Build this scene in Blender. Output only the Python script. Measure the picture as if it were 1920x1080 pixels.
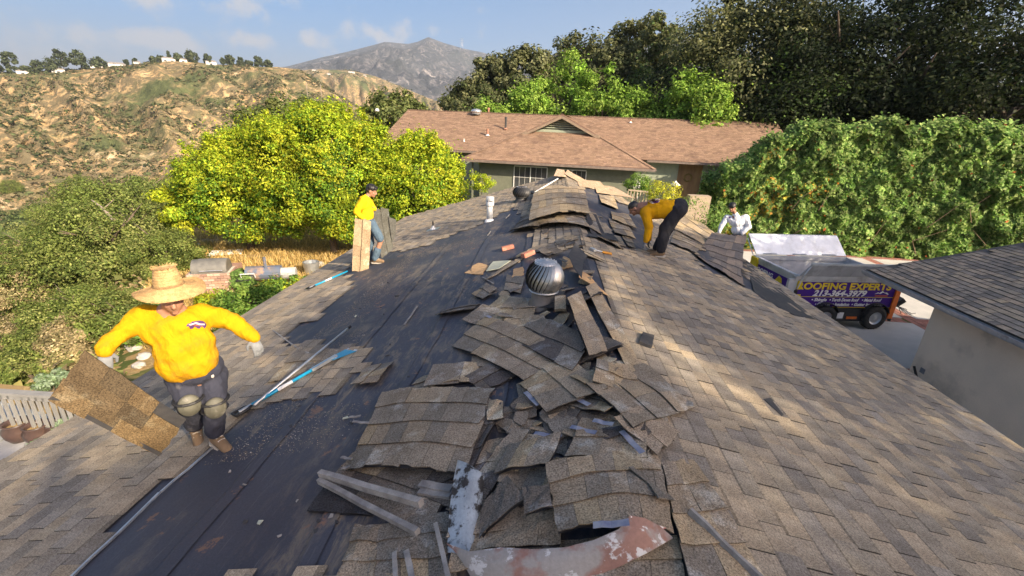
import bpy, bmesh, math, random
import numpy as np
from mathutils import Vector, Matrix
from mathutils.bvhtree import BVHTree

for _o in list(bpy.data.objects):
    bpy.data.objects.remove(_o)
SC = bpy.context.scene
COL = SC.collection
RND = random.Random(11)
NR = np.random.default_rng(5)

# ------------------------------------------------------------------ camera
RZ = 4.6                      # height of our ridge above the garden
CAM = np.array([-0.64, 0.0, RZ + 1.75])
FPX = 830.0                   # focal length in pixels of the 1920 px wide picture
YAW, PITCH, ROLL = math.radians(4.0), math.radians(20.0), math.radians(2.4)
_F = np.array([-math.sin(YAW) * math.cos(PITCH), math.cos(YAW) * math.cos(PITCH), -math.sin(PITCH)])
_R0 = np.array([math.cos(YAW), math.sin(YAW), 0.0])
_U0 = np.cross(_R0, _F)
_R = _R0 * math.cos(ROLL) + _U0 * math.sin(ROLL)
_U = -_R0 * math.sin(ROLL) + _U0 * math.cos(ROLL)
cd = bpy.data.cameras.new('camera')
cam = bpy.data.objects.new('camera', cd)
COL.objects.link(cam)
cd.sensor_width = 36.0
cd.lens = 36.0 * FPX / 1920.0
cd.clip_start = 0.05
cd.clip_end = 30000
M4 = Matrix((( _R[0], _U[0], -_F[0], CAM[0]), (_R[1], _U[1], -_F[1], CAM[1]), (_R[2], _U[2], -_F[2], CAM[2]), (0, 0, 0, 1)))
cam.matrix_world = M4
SC.camera = cam

# ------------------------------------------------------------------ light
SUN_EL = math.radians(27.0)
SUN_AZ = math.radians(-38.0)          # angle from +X
SD = np.array([math.cos(SUN_AZ) * math.cos(SUN_EL), math.sin(SUN_AZ) * math.cos(SUN_EL), math.sin(SUN_EL)])
sl = bpy.data.lights.new('sun', 'SUN')
sl.energy = 4.1
sl.angle = math.radians(0.5)
sl.color = (1.0, 0.84, 0.62)
so = bpy.data.objects.new('sun', sl)
COL.objects.link(so)
so.location = (12, -8, 14)
so.rotation_euler = Vector(SD).to_track_quat('Z', 'Y').to_euler()

W = bpy.data.worlds.new('World')
SC.world = W
W.use_nodes = True
wn = W.node_tree.nodes
wl = W.node_tree.links
for n in list(wn):
    wn.remove(n)
wo = wn.new('ShaderNodeOutputWorld')
bg = wn.new('ShaderNodeBackground')
sky = wn.new('ShaderNodeTexSky')
sky.sky_type = 'NISHITA'
sky.sun_disc = False
sky.sun_elevation = SUN_EL
sky.sun_rotation = math.atan2(SD[0], SD[1])
sky.altitude = 300
sky.air_density = 0.5
sky.dust_density = 6.0
sky.ozone_density = 1.5
bg.inputs['Strength'].default_value = 0.086
wl.new(bg.outputs[0], wo.inputs[0])

def pray(px, py):
    return _F + _R * (px - 960) / FPX + _U * (540 - py) / FPX

# clouds: soft puffs low over the hills, mixed into the sky by direction
tc = wn.new('ShaderNodeTexCoord')
nz = wn.new('ShaderNodeTexNoise')
nz.inputs['Scale'].default_value = 15
nz.inputs['Detail'].default_value = 6
nz.inputs['Roughness'].default_value = 0.6
wl.new(tc.outputs['Generated'], nz.inputs['Vector'])
acc = None
def puff(px, py, wdeg, hdeg, strength):
    global acc
    d = pray(px, py); d = d / np.linalg.norm(d)
    az = math.atan2(d[0], d[1]); 
    mp = wn.new('ShaderNodeMapping'); mp.vector_type = 'TEXTURE'
    mp.inputs['Location'].default_value = tuple(d)
    mp.inputs['Rotation'].default_value = (0, 0, -az)
    mp.inputs['Scale'].default_value = (math.radians(wdeg), math.radians(wdeg), math.radians(hdeg))
    wl.new(tc.outputs['Generated'], mp.inputs['Vector'])
    ln = wn.new('ShaderNodeVectorMath'); ln.operation = 'LENGTH'
    wl.new(mp.outputs[0], ln.inputs[0])
    ma = wn.new('ShaderNodeMapRange'); ma.inputs['From Min'].default_value = 1.0; ma.inputs['From Max'].default_value = 0.0
    ma.inputs['To Min'].default_value = 0.0; ma.inputs['To Max'].default_value = strength; ma.clamp = True
    wl.new(ln.outputs['Value'], ma.inputs['Value'])
    if acc is None:
        acc = ma.outputs[0]
    else:
        mx = wn.new('ShaderNodeMath'); mx.operation = 'MAXIMUM'
        wl.new(acc, mx.inputs[0]); wl.new(ma.outputs[0], mx.inputs[1]); acc = mx.outputs[0]
for a in ((205, 66, 7, 1.7, .95), (290, 74, 6, 1.4, 1.0), (160, 58, 5, 1.2, .7), (20, 112, 8, 2.0, .8), (470, 78, 5, 1.6, .75),
          (580, 72, 3.0, 1.7, 1.0), (700, 62, 5.5, 2.2, .95), (740, 56, 3, 2, .8), (380, 8, 11, 2.2, .7), (300, 0, 9, 2.0, .7),
          (540, 2, 5, 1.6, .6), (835, 60, 3.2, 1.2, .55), (-150, 60, 12, 3, .8), (-500, 40, 14, 3, .8), (120, 30, 6, .9, .35), (640, 100, 6, 1.0, .4)):
    puff(*a)
sb = wn.new('ShaderNodeMapRange'); sb.inputs['From Min'].default_value = 0.3; sb.inputs['From Max'].default_value = 0.7
sb.inputs['To Min'].default_value = -0.75; sb.inputs['To Max'].default_value = 0.55
wl.new(nz.outputs['Fac'], sb.inputs['Value'])
ad = wn.new('ShaderNodeMath'); ad.operation = 'ADD'
wl.new(acc, ad.inputs[0]); wl.new(sb.outputs[0], ad.inputs[1])
cr = wn.new('ShaderNodeMapRange'); cr.inputs['From Min'].default_value = 0.18; cr.inputs['From Max'].default_value = 0.95
cr.inputs['To Max'].default_value = 0.88; cr.interpolation_type = 'SMOOTHSTEP'
wl.new(ad.outputs[0], cr.inputs['Value'])
hs = wn.new('ShaderNodeHueSaturation')
hs.inputs['Saturation'].default_value = 2.05
hs.inputs['Value'].default_value = 0.93
hs.inputs['Hue'].default_value = 0.488
wl.new(sky.outputs[0], hs.inputs['Color'])
mixc = wn.new('ShaderNodeMix'); mixc.data_type = 'RGBA'
wl.new(cr.outputs[0], mixc.inputs['Factor'])
wl.new(hs.outputs[0], mixc.inputs[6])
mixc.inputs[7].default_value = (2.5, 2.45, 2.55, 1)
wl.new(mixc.outputs[2], bg.inputs['Color'])

SC.view_settings.view_transform = 'Standard'
SC.view_settings.look = 'None'
SC.view_settings.gamma = 1
SC.view_settings.use_curve_mapping = False
SC.view_settings.exposure = 1.76

# ------------------------------------------------------------------ helpers
def atz(px, py, z):
    r = pray(px, py); return CAM + r * ((z - CAM[2]) / r[2])
def aty(px, py, y):
    r = pray(px, py); return CAM + r * ((y - CAM[1]) / r[1])
def atd(px, py, t):
    return CAM + pray(px, py) * t
def proj(p):
    d = np.asarray(p, float) - CAM
    w = d @ _F
    return 960 + FPX * (d @ _R) / w, 540 - FPX * (d @ _U) / w, w
SLOPE = 0.27
CA = 1 / math.hypot(1, SLOPE); SA = SLOPE * CA
def roofpt(px, py, side, h=0.0):
    """point on (or h above) our roof's left (-1) or right (+1) plane"""
    r = pray(px, py)
    a = SLOPE * side
    z0 = RZ + h / CA
    t = -(CAM[2] - z0 + a * CAM[0]) / (r[2] + a * r[0])
    return CAM + r * t
def roofz(x):
    return RZ - SLOPE * abs(x)

def V3(a): return Vector((float(a[0]), float(a[1]), float(a[2])))

class MB:
    def __init__(s): s.v = []; s.f = []; s.c = []; s.mi = []
    def add(s, vs, fs, col=(1, 1, 1), mi=0):
        b = len(s.v)
        s.v.extend([tuple(map(float, p)) for p in vs])
        s.c.extend([col] * len(vs))
        s.f.extend([tuple(i + b for i in f) for f in fs])
        s.mi.extend([mi] * len(fs))
        return s
    def hexa(s, p, col=(1, 1, 1), mi=0):      # p: 4 bottom (ccw) + 4 top
        return s.add(p, [(3, 2, 1, 0), (4, 5, 6, 7), (0, 1, 5, 4), (1, 2, 6, 5), (2, 3, 7, 6), (3, 0, 4, 7)], col, mi)
    def box(s, c, d, rot=None, col=(1, 1, 1), mi=0):
        x, y, z = d[0] / 2, d[1] / 2, d[2] / 2
        P = [Vector(q) for q in ((-x, -y, -z), (x, -y, -z), (x, y, -z), (-x, y, -z), (-x, -y, z), (x, -y, z), (x, y, z), (-x, y, z))]
        if rot is not None: P = [rot @ q for q in P]
        return s.hexa([q + Vector(V3(c)) for q in P], col, mi)
    def beam(s, a, b, w, h, up=(0, 0, 1), col=(1, 1, 1), mi=0):
        a, b, up = V3(a), V3(b), V3(up)
        d = (b - a).normalized(); side = d.cross(up).normalized(); u = side.cross(d).normalized()
        P = []
        for k in (-h / 2, h / 2):
            P += [a - side * w / 2 + u * k, a + side * w / 2 + u * k, b + side * w / 2 + u * k, b - side * w / 2 + u * k]
        return s.hexa(P, col, mi)
    def tube(s, pts, rad, n=8, col=(1, 1, 1), mi=0, caps=True):
        pts = [V3(p) for p in pts]
        if not isinstance(rad, (list, tuple)): rad = [rad] * len(pts)
        vs = []; fs = []
        prev = None
        for i, p in enumerate(pts):
            d = (pts[min(i + 1, len(pts) - 1)] - pts[max(i - 1, 0)])
            if d.length < 1e-9: d = Vector((0, 0, 1))
            d.normalize()
            if prev is None:
                a = Vector((0, 0, 1)) if abs(d.z) < .9 else Vector((1, 0, 0))
                u = d.cross(a).normalized()
            else:
                u = (prev - d * prev.dot(d)).normalized()
            prev = u
            w = d.cross(u)
            for k in range(n):
                t = 2 * math.pi * k / n
                vs.append(p + (u * math.cos(t) + w * math.sin(t)) * rad[i])
        for i in range(len(pts) - 1):
            for k in range(n):
                k2 = (k + 1) % n
                fs.append((i * n + k, i * n + k2, (i + 1) * n + k2, (i + 1) * n + k))
        if caps:
            fs.append(tuple(range(n - 1, -1, -1))); fs.append(tuple(range((len(pts) - 1) * n, len(pts) * n)))
        return s.add(vs, fs, col, mi)
    def lathe(s, c, prof, n=24, col=(1, 1, 1), mi=0, rot=None, warp=None):
        vs = []; fs = []
        for r, z in prof:
            for k in range(n):
                t = 2 * math.pi * k / n
                q = Vector((r * math.cos(t), r * math.sin(t), z))
                if warp: q = warp(q, t, r)
                if rot is not None: q = rot @ q
                vs.append(q + V3(c))
        for i in range(len(prof) - 1):
            for k in range(n):
                k2 = (k + 1) % n
                fs.append((i * n + k, i * n + k2, (i + 1) * n + k2, (i + 1) * n + k))
        return s.add(vs, fs, col, mi)
    def mesh(s, name, mats, smooth=False):
        m = bpy.data.meshes.new(name)
        m.from_pydata(s.v, [], s.f)
        if not isinstance(mats, (list, tuple)): mats = [mats]
        for q in mats: m.materials.append(q)
        if len(mats) > 1:
            m.polygons.foreach_set('material_index', s.mi)
        ca = m.color_attributes.new('Col', 'FLOAT_COLOR', 'POINT')
        arr = np.ones((len(s.v), 4), np.float32); arr[:, :3] = np.array(s.c, np.float32).reshape(-1, 3)
        ca.data.foreach_set('color', arr.ravel())
        if smooth: m.polygons.foreach_set('use_smooth', [True] * len(m.polygons))
        m.update()
        return m
    def build(s, name, mats, parent=None, smooth=False):
        return link(name, s.mesh(name, mats, smooth), parent)

def link(name, data, parent=None):
    o = bpy.data.objects.new(name, data)
    COL.objects.link(o)
    if parent is not None: attach(o, parent)
    return o
def attach(o, parent):
    # parts are modelled in world coordinates and the things' Empties only translate
    o.parent = parent
    o.matrix_parent_inverse = Matrix.Translation(-Vector(parent.location))
def thing(name, loc, label, cat, group=None):
    o = bpy.data.objects.new(name, None)
    o.empty_display_size = .1
    COL.objects.link(o)
    o.location = V3(loc)
    return tag(o, label, cat, group)
def tag(o, label=None, cat=None, group=None, kind=None):
    if label: o['label'] = label
    if cat: o['category'] = cat
    if group: o['group'] = group
    if kind: o['kind'] = kind
    return o
def npmesh(name, verts, faces4, cols, mat, smooth=False):
    """fast mesh from numpy: verts (N,3), faces (M,4) ints, cols (N,3)"""
    m = bpy.data.meshes.new(name)
    nv, nf = len(verts), len(faces4); k = faces4.shape[1]
    m.vertices.add(nv); m.vertices.foreach_set('co', np.ascontiguousarray(verts, np.float32).ravel())
    m.loops.add(nf * k); m.loops.foreach_set('vertex_index', np.ascontiguousarray(faces4, np.int32).ravel())
    m.polygons.add(nf); m.polygons.foreach_set('loop_start', np.arange(0, nf * k, k, dtype=np.int32))
    if smooth: m.polygons.foreach_set('use_smooth', np.ones(nf, bool))
    if cols is not None:
        ca = m.color_attributes.new('Col', 'FLOAT_COLOR', 'POINT')
        a = np.ones((nv, 4), np.float32); a[:, :3] = cols
        ca.data.foreach_set('color', a.ravel())
    m.materials.append(mat)
    m.update(calc_edges=True)
    return m

# value noise
def _hash(ix, iy, seed):
    n = (ix * 374761393 + iy * 668265263 + seed * 1442695041) & 0xffffffff
    n = ((n ^ (n >> 13)) * 1274126177) & 0xffffffff
    return ((n ^ (n >> 16)) & 0xffff) / 65535.0
def vnoise(x, y, seed=0):
    x = np.asarray(x, float); y = np.asarray(y, float)
    ix = np.floor(x).astype(np.int64); iy = np.floor(y).astype(np.int64)
    fx = x - ix; fy = y - iy
    fx = fx * fx * (3 - 2 * fx); fy = fy * fy * (3 - 2 * fy)
    a = _hash(ix, iy, seed); b = _hash(ix + 1, iy, seed); c = _hash(ix, iy + 1, seed); d = _hash(ix + 1, iy + 1, seed)
    return (a * (1 - fx) + b * fx) * (1 - fy) + (c * (1 - fx) + d * fx) * fy
def fbm(x, y, oct=5, seed=0, ridged=False):
    s = 0; a = .5; t = 0
    for i in range(oct):
        n = vnoise(x, y, seed + i * 17)
        if ridged: n = 1 - abs(2 * n - 1)
        s = s + n * a; t += a; a *= .5; x = x * 2.03 + 3.1; y = y * 2.03 + 7.7
    return s / t

# ------------------------------------------------------------------ materials
def newmat(name):
    m = bpy.data.materials.new(name); m.use_nodes = True
    nt = m.node_tree; b = nt.nodes['Principled BSDF']
    return m, nt, b
def _noise(nt, vec, scale, detail=4, rough=.55, dist=0):
    n = nt.nodes.new('ShaderNodeTexNoise'); n.inputs['Scale'].default_value = scale
    n.inputs['Detail'].default_value = detail; n.inputs['Roughness'].default_value = rough; n.inputs['Distortion'].default_value = dist
    nt.links.new(vec, n.inputs['Vector']); return n.outputs['Fac']
def _map(nt, vec, scale=(1, 1, 1), rot=(0, 0, 0)):
    n = nt.nodes.new('ShaderNodeMapping'); n.inputs['Scale'].default_value = scale; n.inputs['Rotation'].default_value = rot
    nt.links.new(vec, n.inputs['Vector']); return n.outputs[0]
def _ramp(nt, fac, lo, hi):
    n = nt.nodes.new('ShaderNodeMapRange'); n.inputs['From Min'].default_value = lo; n.inputs['From Max'].default_value = hi
    nt.links.new(fac, n.inputs['Value']); return n.outputs[0]
def _mix(nt, fac, a, b, mode='MIX'):
    n = nt.nodes.new('ShaderNodeMix'); n.data_type = 'RGBA'; n.blend_type = mode
    for s_, v in ((0, fac), (6, a), (7, b)):
        if hasattr(v, 'links') or hasattr(v, 'is_output'): nt.links.new(v, n.inputs[s_])
        elif s_ == 0: n.inputs[0].default_value = v
        else: n.inputs[s_].default_value = (*v[:3], 1)
    return n.outputs[2]
def _attr(nt):
    n = nt.nodes.new('ShaderNodeAttribute'); n.attribute_name = 'Col'; return n.outputs['Color']
def _obj(nt): return nt.nodes.new('ShaderNodeTexCoord').outputs['Object']
def _bump(nt, b, h, strength, dist):
    n = nt.nodes.new('ShaderNodeBump'); n.inputs['Strength'].default_value = strength; n.inputs['Distance'].default_value = dist
    nt.links.new(h, n.inputs['Height']); nt.links.new(n.outputs[0], b.inputs['Normal'])

def pmat(name, c1, c2=None, scale=6, lo=.35, hi=.65, rough=.8, metal=0, bump=0, bscale=60, bdist=.004, attr=True,
         stains=None, sscale=2, slo=.55, shi=.7, spec=None, detail=4, stretch=(1, 1, 1), grain=None, gscale=350):
    """two-colour noise, optional stain layer, grain speckle and bump; multiplied by the Col attribute"""
    m, nt, b = newmat(name)
    v = _map(nt, _obj(nt), stretch)
    c2 = c2 or tuple(x * .8 for x in c1)
    col = _mix(nt, _ramp(nt, _noise(nt, v, scale, detail), lo, hi), c1, c2)
    if stains: col = _mix(nt, _ramp(nt, _noise(nt, v, sscale, 6, .65), slo, shi), col, stains)
    if grain:
        g = _ramp(nt, _noise(nt, _obj(nt), gscale, 2, .7), .3, .7)
        gg = _mix(nt, g, (1 - grain,) * 3, (1 + grain,) * 3)
        col = _mix(nt, 1.0, col, gg, 'MULTIPLY')
    if attr: col = _mix(nt, 1.0, col, _attr(nt), 'MULTIPLY')
    nt.links.new(col, b.inputs['Base Color'])
    b.inputs['Roughness'].default_value = rough; b.inputs['Metallic'].default_value = metal
    if spec is not None: b.inputs['Specular IOR Level'].default_value = spec
    if bump: _bump(nt, b, _noise(nt, _obj(nt), bscale, 5, .6), bump, bdist)
    return m

def leafmat(name, rough=.55, trans=.35):
    m, nt, b = newmat(name)
    col = _attr(nt)
    nt.links.new(col, b.inputs['Base Color']); b.inputs['Roughness'].default_value = rough
    b.inputs['Specular IOR Level'].default_value = .12
    tr = nt.nodes.new('ShaderNodeBsdfTranslucent')
    tc2 = _mix(nt, 1.0, col, (1.15, 1.2, .7), 'MULTIPLY')
    nt.links.new(tc2, tr.inputs['Color'])
    ms = nt.nodes.new('ShaderNodeMixShader'); ms.inputs[0].default_value = trans
    out = nt.nodes['Material Output']
    nt.links.new(b.outputs[0], ms.inputs[1]); nt.links.new(tr.outputs[0], ms.inputs[2]); nt.links.new(ms.outputs[0], out.inputs['Surface'])
    return m
LEAF = leafmat('leaf')
BARK = pmat('bark', (.16, .12, .09), (.09, .07, .05), 12, rough=.95, bump=.6, bscale=30, bdist=.02)
DRYW = pmat('dry_wood', (.34, .28, .22), (.22, .18, .14), 12, rough=.95)
SHING = pmat('asphalt_shingle', (1, 1, 1), (.84, .82, .80), 9, rough=.95, bump=.5, bscale=300, bdist=.003, grain=.48, gscale=120,
             stains=(.55, .55, .56), sscale=1.3, slo=.5, shi=.8, spec=.2)

# ------------------------------------------------------------------ foliage
def leafquads(C, N, size, cols, rng, aspect=.55, droop=0):
    """C (n,3) centres, N (n,3) normals -> diamond leaves"""
    n = len(C)
    N = N / (np.linalg.norm(N, axis=1, keepdims=True) + 1e-9)
    A = rng.normal(size=(n, 3)); A[:, 2] -= droop
    T = A - N * np.sum(A * N, 1, keepdims=True); T /= (np.linalg.norm(T, axis=1, keepdims=True) + 1e-9)
    Bn = np.cross(N, T)
    s = size * (0.6 + .8 * rng.random((n, 1)))
    P = np.stack([C - T * s * .5, C + Bn * s * aspect * .5 + N * s * .08, C + T * s * .5, C - Bn * s * aspect * .5 + N * s * .08], 1).reshape(-1, 3)
    F = np.arange(n * 4).reshape(n, 4)
    return P, F, np.repeat(cols, 4, axis=0)

def palette(rng, n, cols, var=.18):
    cols = np.array(cols, float)
    k = rng.integers(0, len(cols), n)
    return np.clip(cols[k] * (1 + var * rng.normal(size=(n, 1))), .003, 1)

def crown_arrays(seed, center, rad, nclump, crad, nleaf, lsize, cols, shell=.55, spiky=0, flat_bottom=.6, upb=.35, var=.18, topcols=None, leafmix=.4):
    rng = np.random.default_rng(seed)
    c = np.array(center, float); rad = np.array(rad, float)
    D = rng.normal(size=(nclump * 3, 3)); D /= np.linalg.norm(D, axis=1, keepdims=True)
    D = D[D[:, 2] > -flat_bottom][:nclump]
    rr = shell + (1 - shell) * rng.random((len(D), 1)) ** .6
    lump = .82 + .36 * fbm(D[:, 0] * 2.2 + seed, D[:, 1] * 2.2 + D[:, 2] * 2.5, 3, seed)[:, None]
    K = c + D * rad * rr * lump
    cr = crad * (.6 + .8 * rng.random((len(K), 1)))
    tint = palette(rng, len(K), cols, var)
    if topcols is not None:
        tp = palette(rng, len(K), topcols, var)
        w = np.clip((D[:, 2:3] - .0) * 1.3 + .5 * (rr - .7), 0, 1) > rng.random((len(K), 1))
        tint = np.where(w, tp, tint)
    per = nleaf // len(K) + 1
    d = rng.normal(size=(len(K), per, 3)); d /= np.linalg.norm(d, axis=2, keepdims=True)
    rad2 = cr[:, None, :] * (.5 + .6 * rng.random((len(K), per, 1)))
    if spiky: rad2 = rad2 * (1 + spiky * np.maximum(0, rng.normal(size=(len(K), per, 1))) * (d[:, :, 2:3] > .3))
    P = (K[:, None, :] + d * rad2 * np.array([1, 1, .8])).reshape(-1, 3)
    N = (d * .8 + rng.normal(size=d.shape) * .55 + (K - c)[:, None, :] / rad.max() * .5)
    N[:, :, 2] += upb
    N = N.reshape(-1, 3)
    cc = np.repeat(tint, per, 0); _k = rng.random(len(cc)) < leafmix; cc[_k] = cc[_k][rng.permutation(int(_k.sum()))]
    cc = cc * (1 + .22 * rng.normal(size=(len(P), 1)))
    return leafquads(P, N, lsize, np.clip(cc, .002, 1), rng)

def join_arrays(L):
    vs = []; fs = []; cs = []; b = 0
    for v, f, c in L:
        vs.append(v); fs.append(f + b); cs.append(c); b += len(v)
    return np.concatenate(vs), np.concatenate(fs), np.concatenate(cs)

def trunk_mesh(mb, base, top, r, seed, nlimb=6, spread=2.5, col=(1, 1, 1)):
    rg = random.Random(seed)
    base, top = V3(base), V3(top)
    pts = []; n = 6
    for i in range(n + 1):
        t = i / n
        pts.append(base.lerp(top, t) + Vector((rg.uniform(-1, 1), rg.uniform(-1, 1), 0)) * r * 1.2 * math.sin(math.pi * t))
    mb.tube(pts, [r * (1.25 if i == 0 else 1 - .6 * i / n) for i in range(n + 1)], 8, col)
    for k in range(nlimb):
        t = rg.uniform(.35, .95); a = rg.uniform(0, 6.28)
        s = pts[0].lerp(top, t)
        e = s + Vector((math.cos(a), math.sin(a), rg.uniform(.3, 1.1))) * spread * rg.uniform(.6, 1.1)
        mid = s.lerp(e, .5) + Vector((rg.uniform(-.2, .2), rg.uniform(-.2, .2), rg.uniform(0, .3))) * spread * .3
        mb.tube([s, mid, e], [r * .42, r * .28, r * .08], 6, col)
        e2 = mid + (e - mid).cross(Vector((0, 0, 1))).normalized() * spread * rg.uniform(-.5, .5) + Vector((0, 0, spread * .3))
        mb.tube([mid, e2], [r * .2, r * .05], 5, col)
# ------------------------------------------------------------------ terrain (one polar height field, cut into named sheets)
def _azel(px, py):
    d = pray(px, py); return math.atan2(d[0], d[1]), math.atan2(d[2], math.hypot(d[0], d[1]))
def _sky(tab):
    a = [_azel(*q) for q in tab]; a.sort()
    return np.array([q[0] for q in a]), np.array([q[1] for q in a])
SK1 = _sky([(-700, 150), (-300, 140), (0, 137), (100, 134), (200, 127), (310, 113), (350, 114), (400, 120), (520, 125), (562, 130), (610, 160), (660, 195), (700, 215), (900, 232), (1200, 245), (1900, 262)])
SK2 = _sky([(-700, 180), (400, 180), (500, 140), (560, 131), (600, 129), (650, 130), (700, 141), (760, 165), (820, 190), (880, 215), (1200, 240), (1900, 262)])
SK3 = _sky([(-700, 200), (0, 175), (500, 130), (540, 124), (600, 108), (650, 97), (700, 84), (722, 78), (765, 82), (783, 78), (803, 69), (832, 80), (870, 91), (905, 98), (935, 108), (985, 122), (1040, 100), (1100, 92), (1250, 78), (1300, 68), (1330, 80), (1450, 110), (1900, 180)])
R1, R2, R3 = 760.0, 1700.0, 5200.0
def _edge(y):
    return np.interp(y, [-40, 8, 13, 18, 28, 60], [-12.5, -11.0, -14.5, -19, -24, -40])
def ground_h(x, y):
    x = np.asarray(x, float); y = np.asarray(y, float)
    dx, dy = x - CAM[0], y - CAM[1]
    r = np.hypot(dx, dy) + 1e-6; az = np.arctan2(dx, dy)
    # near: house pad, garden, slope
    zin = np.interp(x, [-18, -11, -8, 3], [-.9, -.3, .55, .7])
    gy = np.clip((y - 11) / 6, 0, 1)
    zin = np.where(x < -4, zin * (1 - gy) + (np.interp(x, [-20, -8, 2], [-.7, -.35, .6])) * gy, zin)
    e = np.maximum(0, _edge(y) - x)
    drop = 46 * (1 - np.exp(-e * .42 / 46))
    near = zin - drop + np.clip(e / 20, 0, 1) * (fbm(x / 14, y / 14, 4, 3) - .5) * 6 + np.clip(e / 3, 0, 1) * (fbm(x / 2.5, y / 2.5, 3, 9) - .5) * .7
    # far: valley, hill, mountain; right half stays a wooded bench
    c1 = CAM[2] + R1 * np.tan(np.interp(az, *SK1)); c2 = CAM[2] + R2 * np.tan(np.interp(az, *SK2)); c3 = CAM[2] + R3 * np.tan(np.interp(az, *SK3))
    valley = -46 * np.clip((.25 - az) / .35, 0, 1)
    def seg(r0, r1, z0, z1, p=1):
        t = np.clip((r - r0) / (r1 - r0), 0, 1); t = t ** p
        return z0 + (z1 - z0) * t
    z = np.where(r < 340, valley, 0)
    z = np.where((r >= 340) & (r < R1), seg(340, R1, valley, c1, .88), z)
    z = np.where((r >= R1) & (r < 1100), seg(R1, 1100, c1, valley), z)
    z = np.where((r >= 1100) & (r < R2), seg(1100, R2, valley, c2, .9), z)
    z = np.where((r >= R2) & (r < 2400), seg(R2, 2400, c2, valley), z)
    z = np.where((r >= 2400) & (r < R3), seg(2400, R3, valley, c3, .95), z)
    z = np.where(r >= R3, seg(R3, 12000, c3, 0), z)
    # relief: spurs and gullies, strongest mid-slope
    u = az * 14
    rg = fbm(u * 1.0 + r / 260 * .9, r / 170 + u * .35, 6, 21, True) - .55
    fine = fbm(x / 16, y / 16, 5, 33, True) - .5
    m1 = np.clip((r - 330) / 130, 0, 1) * np.clip((R1 - r) / 110, .05, 1)
    z = z + np.where(r < R1 + 10, m1 * (rg * 40 + fine * 6), 0)
    m2 = np.clip((r - 1100) / 250, 0, 1) * np.clip((R2 - r) / 250, .04, 1)
    z = z + np.where((r >= 1100) & (r < R2 + 10), m2 * ((fbm(u * 2.2 + r / 500, r / 420, 6, 45, True) - .55) * 120), 0)
    m3 = np.clip((r - 2400) / 700, 0, 1) * np.clip((R3 - r) / 1300, .015, 1)
    z = z + np.where((r >= 2400) & (r < R3), m3 * ((fbm(x / 700, y / 700, 7, 57, True) - .6) * 560 + m3 * 0 + (fbm(x / 210 + y / 500, y / 260, 4, 63, True) - .5) * 110), 0)
    # nothing stands above its own skyline
    for R_, c_ in ((R1, c1), (R2, c2), (R3, c3)):
        lim = CAM[2] + (c_ - CAM[2]) * r / R_ * (.90 + .10 * np.clip(r / R_, 0, 1) ** 4)
        z = np.where((r > R_ * .45) & (r < R_) & (z > lim), lim - (z - lim) * .15, z)
    w = np.clip((r - 140) / 120, 0, 1); w = w * w * (3 - 2 * w)
    return near * (1 - w) + z * w
def ground_z(x, y): return float(ground_h(np.array([x]), np.array([y]))[0])

def hillmat(name, soil, soil2, scrub, green, s1, s2, gthr=(.5, .62), bright=None, bump=.6, bd=2.0, bs=.25):
    m, nt, b = newmat(name)
    v = _obj(nt)
    n1 = _noise(nt, v, s1, 9, .68, .4); n2 = _noise(nt, v, s2, 8, .7, .6); n3 = _noise(nt, v, s1 * .31, 6, .6)
    col = _mix(nt, _ramp(nt, n1, .42, .58), soil, soil2)
    col = _mix(nt, _ramp(nt, n2, .40, .52), col, scrub)
    if bright: col = _mix(nt, _ramp(nt, _noise(nt, v, s1 * .8, 9, .75, 1.2), .58, .66), col, bright)
    col = _mix(nt, _ramp(nt, n3, *gthr), col, green)
    sepz = nt.nodes.new('ShaderNodeSeparateXYZ'); nt.links.new(v, sepz.inputs[0])
    nt.links.new(col, b.inputs['Base Color']); b.inputs['Roughness'].default_value = 1; b.inputs['Specular IOR Level'].default_value = .05
    _bump(nt, b, n2, bump, bd)
    return m
M_HILL = hillmat('hill_chaparral', (.56, .39, .20), (.42, .28, .14), (.17, .14, .08), (.10, .115, .05), .05, .13, (.50, .62), (.60, .47, .29), .8, 3)
M_MNT = hillmat('mountain_rock', (.24, .22, .22), (.15, .15, .16), (.075, .08, .085), (.07, .08, .075), .006, .02, (.55, .7), (.55, .50, .47), 1.0, 60)
M_NEAR = hillmat('scrub_slope', (.30, .25, .11), (.22, .17, .08), (.10, .12, .035), (.08, .10, .03), .5, 1.6, (.45, .6), (.45, .34, .18), .6, .15)
M_VAL = hillmat('valley_floor', (.20, .16, .08), (.15, .11, .06), (.07, .09, .03), (.06, .08, .025), .05, .12, (.4, .55))
az_f = np.radians(np.concatenate([np.arange(-180, -74, 4), np.arange(-74, 10, .22), np.arange(10, 74, 1.2), np.arange(74, 180.1, 4)]))
def sheet(name, r0, r1, nr, mat, azs=az_f, label=None):
    rs = np.geomspace(r0, r1, nr)
    A, Rr = np.meshgrid(azs, rs)
    X = CAM[0] + np.sin(A) * Rr; Y = CAM[1] + np.cos(A) * Rr
    Z = ground_h(X, Y)
    n = len(azs)
    i, j = np.meshgrid(np.arange(nr - 1), np.arange(n - 1), indexing='ij')
    a = (i * n + j).ravel()
    F = np.stack([a, a + 1, a + 1 + n, a + n], 1)[:, ::-1]
    me = npmesh(name, np.stack([X, Y, Z], -1).reshape(-1, 3), F, None, mat, True)
    return tag(link(name, me), kind='structure')
sheet('ground', .5, 130, 90, M_NEAR, np.radians(np.arange(-180, 180.1, 1.0)))
sheet('valley', 130, 345, 50, M_VAL)
sheet('far_hill', 345, 1100, 190, M_HILL)
sheet('second_hill', 1100, 2400, 90, M_HILL)
sheet('mountain', 2400, 14000, 190, M_MNT)
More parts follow.
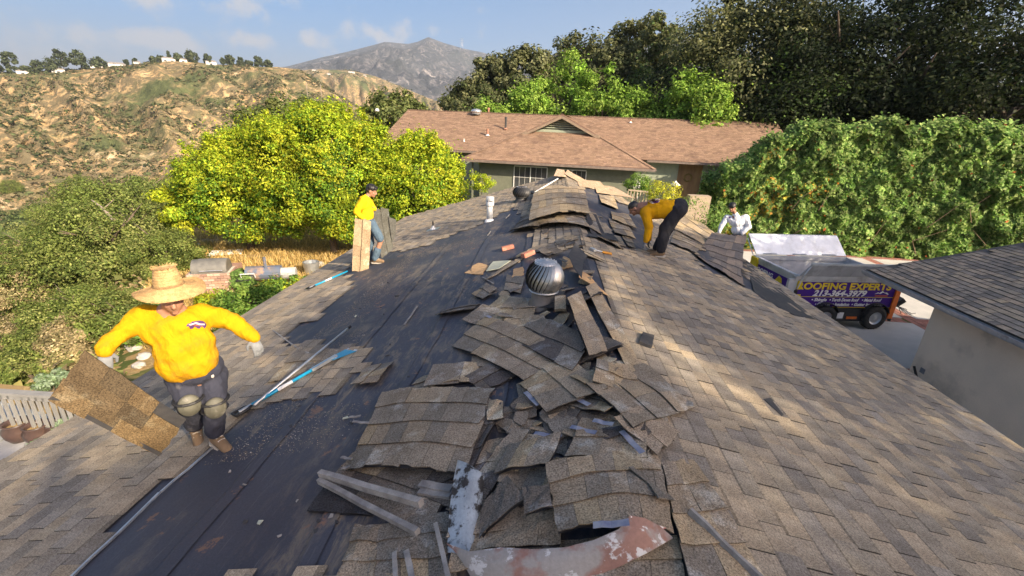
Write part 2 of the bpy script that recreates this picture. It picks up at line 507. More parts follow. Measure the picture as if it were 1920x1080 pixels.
# ------------------------------------------------------------------ our house under re-roofing
XL, XR = -5.77, 4.45
Y0 = -6.0
EXPO = 0.145
house = thing('house', (0, 6, .7), 'house in the foreground whose brown shingle roof is half stripped to dark underlayment', 'house')
M_DECK = pmat('roof_underlayment', (.056, .061, .080), (.038, .042, .058), 1.2, .3, .7, .62, bump=.35, bscale=26, bdist=.006, attr=False,
              stains=(.17, .145, .115), sscale=2.2, slo=.55, shi=.75, stretch=(.9, .55, 1), grain=.18, gscale=90, spec=.45)
# dust, footprints and streaks scuffed into the felt
_nt = M_DECK.node_tree; _b = _nt.nodes['Principled BSDF']; _c = _b.inputs['Base Color'].links[0].from_socket
_v = _map(_nt, _obj(_nt), (1.6, .45, 1), (0, 0, .5)); _s = _ramp(_nt, _noise(_nt, _v, 6, 8, .75, .6), .50, .66)
_m = _ramp(_nt, _noise(_nt, _obj(_nt), .55, 3, .5), .42, .58)
_mm = _nt.nodes.new('ShaderNodeMath'); _mm.operation = 'MULTIPLY'; _nt.links.new(_s, _mm.inputs[0]); _nt.links.new(_m, _mm.inputs[1])
_c = _mix(_nt, _mm.outputs[0], _c, (.21, .17, .12))
_s2 = _ramp(_nt, _noise(_nt, _map(_nt, _obj(_nt), (5, .35, 1), (0, 0, -.35)), 9, 5, .6), .60, .72)
_c = _mix(_nt, _s2, _c, (.095, .098, .11))
_s3 = _ramp(_nt, _noise(_nt, _obj(_nt), 3.3, 7, .7), .62, .66)
_c = _mix(_nt, _s3, _c, (.19, .11, .075))
_nt.links.new(_c, _b.inputs['Base Color'])
M_WALL = pmat('stucco_wall', (.46, .43, .38), (.40, .37, .33), 3, bump=.3, bscale=90, attr=False)
M_PAINTD = pmat('dark_trim', (.10, .085, .07), (.07, .06, .05), 8, rough=.7, attr=False)
# silhouette outline of the roof planes (prow shaped: the ridge reaches further than the eaves)
APEX = 19.25
YLc, YRc = 16.3, 13.6           # where each eave ends
def yend(x):
    return APEX + (YLc - APEX) * (x / XL) if x < 0 else APEX + (YRc - APEX) * (x / XR)
mb = MB()
def slab(mb, x0, x1, y0, n=24, th=.03):
    # deck plane as strips so it follows the slanted end
    xs = [x0 + (x1 - x0) * i / n for i in range(n + 1)]
    for a, b in zip(xs, xs[1:]):
        P = [(a, y0, roofz(a) - th), (b, y0, roofz(b) - th), (b, yend(b), roofz(b) - th), (a, yend(a), roofz(a) - th)]
        Q = [(p[0], p[1], p[2] + th) for p in P]
        mb.hexa(P + Q)
# underlayment with gentle sag and ripples
def deck_mesh(side):
    xw = XL if side < 0 else XR
    nx, ny = 60, 200
    u = np.linspace(0, 1, nx + 1); v = np.linspace(0, 1, ny + 1)
    Uu, Vv = np.meshgrid(u, v)
    X = xw * Uu
    ye = APEX + ((YLc if side < 0 else YRc) - APEX) * Uu
    Y = Y0 + (ye - Y0) * Vv
    Z = RZ - SLOPE * np.abs(X) + (fbm(X * 1.3, Y * 1.3, 3, 70) - .5) * .012 - .004 + (fbm(X * 3, Y * .6, 3, 75) - .5) * .006
    Vt = np.stack([X, Y, Z], -1).reshape(-1, 3)
    i, j = np.meshgrid(np.arange(ny), np.arange(nx), indexing='ij'); a = (i * (nx + 1) + j).ravel()
    F = np.stack([a, a + 1, a + nx + 2, a + nx + 1], 1)
    if side < 0: F = F[:, ::-1]
    return npmesh('underlayment', Vt, F, None, M_DECK, True)
link('underlayment', deck_mesh(-1), house)
link('underlayment', deck_mesh(1), house)
mb = MB()
for s_, xw in ((-1, XL), (1, XR)):
    n = 12
    for k in range(n):
        a, b = xw * k / n, xw * (k + 1) / n
        if s_ < 0: a, b = b, a
        P = [(a, Y0, roofz(a) - .06), (b, Y0, roofz(b) - .06), (b, yend(b) - .02, roofz(b) - .06), (a, yend(a) - .02, roofz(a) - .06)]
        mb.hexa(P + [(p[0], p[1], p[2] + .045) for p in P])
mb.build('roof_sheathing', pmat('plywood', (.32, .22, .13), (.24, .16, .09), 5, attr=False), house)
mb = MB()
for xw, yc in ((XL, YLc), (XR, YRc)):
    sg = 1 if xw > 0 else -1
    mb.beam((xw + .012 * sg, Y0, roofz(xw) - .11), (xw + .012 * sg, yc, roofz(xw) - .11), .022, .19)
    mb.beam((xw, yc, roofz(xw) - .11), (0, APEX, RZ - .11), .022, .19)
mb.build('fascia', M_PAINTD, house)
mb = MB()
for (x0, y0, x1, y1) in ((XL + .7, Y0 + .6, XL + .7, YLc - 1), (XR - .7, Y0 + .6, XR - .7, YRc - 1.5), (XL + .7, Y0 + .6, XR - .7, Y0 + .6),
                         (XL + .7, YLc - 1, -.2, APEX - 2), (XR - .7, YRc - 1.5, -.2, APEX - 2)):
    zt = min(roofz(XL + .7), roofz(XR - .7)) - .12
    mb.beam((x0, y0, (.3 + zt) / 2), (x1, y1, (.3 + zt) / 2), .15, zt - .3)
mb.build('wall', M_WALL, house)

for x_, ya, yb in ((-.95, 1.0, 8.6), (-1.85, .6, 9.4), (-2.75, .4, 10.2)):
    mb = MB(); n_ = 60; V = []
    for i in range(n_ + 1):
        y_ = ya + (yb - ya) * i / n_; xx = x_ + .012 * math.sin(y_ * 2.2 + x_) + .006 * math.sin(y_ * 9)
        V += [(xx - .02, y_, roofz(xx - .02) + .0045), (xx, y_, roofz(xx) + .010), (xx + .10, y_, roofz(xx + .10) + .006)]
    mb.add(V, [(3 * i + k, 3 * i + k + 1, 3 * i + k + 4, 3 * i + k + 3) for i in range(n_) for k in (0, 1)]); mb.build('felt_lap', M_DECK, house)
# ---- bare (already stripped) areas, as polygons on the roof planes
def rp(lst, side): return [tuple(roofpt(x, y, side)[:2]) for x, y in lst]
BARE_L = [rp([(120, 1110), (300, 905), (398, 838), (440, 790), (520, 762), (620, 738), (700, 660), (640, 655), (560, 640), (600, 590), (655, 545), (650, 500), (690, 478),
              (760, 470), (800, 462), (870, 432), (905, 418), (962, 388), (985, 418), (1002, 430), (995, 475), (1040, 560), (1075, 640), (1150, 900), (1200, 1110)], -1),
          rp([(520, 640), (575, 600), (610, 612), (560, 640)], -1)]
BARE_R = [rp([(1072, 365), (1100, 348), (1128, 352), (1165, 376), (1200, 392), (1222, 428), (1208, 470), (1172, 470), (1152, 440), (1130, 412), (1108, 395)], 1),
          rp([(1300, 470), (1352, 455), (1395, 490), (1408, 530), (1470, 560), (1500, 600), (1440, 565), (1380, 530), (1340, 515), (1310, 500)], 1)]
def inpoly(p, poly):
    x, y = p; c = False; j = len(poly) - 1
    for i in range(len(poly)):
        xi, yi = poly[i]; xj, yj = poly[j]
        if (yi > y) != (yj > y) and x < (xj - xi) * (y - yi) / (yj - yi) + xi: c = not c
        j = i
    return c
TAN = [(.42, .34, .24), (.39, .32, .23), (.36, .30, .22), (.32, .275, .21), (.28, .245, .20), (.40, .325, .225), (.33, .29, .235), (.25, .22, .18)]
rg = random.Random(3)
tabs = []          # side, y centre, width, course index, raise, tint index
for side, xw in ((1, XR), (-1, XL)):
    L = abs(xw) / CA
    nc = int(L / EXPO) + 1
    for k in range(nc):
        y = Y0 + rg.uniform(0, .3)
        while True:
            w = rg.choice((.13, .16, .18, .20, .24))
            if side < 0: w = rg.choice((.2, .24, .30, .30))
            y += w
            xm = min((k + .5) * EXPO, L) * CA * side
            if y > yend(xm) - .02: break
            yc = y - w / 2
            bare = any(inpoly((xm + rg.uniform(-.07, .07), yc + rg.uniform(-.06, .06)), q) for q in (BARE_L if side < 0 else BARE_R))
            if bare: continue
            if abs(xm) < .12 and yc < 6.5: continue
            if side < 0 and xm > -1.1 and yc < 7.0: continue
            t = rg.randrange(8)
            tabs.append((side, yc, w, k, rg.choice((0, 0, .003, .006)), t))
# one low slab per tab (own origin, x down the slope, y along the course): granule face with the
# darker blend band laminated shingles carry at the top of each exposure, which also paints in the shadow line of the course above, and black cut edges
EDGE_C = (.075, .068, .06)
def tab_parts(w, c, th=.014, e=EXPO + .03, band=.66):
    h = w / 2 - .002; top, bot, q = -.5 * e, .5 * e, -.5 * e + .03 + .024
    f = (q - top) / e; zq = .002 + (th - .002) * f
    P = [(top, -h, -.002), (bot, -h, -.001), (bot, h, -.001), (top, h, -.002), (top, -h, .002), (bot, -h, th), (bot, h, th), (top, h, .002)]
    Q = [(top, -h, .002), (q, -h, zq), (q, h, zq), (top, h, .002)]
    R = [(q, -h, zq), (bot, -h, th), (bot, h, th), (q, h, zq)]
    return ((Q, [(0, 1, 2, 3)], tuple(x * band for x in c)), (R, [(0, 1, 2, 3)], c), (P, [(0, 1, 5, 4), (1, 2, 6, 5), (2, 3, 7, 6)], EDGE_C))
def tab_matrix(side, yc, k, dz, tilt=0):
    u = (k + .5) * EXPO - .015
    # local x axis points down the slope, z out of the plane
    X = Vector((side * CA, 0, -SA)); Z = Vector((side * SA, 0, CA)); Y = Z.cross(X)
    o = Vector((side * u * CA, yc, RZ - u * SA)) + Z * (.004 + dz)
    M = Matrix.Identity(4)
    for i in range(3): M[i][0] = X[i]; M[i][1] = Y[i]; M[i][2] = Z[i]; M[i][3] = o[i]
    return M
def vis_score(p, w):
    x, y, t = proj(p)
    if t <= .3 or x < -20 or x > 1940 or y < 0 or y > 1100: return 0
    d = np.asarray(p) - CAM
    cosf = abs(d[2]) / np.linalg.norm(d)
    return w * cosf / t ** 2
def lay_tabs(parent, tabs, matf, n_ind=300, tint=TAN, score=vis_score, fieldname='shingle_field', jit=.006):
    sc = []
    for i, (side, yc, w, k, dz, t) in enumerate(tabs):
        M = matf(side, yc, k, dz); sc.append((score(tuple(M.translation), w), i))
    sc.sort(reverse=True)
    ind = set(i for s, i in sc[:n_ind] if s > 0)
    cache = {}
    mb = MB(); r2 = random.Random(8)
    for i, (side, yc, w, k, dz, t) in enumerate(tabs):
        M = matf(side, yc, k, dz) @ Matrix.Rotation(r2.uniform(-jit, jit), 4, 'Z')
        c = tint[t]
        if i in ind:
            key = (w, t)
            if key not in cache:
                m2 = MB(); [m2.add(*g_) for g_ in tab_parts(w, c, band=(.60, .72, .95)[t % 3])]; cache[key] = m2.mesh('shingle', SHING)
            o = bpy.data.objects.new('shingle', cache[key]); COL.objects.link(o)
            o.parent = parent; o.matrix_parent_inverse = Matrix.Translation(-Vector(parent.location)); o.matrix_basis = M
        else:
            v = r2.uniform(.88, 1.1)
            for P, F, c_ in tab_parts(w, tuple(q * v for q in c), band=(.60, .72, .95)[t % 3]): mb.add([M @ Vector(p) for p in P], F, c_)
    o = mb.build(fieldname, SHING, parent)
    o['kind'] = 'stuff'
    return o
lay_tabs(house, tabs, tab_matrix)
# ridge caps left on the far stretch
# ------------------------------------------------------------------ garage with lower roof on the right
GX, GY1, GZ0, GS = 7.62, 11.5, 3.3, .27
gar = thing('garage', (10, 5, .7), 'low stucco outbuilding on the right with brown shingle roof and metal gutter', 'garage')
GCA = 1 / math.hypot(1, GS); GSA = GS * GCA
def gz(x): return GZ0 + GS * (x - GX)
GRX = 13.2
mb = MB()
P = [(GX, -6, gz(GX) - .1), (GRX, -6, gz(GRX) - .1), (GRX, GY1, gz(GRX) - .1), (GX, GY1, gz(GX) - .1)]
mb.hexa(P + [(p[0], p[1], p[2] + .09) for p in P])
P = [(GRX, -6, gz(GRX) - .1), (2 * GRX - GX, -6, gz(GX) - .1), (2 * GRX - GX, GY1, gz(GX) - .1), (GRX, GY1, gz(GRX) - .1)]
mb.hexa(P + [(p[0], p[1], p[2] + .09) for p in P])
mb.build('roof_deck', M_PAINTD, gar)
gt = []
rg = random.Random(21)
GL = (GRX - GX) / GCA
for k in range(int(GL / EXPO) + 1):
    y = -6.
    while True:
        w = rg.choice((.16, .20, .24, .30, .36)); y += w
        if y > GY1 - .01: break
        gt.append((1, y - w / 2, w, k, rg.choice((0, 0, .003, .006)), rg.randrange(8)))
def gmat(side, yc, k, dz):
    u = (k + .5) * EXPO
    X = Vector((-GCA, 0, -GSA)); Z = Vector((-GSA, 0, GCA)); Y = Z.cross(X)
    o = Vector((GX - .02 + u * GCA, yc, gz(GX) + u * GSA)) + Z * (.004 + dz)
    M = Matrix.Identity(4)
    for i in range(3): M[i][0] = X[i]; M[i][1] = Y[i]; M[i][2] = Z[i]; M[i][3] = o[i]
    return M
GTAN = [(.46, .36, .255), (.42, .33, .24), (.36, .295, .22), (.31, .26, .20), (.27, .23, .185), (.43, .34, .235), (.34, .285, .225), (.23, .20, .165)]
lay_tabs(gar, gt, gmat, tint=GTAN)
M_STUC = pmat('rough_stucco', (.78, .67, .53), (.68, .59, .47), 1.1, .35, .65, .95, bump=.5, bscale=70, bdist=.006, attr=False,
              stains=(.30, .27, .22), sscale=.7, slo=.5, shi=.75, grain=.08, gscale=60)
mb = MB()
WX, WY = 8.25, 10.05
mb.hexa([(WX, -5.6, .3), (WX + .2, -5.6, .3), (WX + .2, WY, .3), (WX, WY, .3), (WX, -5.6, gz(WX) - .11), (WX + .2, -5.6, gz(WX) - .06), (WX + .2, WY, gz(WX) - .06), (WX, WY, gz(WX) - .11)])
RXw = 2 * GRX - WX
mb.add([(WX + .2, WY, .3), (RXw, WY, .3), (RXw, WY, gz(WX) - .12), (GRX, WY, gz(GRX) - .12), (WX + .2, WY, gz(WX) - .12),
        (WX + .2, WY - .2, .3), (RXw, WY - .2, .3), (RXw, WY - .2, gz(WX) - .12), (GRX, WY - .2, gz(GRX) - .12), (WX + .2, WY - .2, gz(WX) - .12)],
       [(4, 3, 2, 1, 0), (5, 6, 7, 8, 9), (1, 2, 7, 6)])
mb.build('wall', M_STUC, gar)
mb = MB()
# K style gutter: open trough
gx = GX - .015
prof = [(0, 0), (0, -.11), (-.075, -.11), (-.10, -.07), (-.12, 0), (-.105, 0), (-.09, -.065), (-.07, -.10), (-.01, -.10), (-.01, 0)]
for a, b in zip(prof, prof[1:]):
    P = [(gx + a[0], -6, gz(GX) - .03 + a[1]), (gx + b[0], -6, gz(GX) - .03 + b[1]), (gx + b[0], GY1 + .02, gz(GX) - .03 + b[1]), (gx + a[0], GY1 + .02, gz(GX) - .03 + a[1])]
    mb.add(P, [(0, 1, 2, 3)])
mb.add([(gx + p[0], GY1 + .02, gz(GX) - .03 + p[1]) for p in prof[:5]], [(0, 1, 2, 3, 4)])
GALV = pmat('galvanised_metal', (.62, .64, .66), (.46, .48, .50), 5, rough=.38, metal=.75, attr=False, stains=(.22, .20, .19), sscale=1.4, slo=.6, shi=.75)
mb.build('gutter', GALV, gar)
mb = MB()
mb.add([(gx - .012, -6, gz(GX) - .09), (gx - .088, -6, gz(GX) - .09), (gx - .088, GY1, gz(GX) - .09), (gx - .012, GY1, gz(GX) - .09)], [(0, 1, 2, 3)])
mb.build('gutter_dirt', pmat('leaf_dirt', (.10, .065, .045), (.05, .035, .03), 20, rough=1, attr=False), gar)
for k in range(7):
    m2 = MB(); yy = -4 + k * 2.4
    m2.beam((gx, yy, gz(GX) - .035), (gx - .118, yy, gz(GX) - .035), .02, .006); m2.build('gutter_strap', GALV, gar)
mb = MB()
mb.beam((GX, GY1 + .012, gz(GX) - .10), (GRX, GY1 + .012, gz(GRX) - .10), .02, .17)
mb.beam((GRX, GY1 + .012, gz(GRX) - .10), (2 * GRX - GX, GY1 + .012, gz(GX) - .10), .02, .17)
mb.build('rake_board', M_PAINTD, gar)
q = aty(1729, 695, 9.3); t = (WX - .01 - CAM[0]) / pray(1729, 695)[0]; q = CAM + pray(1729, 695) * t
mb = MB(); mb.box((WX - .006, q[1], q[2]), (.012, .12, .12)); mb.build('vent_cover', pmat('grey_plastic', (.20, .21, .23), attr=False, rough=.6), gar)
# ------------------------------------------------------------------ driveway
M_CONC = pmat('driveway_concrete', (.52, .50, .46), (.44, .43, .40), 1.5, rough=.9, bump=.2, bscale=80, attr=True, stains=(.30, .29, .27), sscale=.8, slo=.58, shi=.8, grain=.08, gscale=60)
drv = thing('driveway', (9, 12, .7), None, None); tag(drv, kind='structure')
mb = MB(); mb.box((0, 0, 0), (1, 1, 1)); 
mb = MB()
dz0 = .72
def cslab(x0, x1, y0, y1):
    g = .008; c = RND.uniform(.92, 1.04)
    mb.hexa([(x0 + g, y0 + g, dz0 - .1), (x1 - g, y0 + g, dz0 - .1), (x1 - g, y1 - g, dz0 - .1), (x0 + g, y1 - g, dz0 - .1),
             (x0 + g, y0 + g, dz0), (x1 - g, y0 + g, dz0), (x1 - g, y1 - g, dz0), (x0 + g, y1 - g, dz0)], (c, c, c))
M_BRK = pmat('paver_brick', (.34, .15, .11), (.26, .12, .09), 9, rough=.9, bump=.4, bscale=60, attr=True)
bxs = [4.0, 8.1, 12.0, 15.9, 20]; bys = [-6, -1.6, 2.8, 7.2, 11.0, 14.8, 19.2, 23.6]
for i in range(4):
    for j in range(7):
        m_ = mb; mb = MB()
        cslab(bxs[i] + .22, bxs[i + 1] - .22, bys[j] + .22, bys[j + 1] - .22)
        mb.build('concrete_slab', M_CONC, drv)
cnt = []
def brick_at(x, y, rot):
    cnt.append((x, y, rot))
for x in bxs:
    y = -6
    while y < 23.6:
        for dx in (-.11, .11): brick_at(x + dx, y + .05, 0)
        y += .105
for y in bys:
    for i in range(4):
        x = bxs[i] + .27
        while x < bxs[i + 1] - .27:
            for dy in (-.11, .11): brick_at(x, y + dy, 1)
            x += .105
sc_ = sorted([(-vis_score((x, y, dz0), 1), i) for i, (x, y, r) in enumerate(cnt)])
ind = set(i for s_, i in sc_[:300] if s_ < 0)
bm_cache = {}
mbst = MB(); r2 = random.Random(4)
for i, (x, y, r) in enumerate(cnt):
    c = r2.choice((1, .85, 1.15, .95)); d = (.2, .095, .09) if r == 0 else (.095, .2, .09)
    if i in ind:
        if (r, c) not in bm_cache:
            m2 = MB(); m2.box((0, 0, 0), d, col=(c, c, c)); bm_cache[(r, c)] = m2.mesh('brick', M_BRK)
        o = bpy.data.objects.new('brick', bm_cache[(r, c)]); COL.objects.link(o); o.location = (x, y, dz0 - .05 + r2.uniform(-.002, .002)); attach(o, drv)
    else: mbst.box((x, y, dz0 - .05), d, col=(c, c, c))
o = mbst.build('brick_band', M_BRK, drv); o['kind'] = 'stuff'
mb = MB(); mb.hexa([(4, -6, .55), (20, -6, .55), (20, 23.6, .55), (4, 23.6, .55), (4, -6, .66), (20, -6, .66), (20, 23.6, .66), (4, 23.6, .66)])
mb.build('bedding', pmat('sand', (.25, .22, .18), attr=False), drv)
# ------------------------------------------------------------------ vegetation
def ghit(px, py, rmax=900):
    d = pray(px, py); hd = math.hypot(d[0], d[1])
    rr = np.geomspace(6, rmax, 900); P = CAM[None] + d[None] * (rr / hd)[:, None]
    g = ground_h(P[:, 0], P[:, 1]); k = np.argmax(P[:, 2] < g)
    return P[k]
def tree(name, base, center, rad, arr, label, cat='tree', group=None, trunk_r=.25, nlimb=8, bark=None, spread=None, seed=1):
    t = thing(name, base, label, cat, group)
    v, f, c = arr
    link('crown', npmesh('crown', v, f, c, LEAF), t)
    if trunk_r:
        mb = MB(); trunk_mesh(mb, base, (center[0], center[1], center[2] + rad[2] * .35), trunk_r, seed, nlimb, spread or rad[0] * .7)
        mb.build('trunk', bark or BARK, t, True)
    return t
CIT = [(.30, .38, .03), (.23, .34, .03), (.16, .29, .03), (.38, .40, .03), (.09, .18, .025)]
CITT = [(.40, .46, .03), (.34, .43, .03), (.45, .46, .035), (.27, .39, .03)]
for i, (c, r, n, lab) in enumerate((
        ((-16.6, 22.3, 2.6), (2.9, 2.4, 2.8), 70000, 'yellow green bushy tree at the far left of the lit trio beyond the dry grass'),
        ((-11.8, 22.2, 3.3), (4.2, 3.0, 3.4), 105000, 'large rounded yellow green tree behind the worker carrying upright shingle boards'),
        ((-6.9, 22.0, 2.7), (2.3, 1.8, 2.9), 42000, 'narrow yellow green tree beside the wall of the neighbouring house'))):
    b = (c[0], c[1], ground_z(c[0], c[1]) - .1)
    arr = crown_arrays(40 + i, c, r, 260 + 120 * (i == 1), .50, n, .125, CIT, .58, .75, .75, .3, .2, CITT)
    rl = np.random.default_rng(900 + i); lob = []
    for q in range(9):
        t_ = rl.uniform(0, 6.28); e_ = rl.uniform(.15, 1.2); p_ = (c[0] + r[0] * .85 * math.cos(t_) * math.cos(e_), c[1] + r[1] * .8 * math.sin(t_) * math.cos(e_), c[2] + r[2] * .85 * math.sin(e_)); g_ = rl.uniform(.5, 1.05) * r[0] / 4
        lob.append(crown_arrays(930 + i * 10 + q, p_, (g_ * 1.1, g_, g_ * 1.2), 24, .3, 2600, .125, CIT, .5, .7, .8, .4, .2, CITT))
    for q in range(46):
        t_ = rl.uniform(0, 6.28); e_ = rl.uniform(.4, 1.5); p_ = (c[0] + r[0] * 1.03 * math.cos(t_) * math.cos(e_), c[1] + r[1] * 1.0 * math.sin(t_) * math.cos(e_), c[2] + r[2] * 1.02 * math.sin(e_))
        lob.append(crown_arrays(1930 + i * 50 + q, p_, (.16, .16, rl.uniform(.3, .75)), 6, .14, 150, .12, CITT, .1, .3, 1, .5))
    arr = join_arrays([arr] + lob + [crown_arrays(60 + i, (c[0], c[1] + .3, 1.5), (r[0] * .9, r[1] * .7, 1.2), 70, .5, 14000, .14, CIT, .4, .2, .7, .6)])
    if i == 0: arr = join_arrays([arr, crown_arrays(77, (-18.9, 21.6, 1.7), (1.5, 1.5, 1.5), 40, .4, 9000, .16, CITT, .6, .3, .8, .3)])
    tree('leafy_tree', b, c, r, arr, lab, group=None, trunk_r=.2, seed=i + 3)

# hedge wall on the right
def hedge_arrays(seed, P0, P1, zb, zt, depth, n, size, cols, warm=None, rise=0):
    rng = np.random.default_rng(seed)
    P0 = np.array(P0, float); P1 = np.array(P1, float); L = np.linalg.norm(P1 - P0); D = (P1 - P0) / L
    Nn = np.array([D[1], -D[0]])           # towards the camera side
    s = rng.random(n) * L
    top = rng.random(n) < .22
    h = rng.random(n)
    dep = np.where(top, rng.random(n) * depth, 0)
    z = zb + (zt - zb) * np.where(top, 1, h)
    lump = (fbm(s / 1.0, z / .9, 5, seed) - .5) * 1.3 + (fbm(s / .35, z / .35, 2, seed + 3) - .5) * .5
    zt_l = (fbm(s / .9, np.zeros(n), 4, seed + 9) - .5) * 1.1
    back = -rng.random(n) ** 2 * .5
    off = np.where(top, -dep, lump + back)
    X = P0[0] + D[0] * s + Nn[0] * off; Y = P0[1] + D[1] * s + Nn[1] * off
    zt_l = zt_l * 1.4 - rise * np.clip(1 - s / 3.4, 0, 1)
    Z = z + np.where(top, zt_l + np.maximum(0, rng.normal(size=n)) * .22, zt_l * h)
    N = np.stack([Nn[0] + rng.normal(size=n) * .6, Nn[1] + rng.normal(size=n) * .6, .5 + rng.normal(size=n) * .6 + top], 1)
    c = palette(rng, n, cols, .25)
    if warm is not None:
        k = (fbm(s / .8, z / .7, 3, seed + 5) > .62) & (s < L * .32) & (rng.random(n) < .28)
        c[k] = palette(rng, int(k.sum()), warm)
    k2 = (rng.random(n) < .004); c[k2] = (.5, .14, .05)
    dim = np.clip((fbm(s / .5, z / .5, 3, seed + 31)) * 1.5 + .15, .55, 1.3)
    return leafquads(np.stack([X, Y, Z], 1), N, size, np.clip(c * dim[:, None], .003, 1), rng, .7)
HED = [(.15, .27, .06), (.20, .32, .085), (.10, .19, .04), (.25, .35, .11), (.29, .37, .12)]
hd = thing('hedge', (14, 21.5, .7), 'tall ivy covered hedge wall behind the open dump trailer', 'hedge')
arrs = [hedge_arrays(5, (8.7, 24.8), (24, 23.0), .7, 6.75, 2.2, 120000, .17, HED, [(.5, .38, .05), (.5, .25, .05), (.36, .34, .06)], 2.0),
        hedge_arrays(6, (24, 23.0), (40, 21), .7, 7.0, 2.2, 50000, .19, HED),
        hedge_arrays(8, (8.2, 27.5), (8.7, 24.8), .7, 4.2, 1.5, 8000, .17, HED, [(.5, .38, .05)])]
v, f, c = join_arrays(arrs)
link('foliage', npmesh('foliage', v, f, c, LEAF), hd)
mb = MB(); mb.beam((10.8, 25.7, 2.6), (24.4, 24.2, 2.6), .9, 3.8, col=(.35, .3, .25)); mb.beam((24.4, 24.2, 3.0), (40, 22, 3.0), .9, 4.6, col=(.35, .3, .25))
rg = random.Random(5)
for i in range(12):
    s = rg.random(); x = 9 + 15 * s; y = 24.6 - 1.8 * s
    z = rg.uniform(.8, 3); mb.tube([(x, y, z), (x + rg.uniform(-.6, .6), y - .3, z + .7), (x + rg.uniform(-.9, .9), y - .5, z + 1.4)], [.022, .014, .007], 5, (1.5, 1.35, 1.2))
mb.build('stems', BARK, hd)

# dark oaks rising behind the hedge, right of the house
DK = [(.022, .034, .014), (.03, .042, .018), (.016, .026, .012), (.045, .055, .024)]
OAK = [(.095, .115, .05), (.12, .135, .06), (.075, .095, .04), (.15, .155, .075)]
def big(seed, c, r, n, ls, cols, lab, top=None, shell=.6, nc=170, cr=None, tr=.5, name='oak_tree', sp=.2, gz_=None):
    c = np.array(c, float)
    b = (c[0], c[1], .6 if gz_ is None else gz_)
    arr = crown_arrays(seed, c, r, nc, cr or r[0] * .2, n, ls, cols, shell, sp, .8, .3, .2, top)
    return tree(name, b, c, r, arr, lab, trunk_r=tr, seed=seed)
def at_top(px, py, y, rz):     # crown centre whose top shows at this pixel
    p = aty(px, py, y); return (p[0], p[1], p[2] - rz)
big(101, at_top(1440, -20, 43, 9.5), (9, 7, 9.5), 72000, .27, OAK + DK, 'huge oak with olive lit top left of the darkest trees at the upper right', [(.20, .21, .10), (.16, .17, .08)])  # sunlight on the crown is put into the paler top leaf colours
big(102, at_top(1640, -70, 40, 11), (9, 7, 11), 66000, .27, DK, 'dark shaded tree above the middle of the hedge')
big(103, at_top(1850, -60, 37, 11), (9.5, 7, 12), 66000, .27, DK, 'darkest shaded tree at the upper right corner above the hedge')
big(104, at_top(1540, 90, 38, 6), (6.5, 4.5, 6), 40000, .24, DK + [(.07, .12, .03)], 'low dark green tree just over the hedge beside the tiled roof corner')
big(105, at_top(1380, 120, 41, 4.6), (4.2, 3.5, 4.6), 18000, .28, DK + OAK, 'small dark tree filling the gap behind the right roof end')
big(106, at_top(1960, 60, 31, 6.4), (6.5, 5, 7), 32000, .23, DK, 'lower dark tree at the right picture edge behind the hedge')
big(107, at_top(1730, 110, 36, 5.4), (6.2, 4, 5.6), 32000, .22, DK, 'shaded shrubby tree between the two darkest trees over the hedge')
# mid-distance grey green oaks; paler top leaves paint in their sunlit tops
for i, (px, py, y, rx, rz, lab) in enumerate(((925, 112, 62, 4.2, 5.0, 'rounded grey green oak nearest the bare mountain slope'), (985, 92, 60, 4.2, 6, 'grey green oak behind the bright green trees, second from the mountain'),
        (1075, 75, 64, 5, 6.5, 'grey green oak with a ragged top above the roof vent'), (1160, 50, 62, 5.5, 8, 'tall grey green oak above the gablet of the neighbouring roof'),
        (1215, 35, 60, 4.5, 9, 'tallest grey green oak left of the blue gap'), (1262, 42, 56, 3.6, 8, 'upright lighter green oak next to the blue gap in the trees'))):
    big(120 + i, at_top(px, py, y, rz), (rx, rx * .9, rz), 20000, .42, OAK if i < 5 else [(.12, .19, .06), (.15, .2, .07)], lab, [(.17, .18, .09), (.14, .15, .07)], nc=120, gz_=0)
big(140, at_top(892, 150, 58, 4), (4, 4, 4), 12000, .4, OAK, 'low dark oak at the left end of the tree row behind the roof', gz_=0)
big(141, at_top(1060, 150, 70, 8), (14, 5, 8), 26000, .5, DK, 'broad dark oak mass deep behind the bright green trees', gz_=0)
big(142, at_top(1250, 120, 60, 8), (9, 5, 9), 26000, .45, DK, 'broad dark oak mass behind the right roof ridge', gz_=0)
# bright green shooty trees just behind the neighbouring roof
BRT = [(.13, .24, .04), (.17, .30, .05), (.09, .17, .03), (.24, .34, .07)]
for i, (px, py, y, rx, rz, lab) in enumerate(((995, 160, 41, 2.2, 3.2, 'small bright green tree behind the white roof vent'), (1062, 106, 43, 3.4, 5.2, 'bright green tree left of the gablet peak with upright shoots'),
        (1138, 128, 42, 3.3, 4.6, 'bright green tree right of the gablet peak with upright shoots'), (925, 188, 40, 1.8, 2.4, 'low bright shrubby tree peeping over the left ridge'),
        (1205, 180, 40, 2.2, 2.6, 'low green tree over the right roof ridge'), (1300, 130, 38, 1.7, 4.2, 'slim yellow green tree over the right roof ridge'),
        (1345, 160, 36, 1.6, 3, 'small green tree close to the dark oak'), (1245, 195, 40, 2, 2, 'short green shrubby tree over the right ridge centre'))):
    big(160 + i, at_top(px, py, y, rz), (rx, rx * .85, rz), 15000, .24, BRT, lab, [(.26, .38, .07), (.20, .33, .05)], nc=90, cr=.6, tr=.15, name='garden_tree', sp=.7)
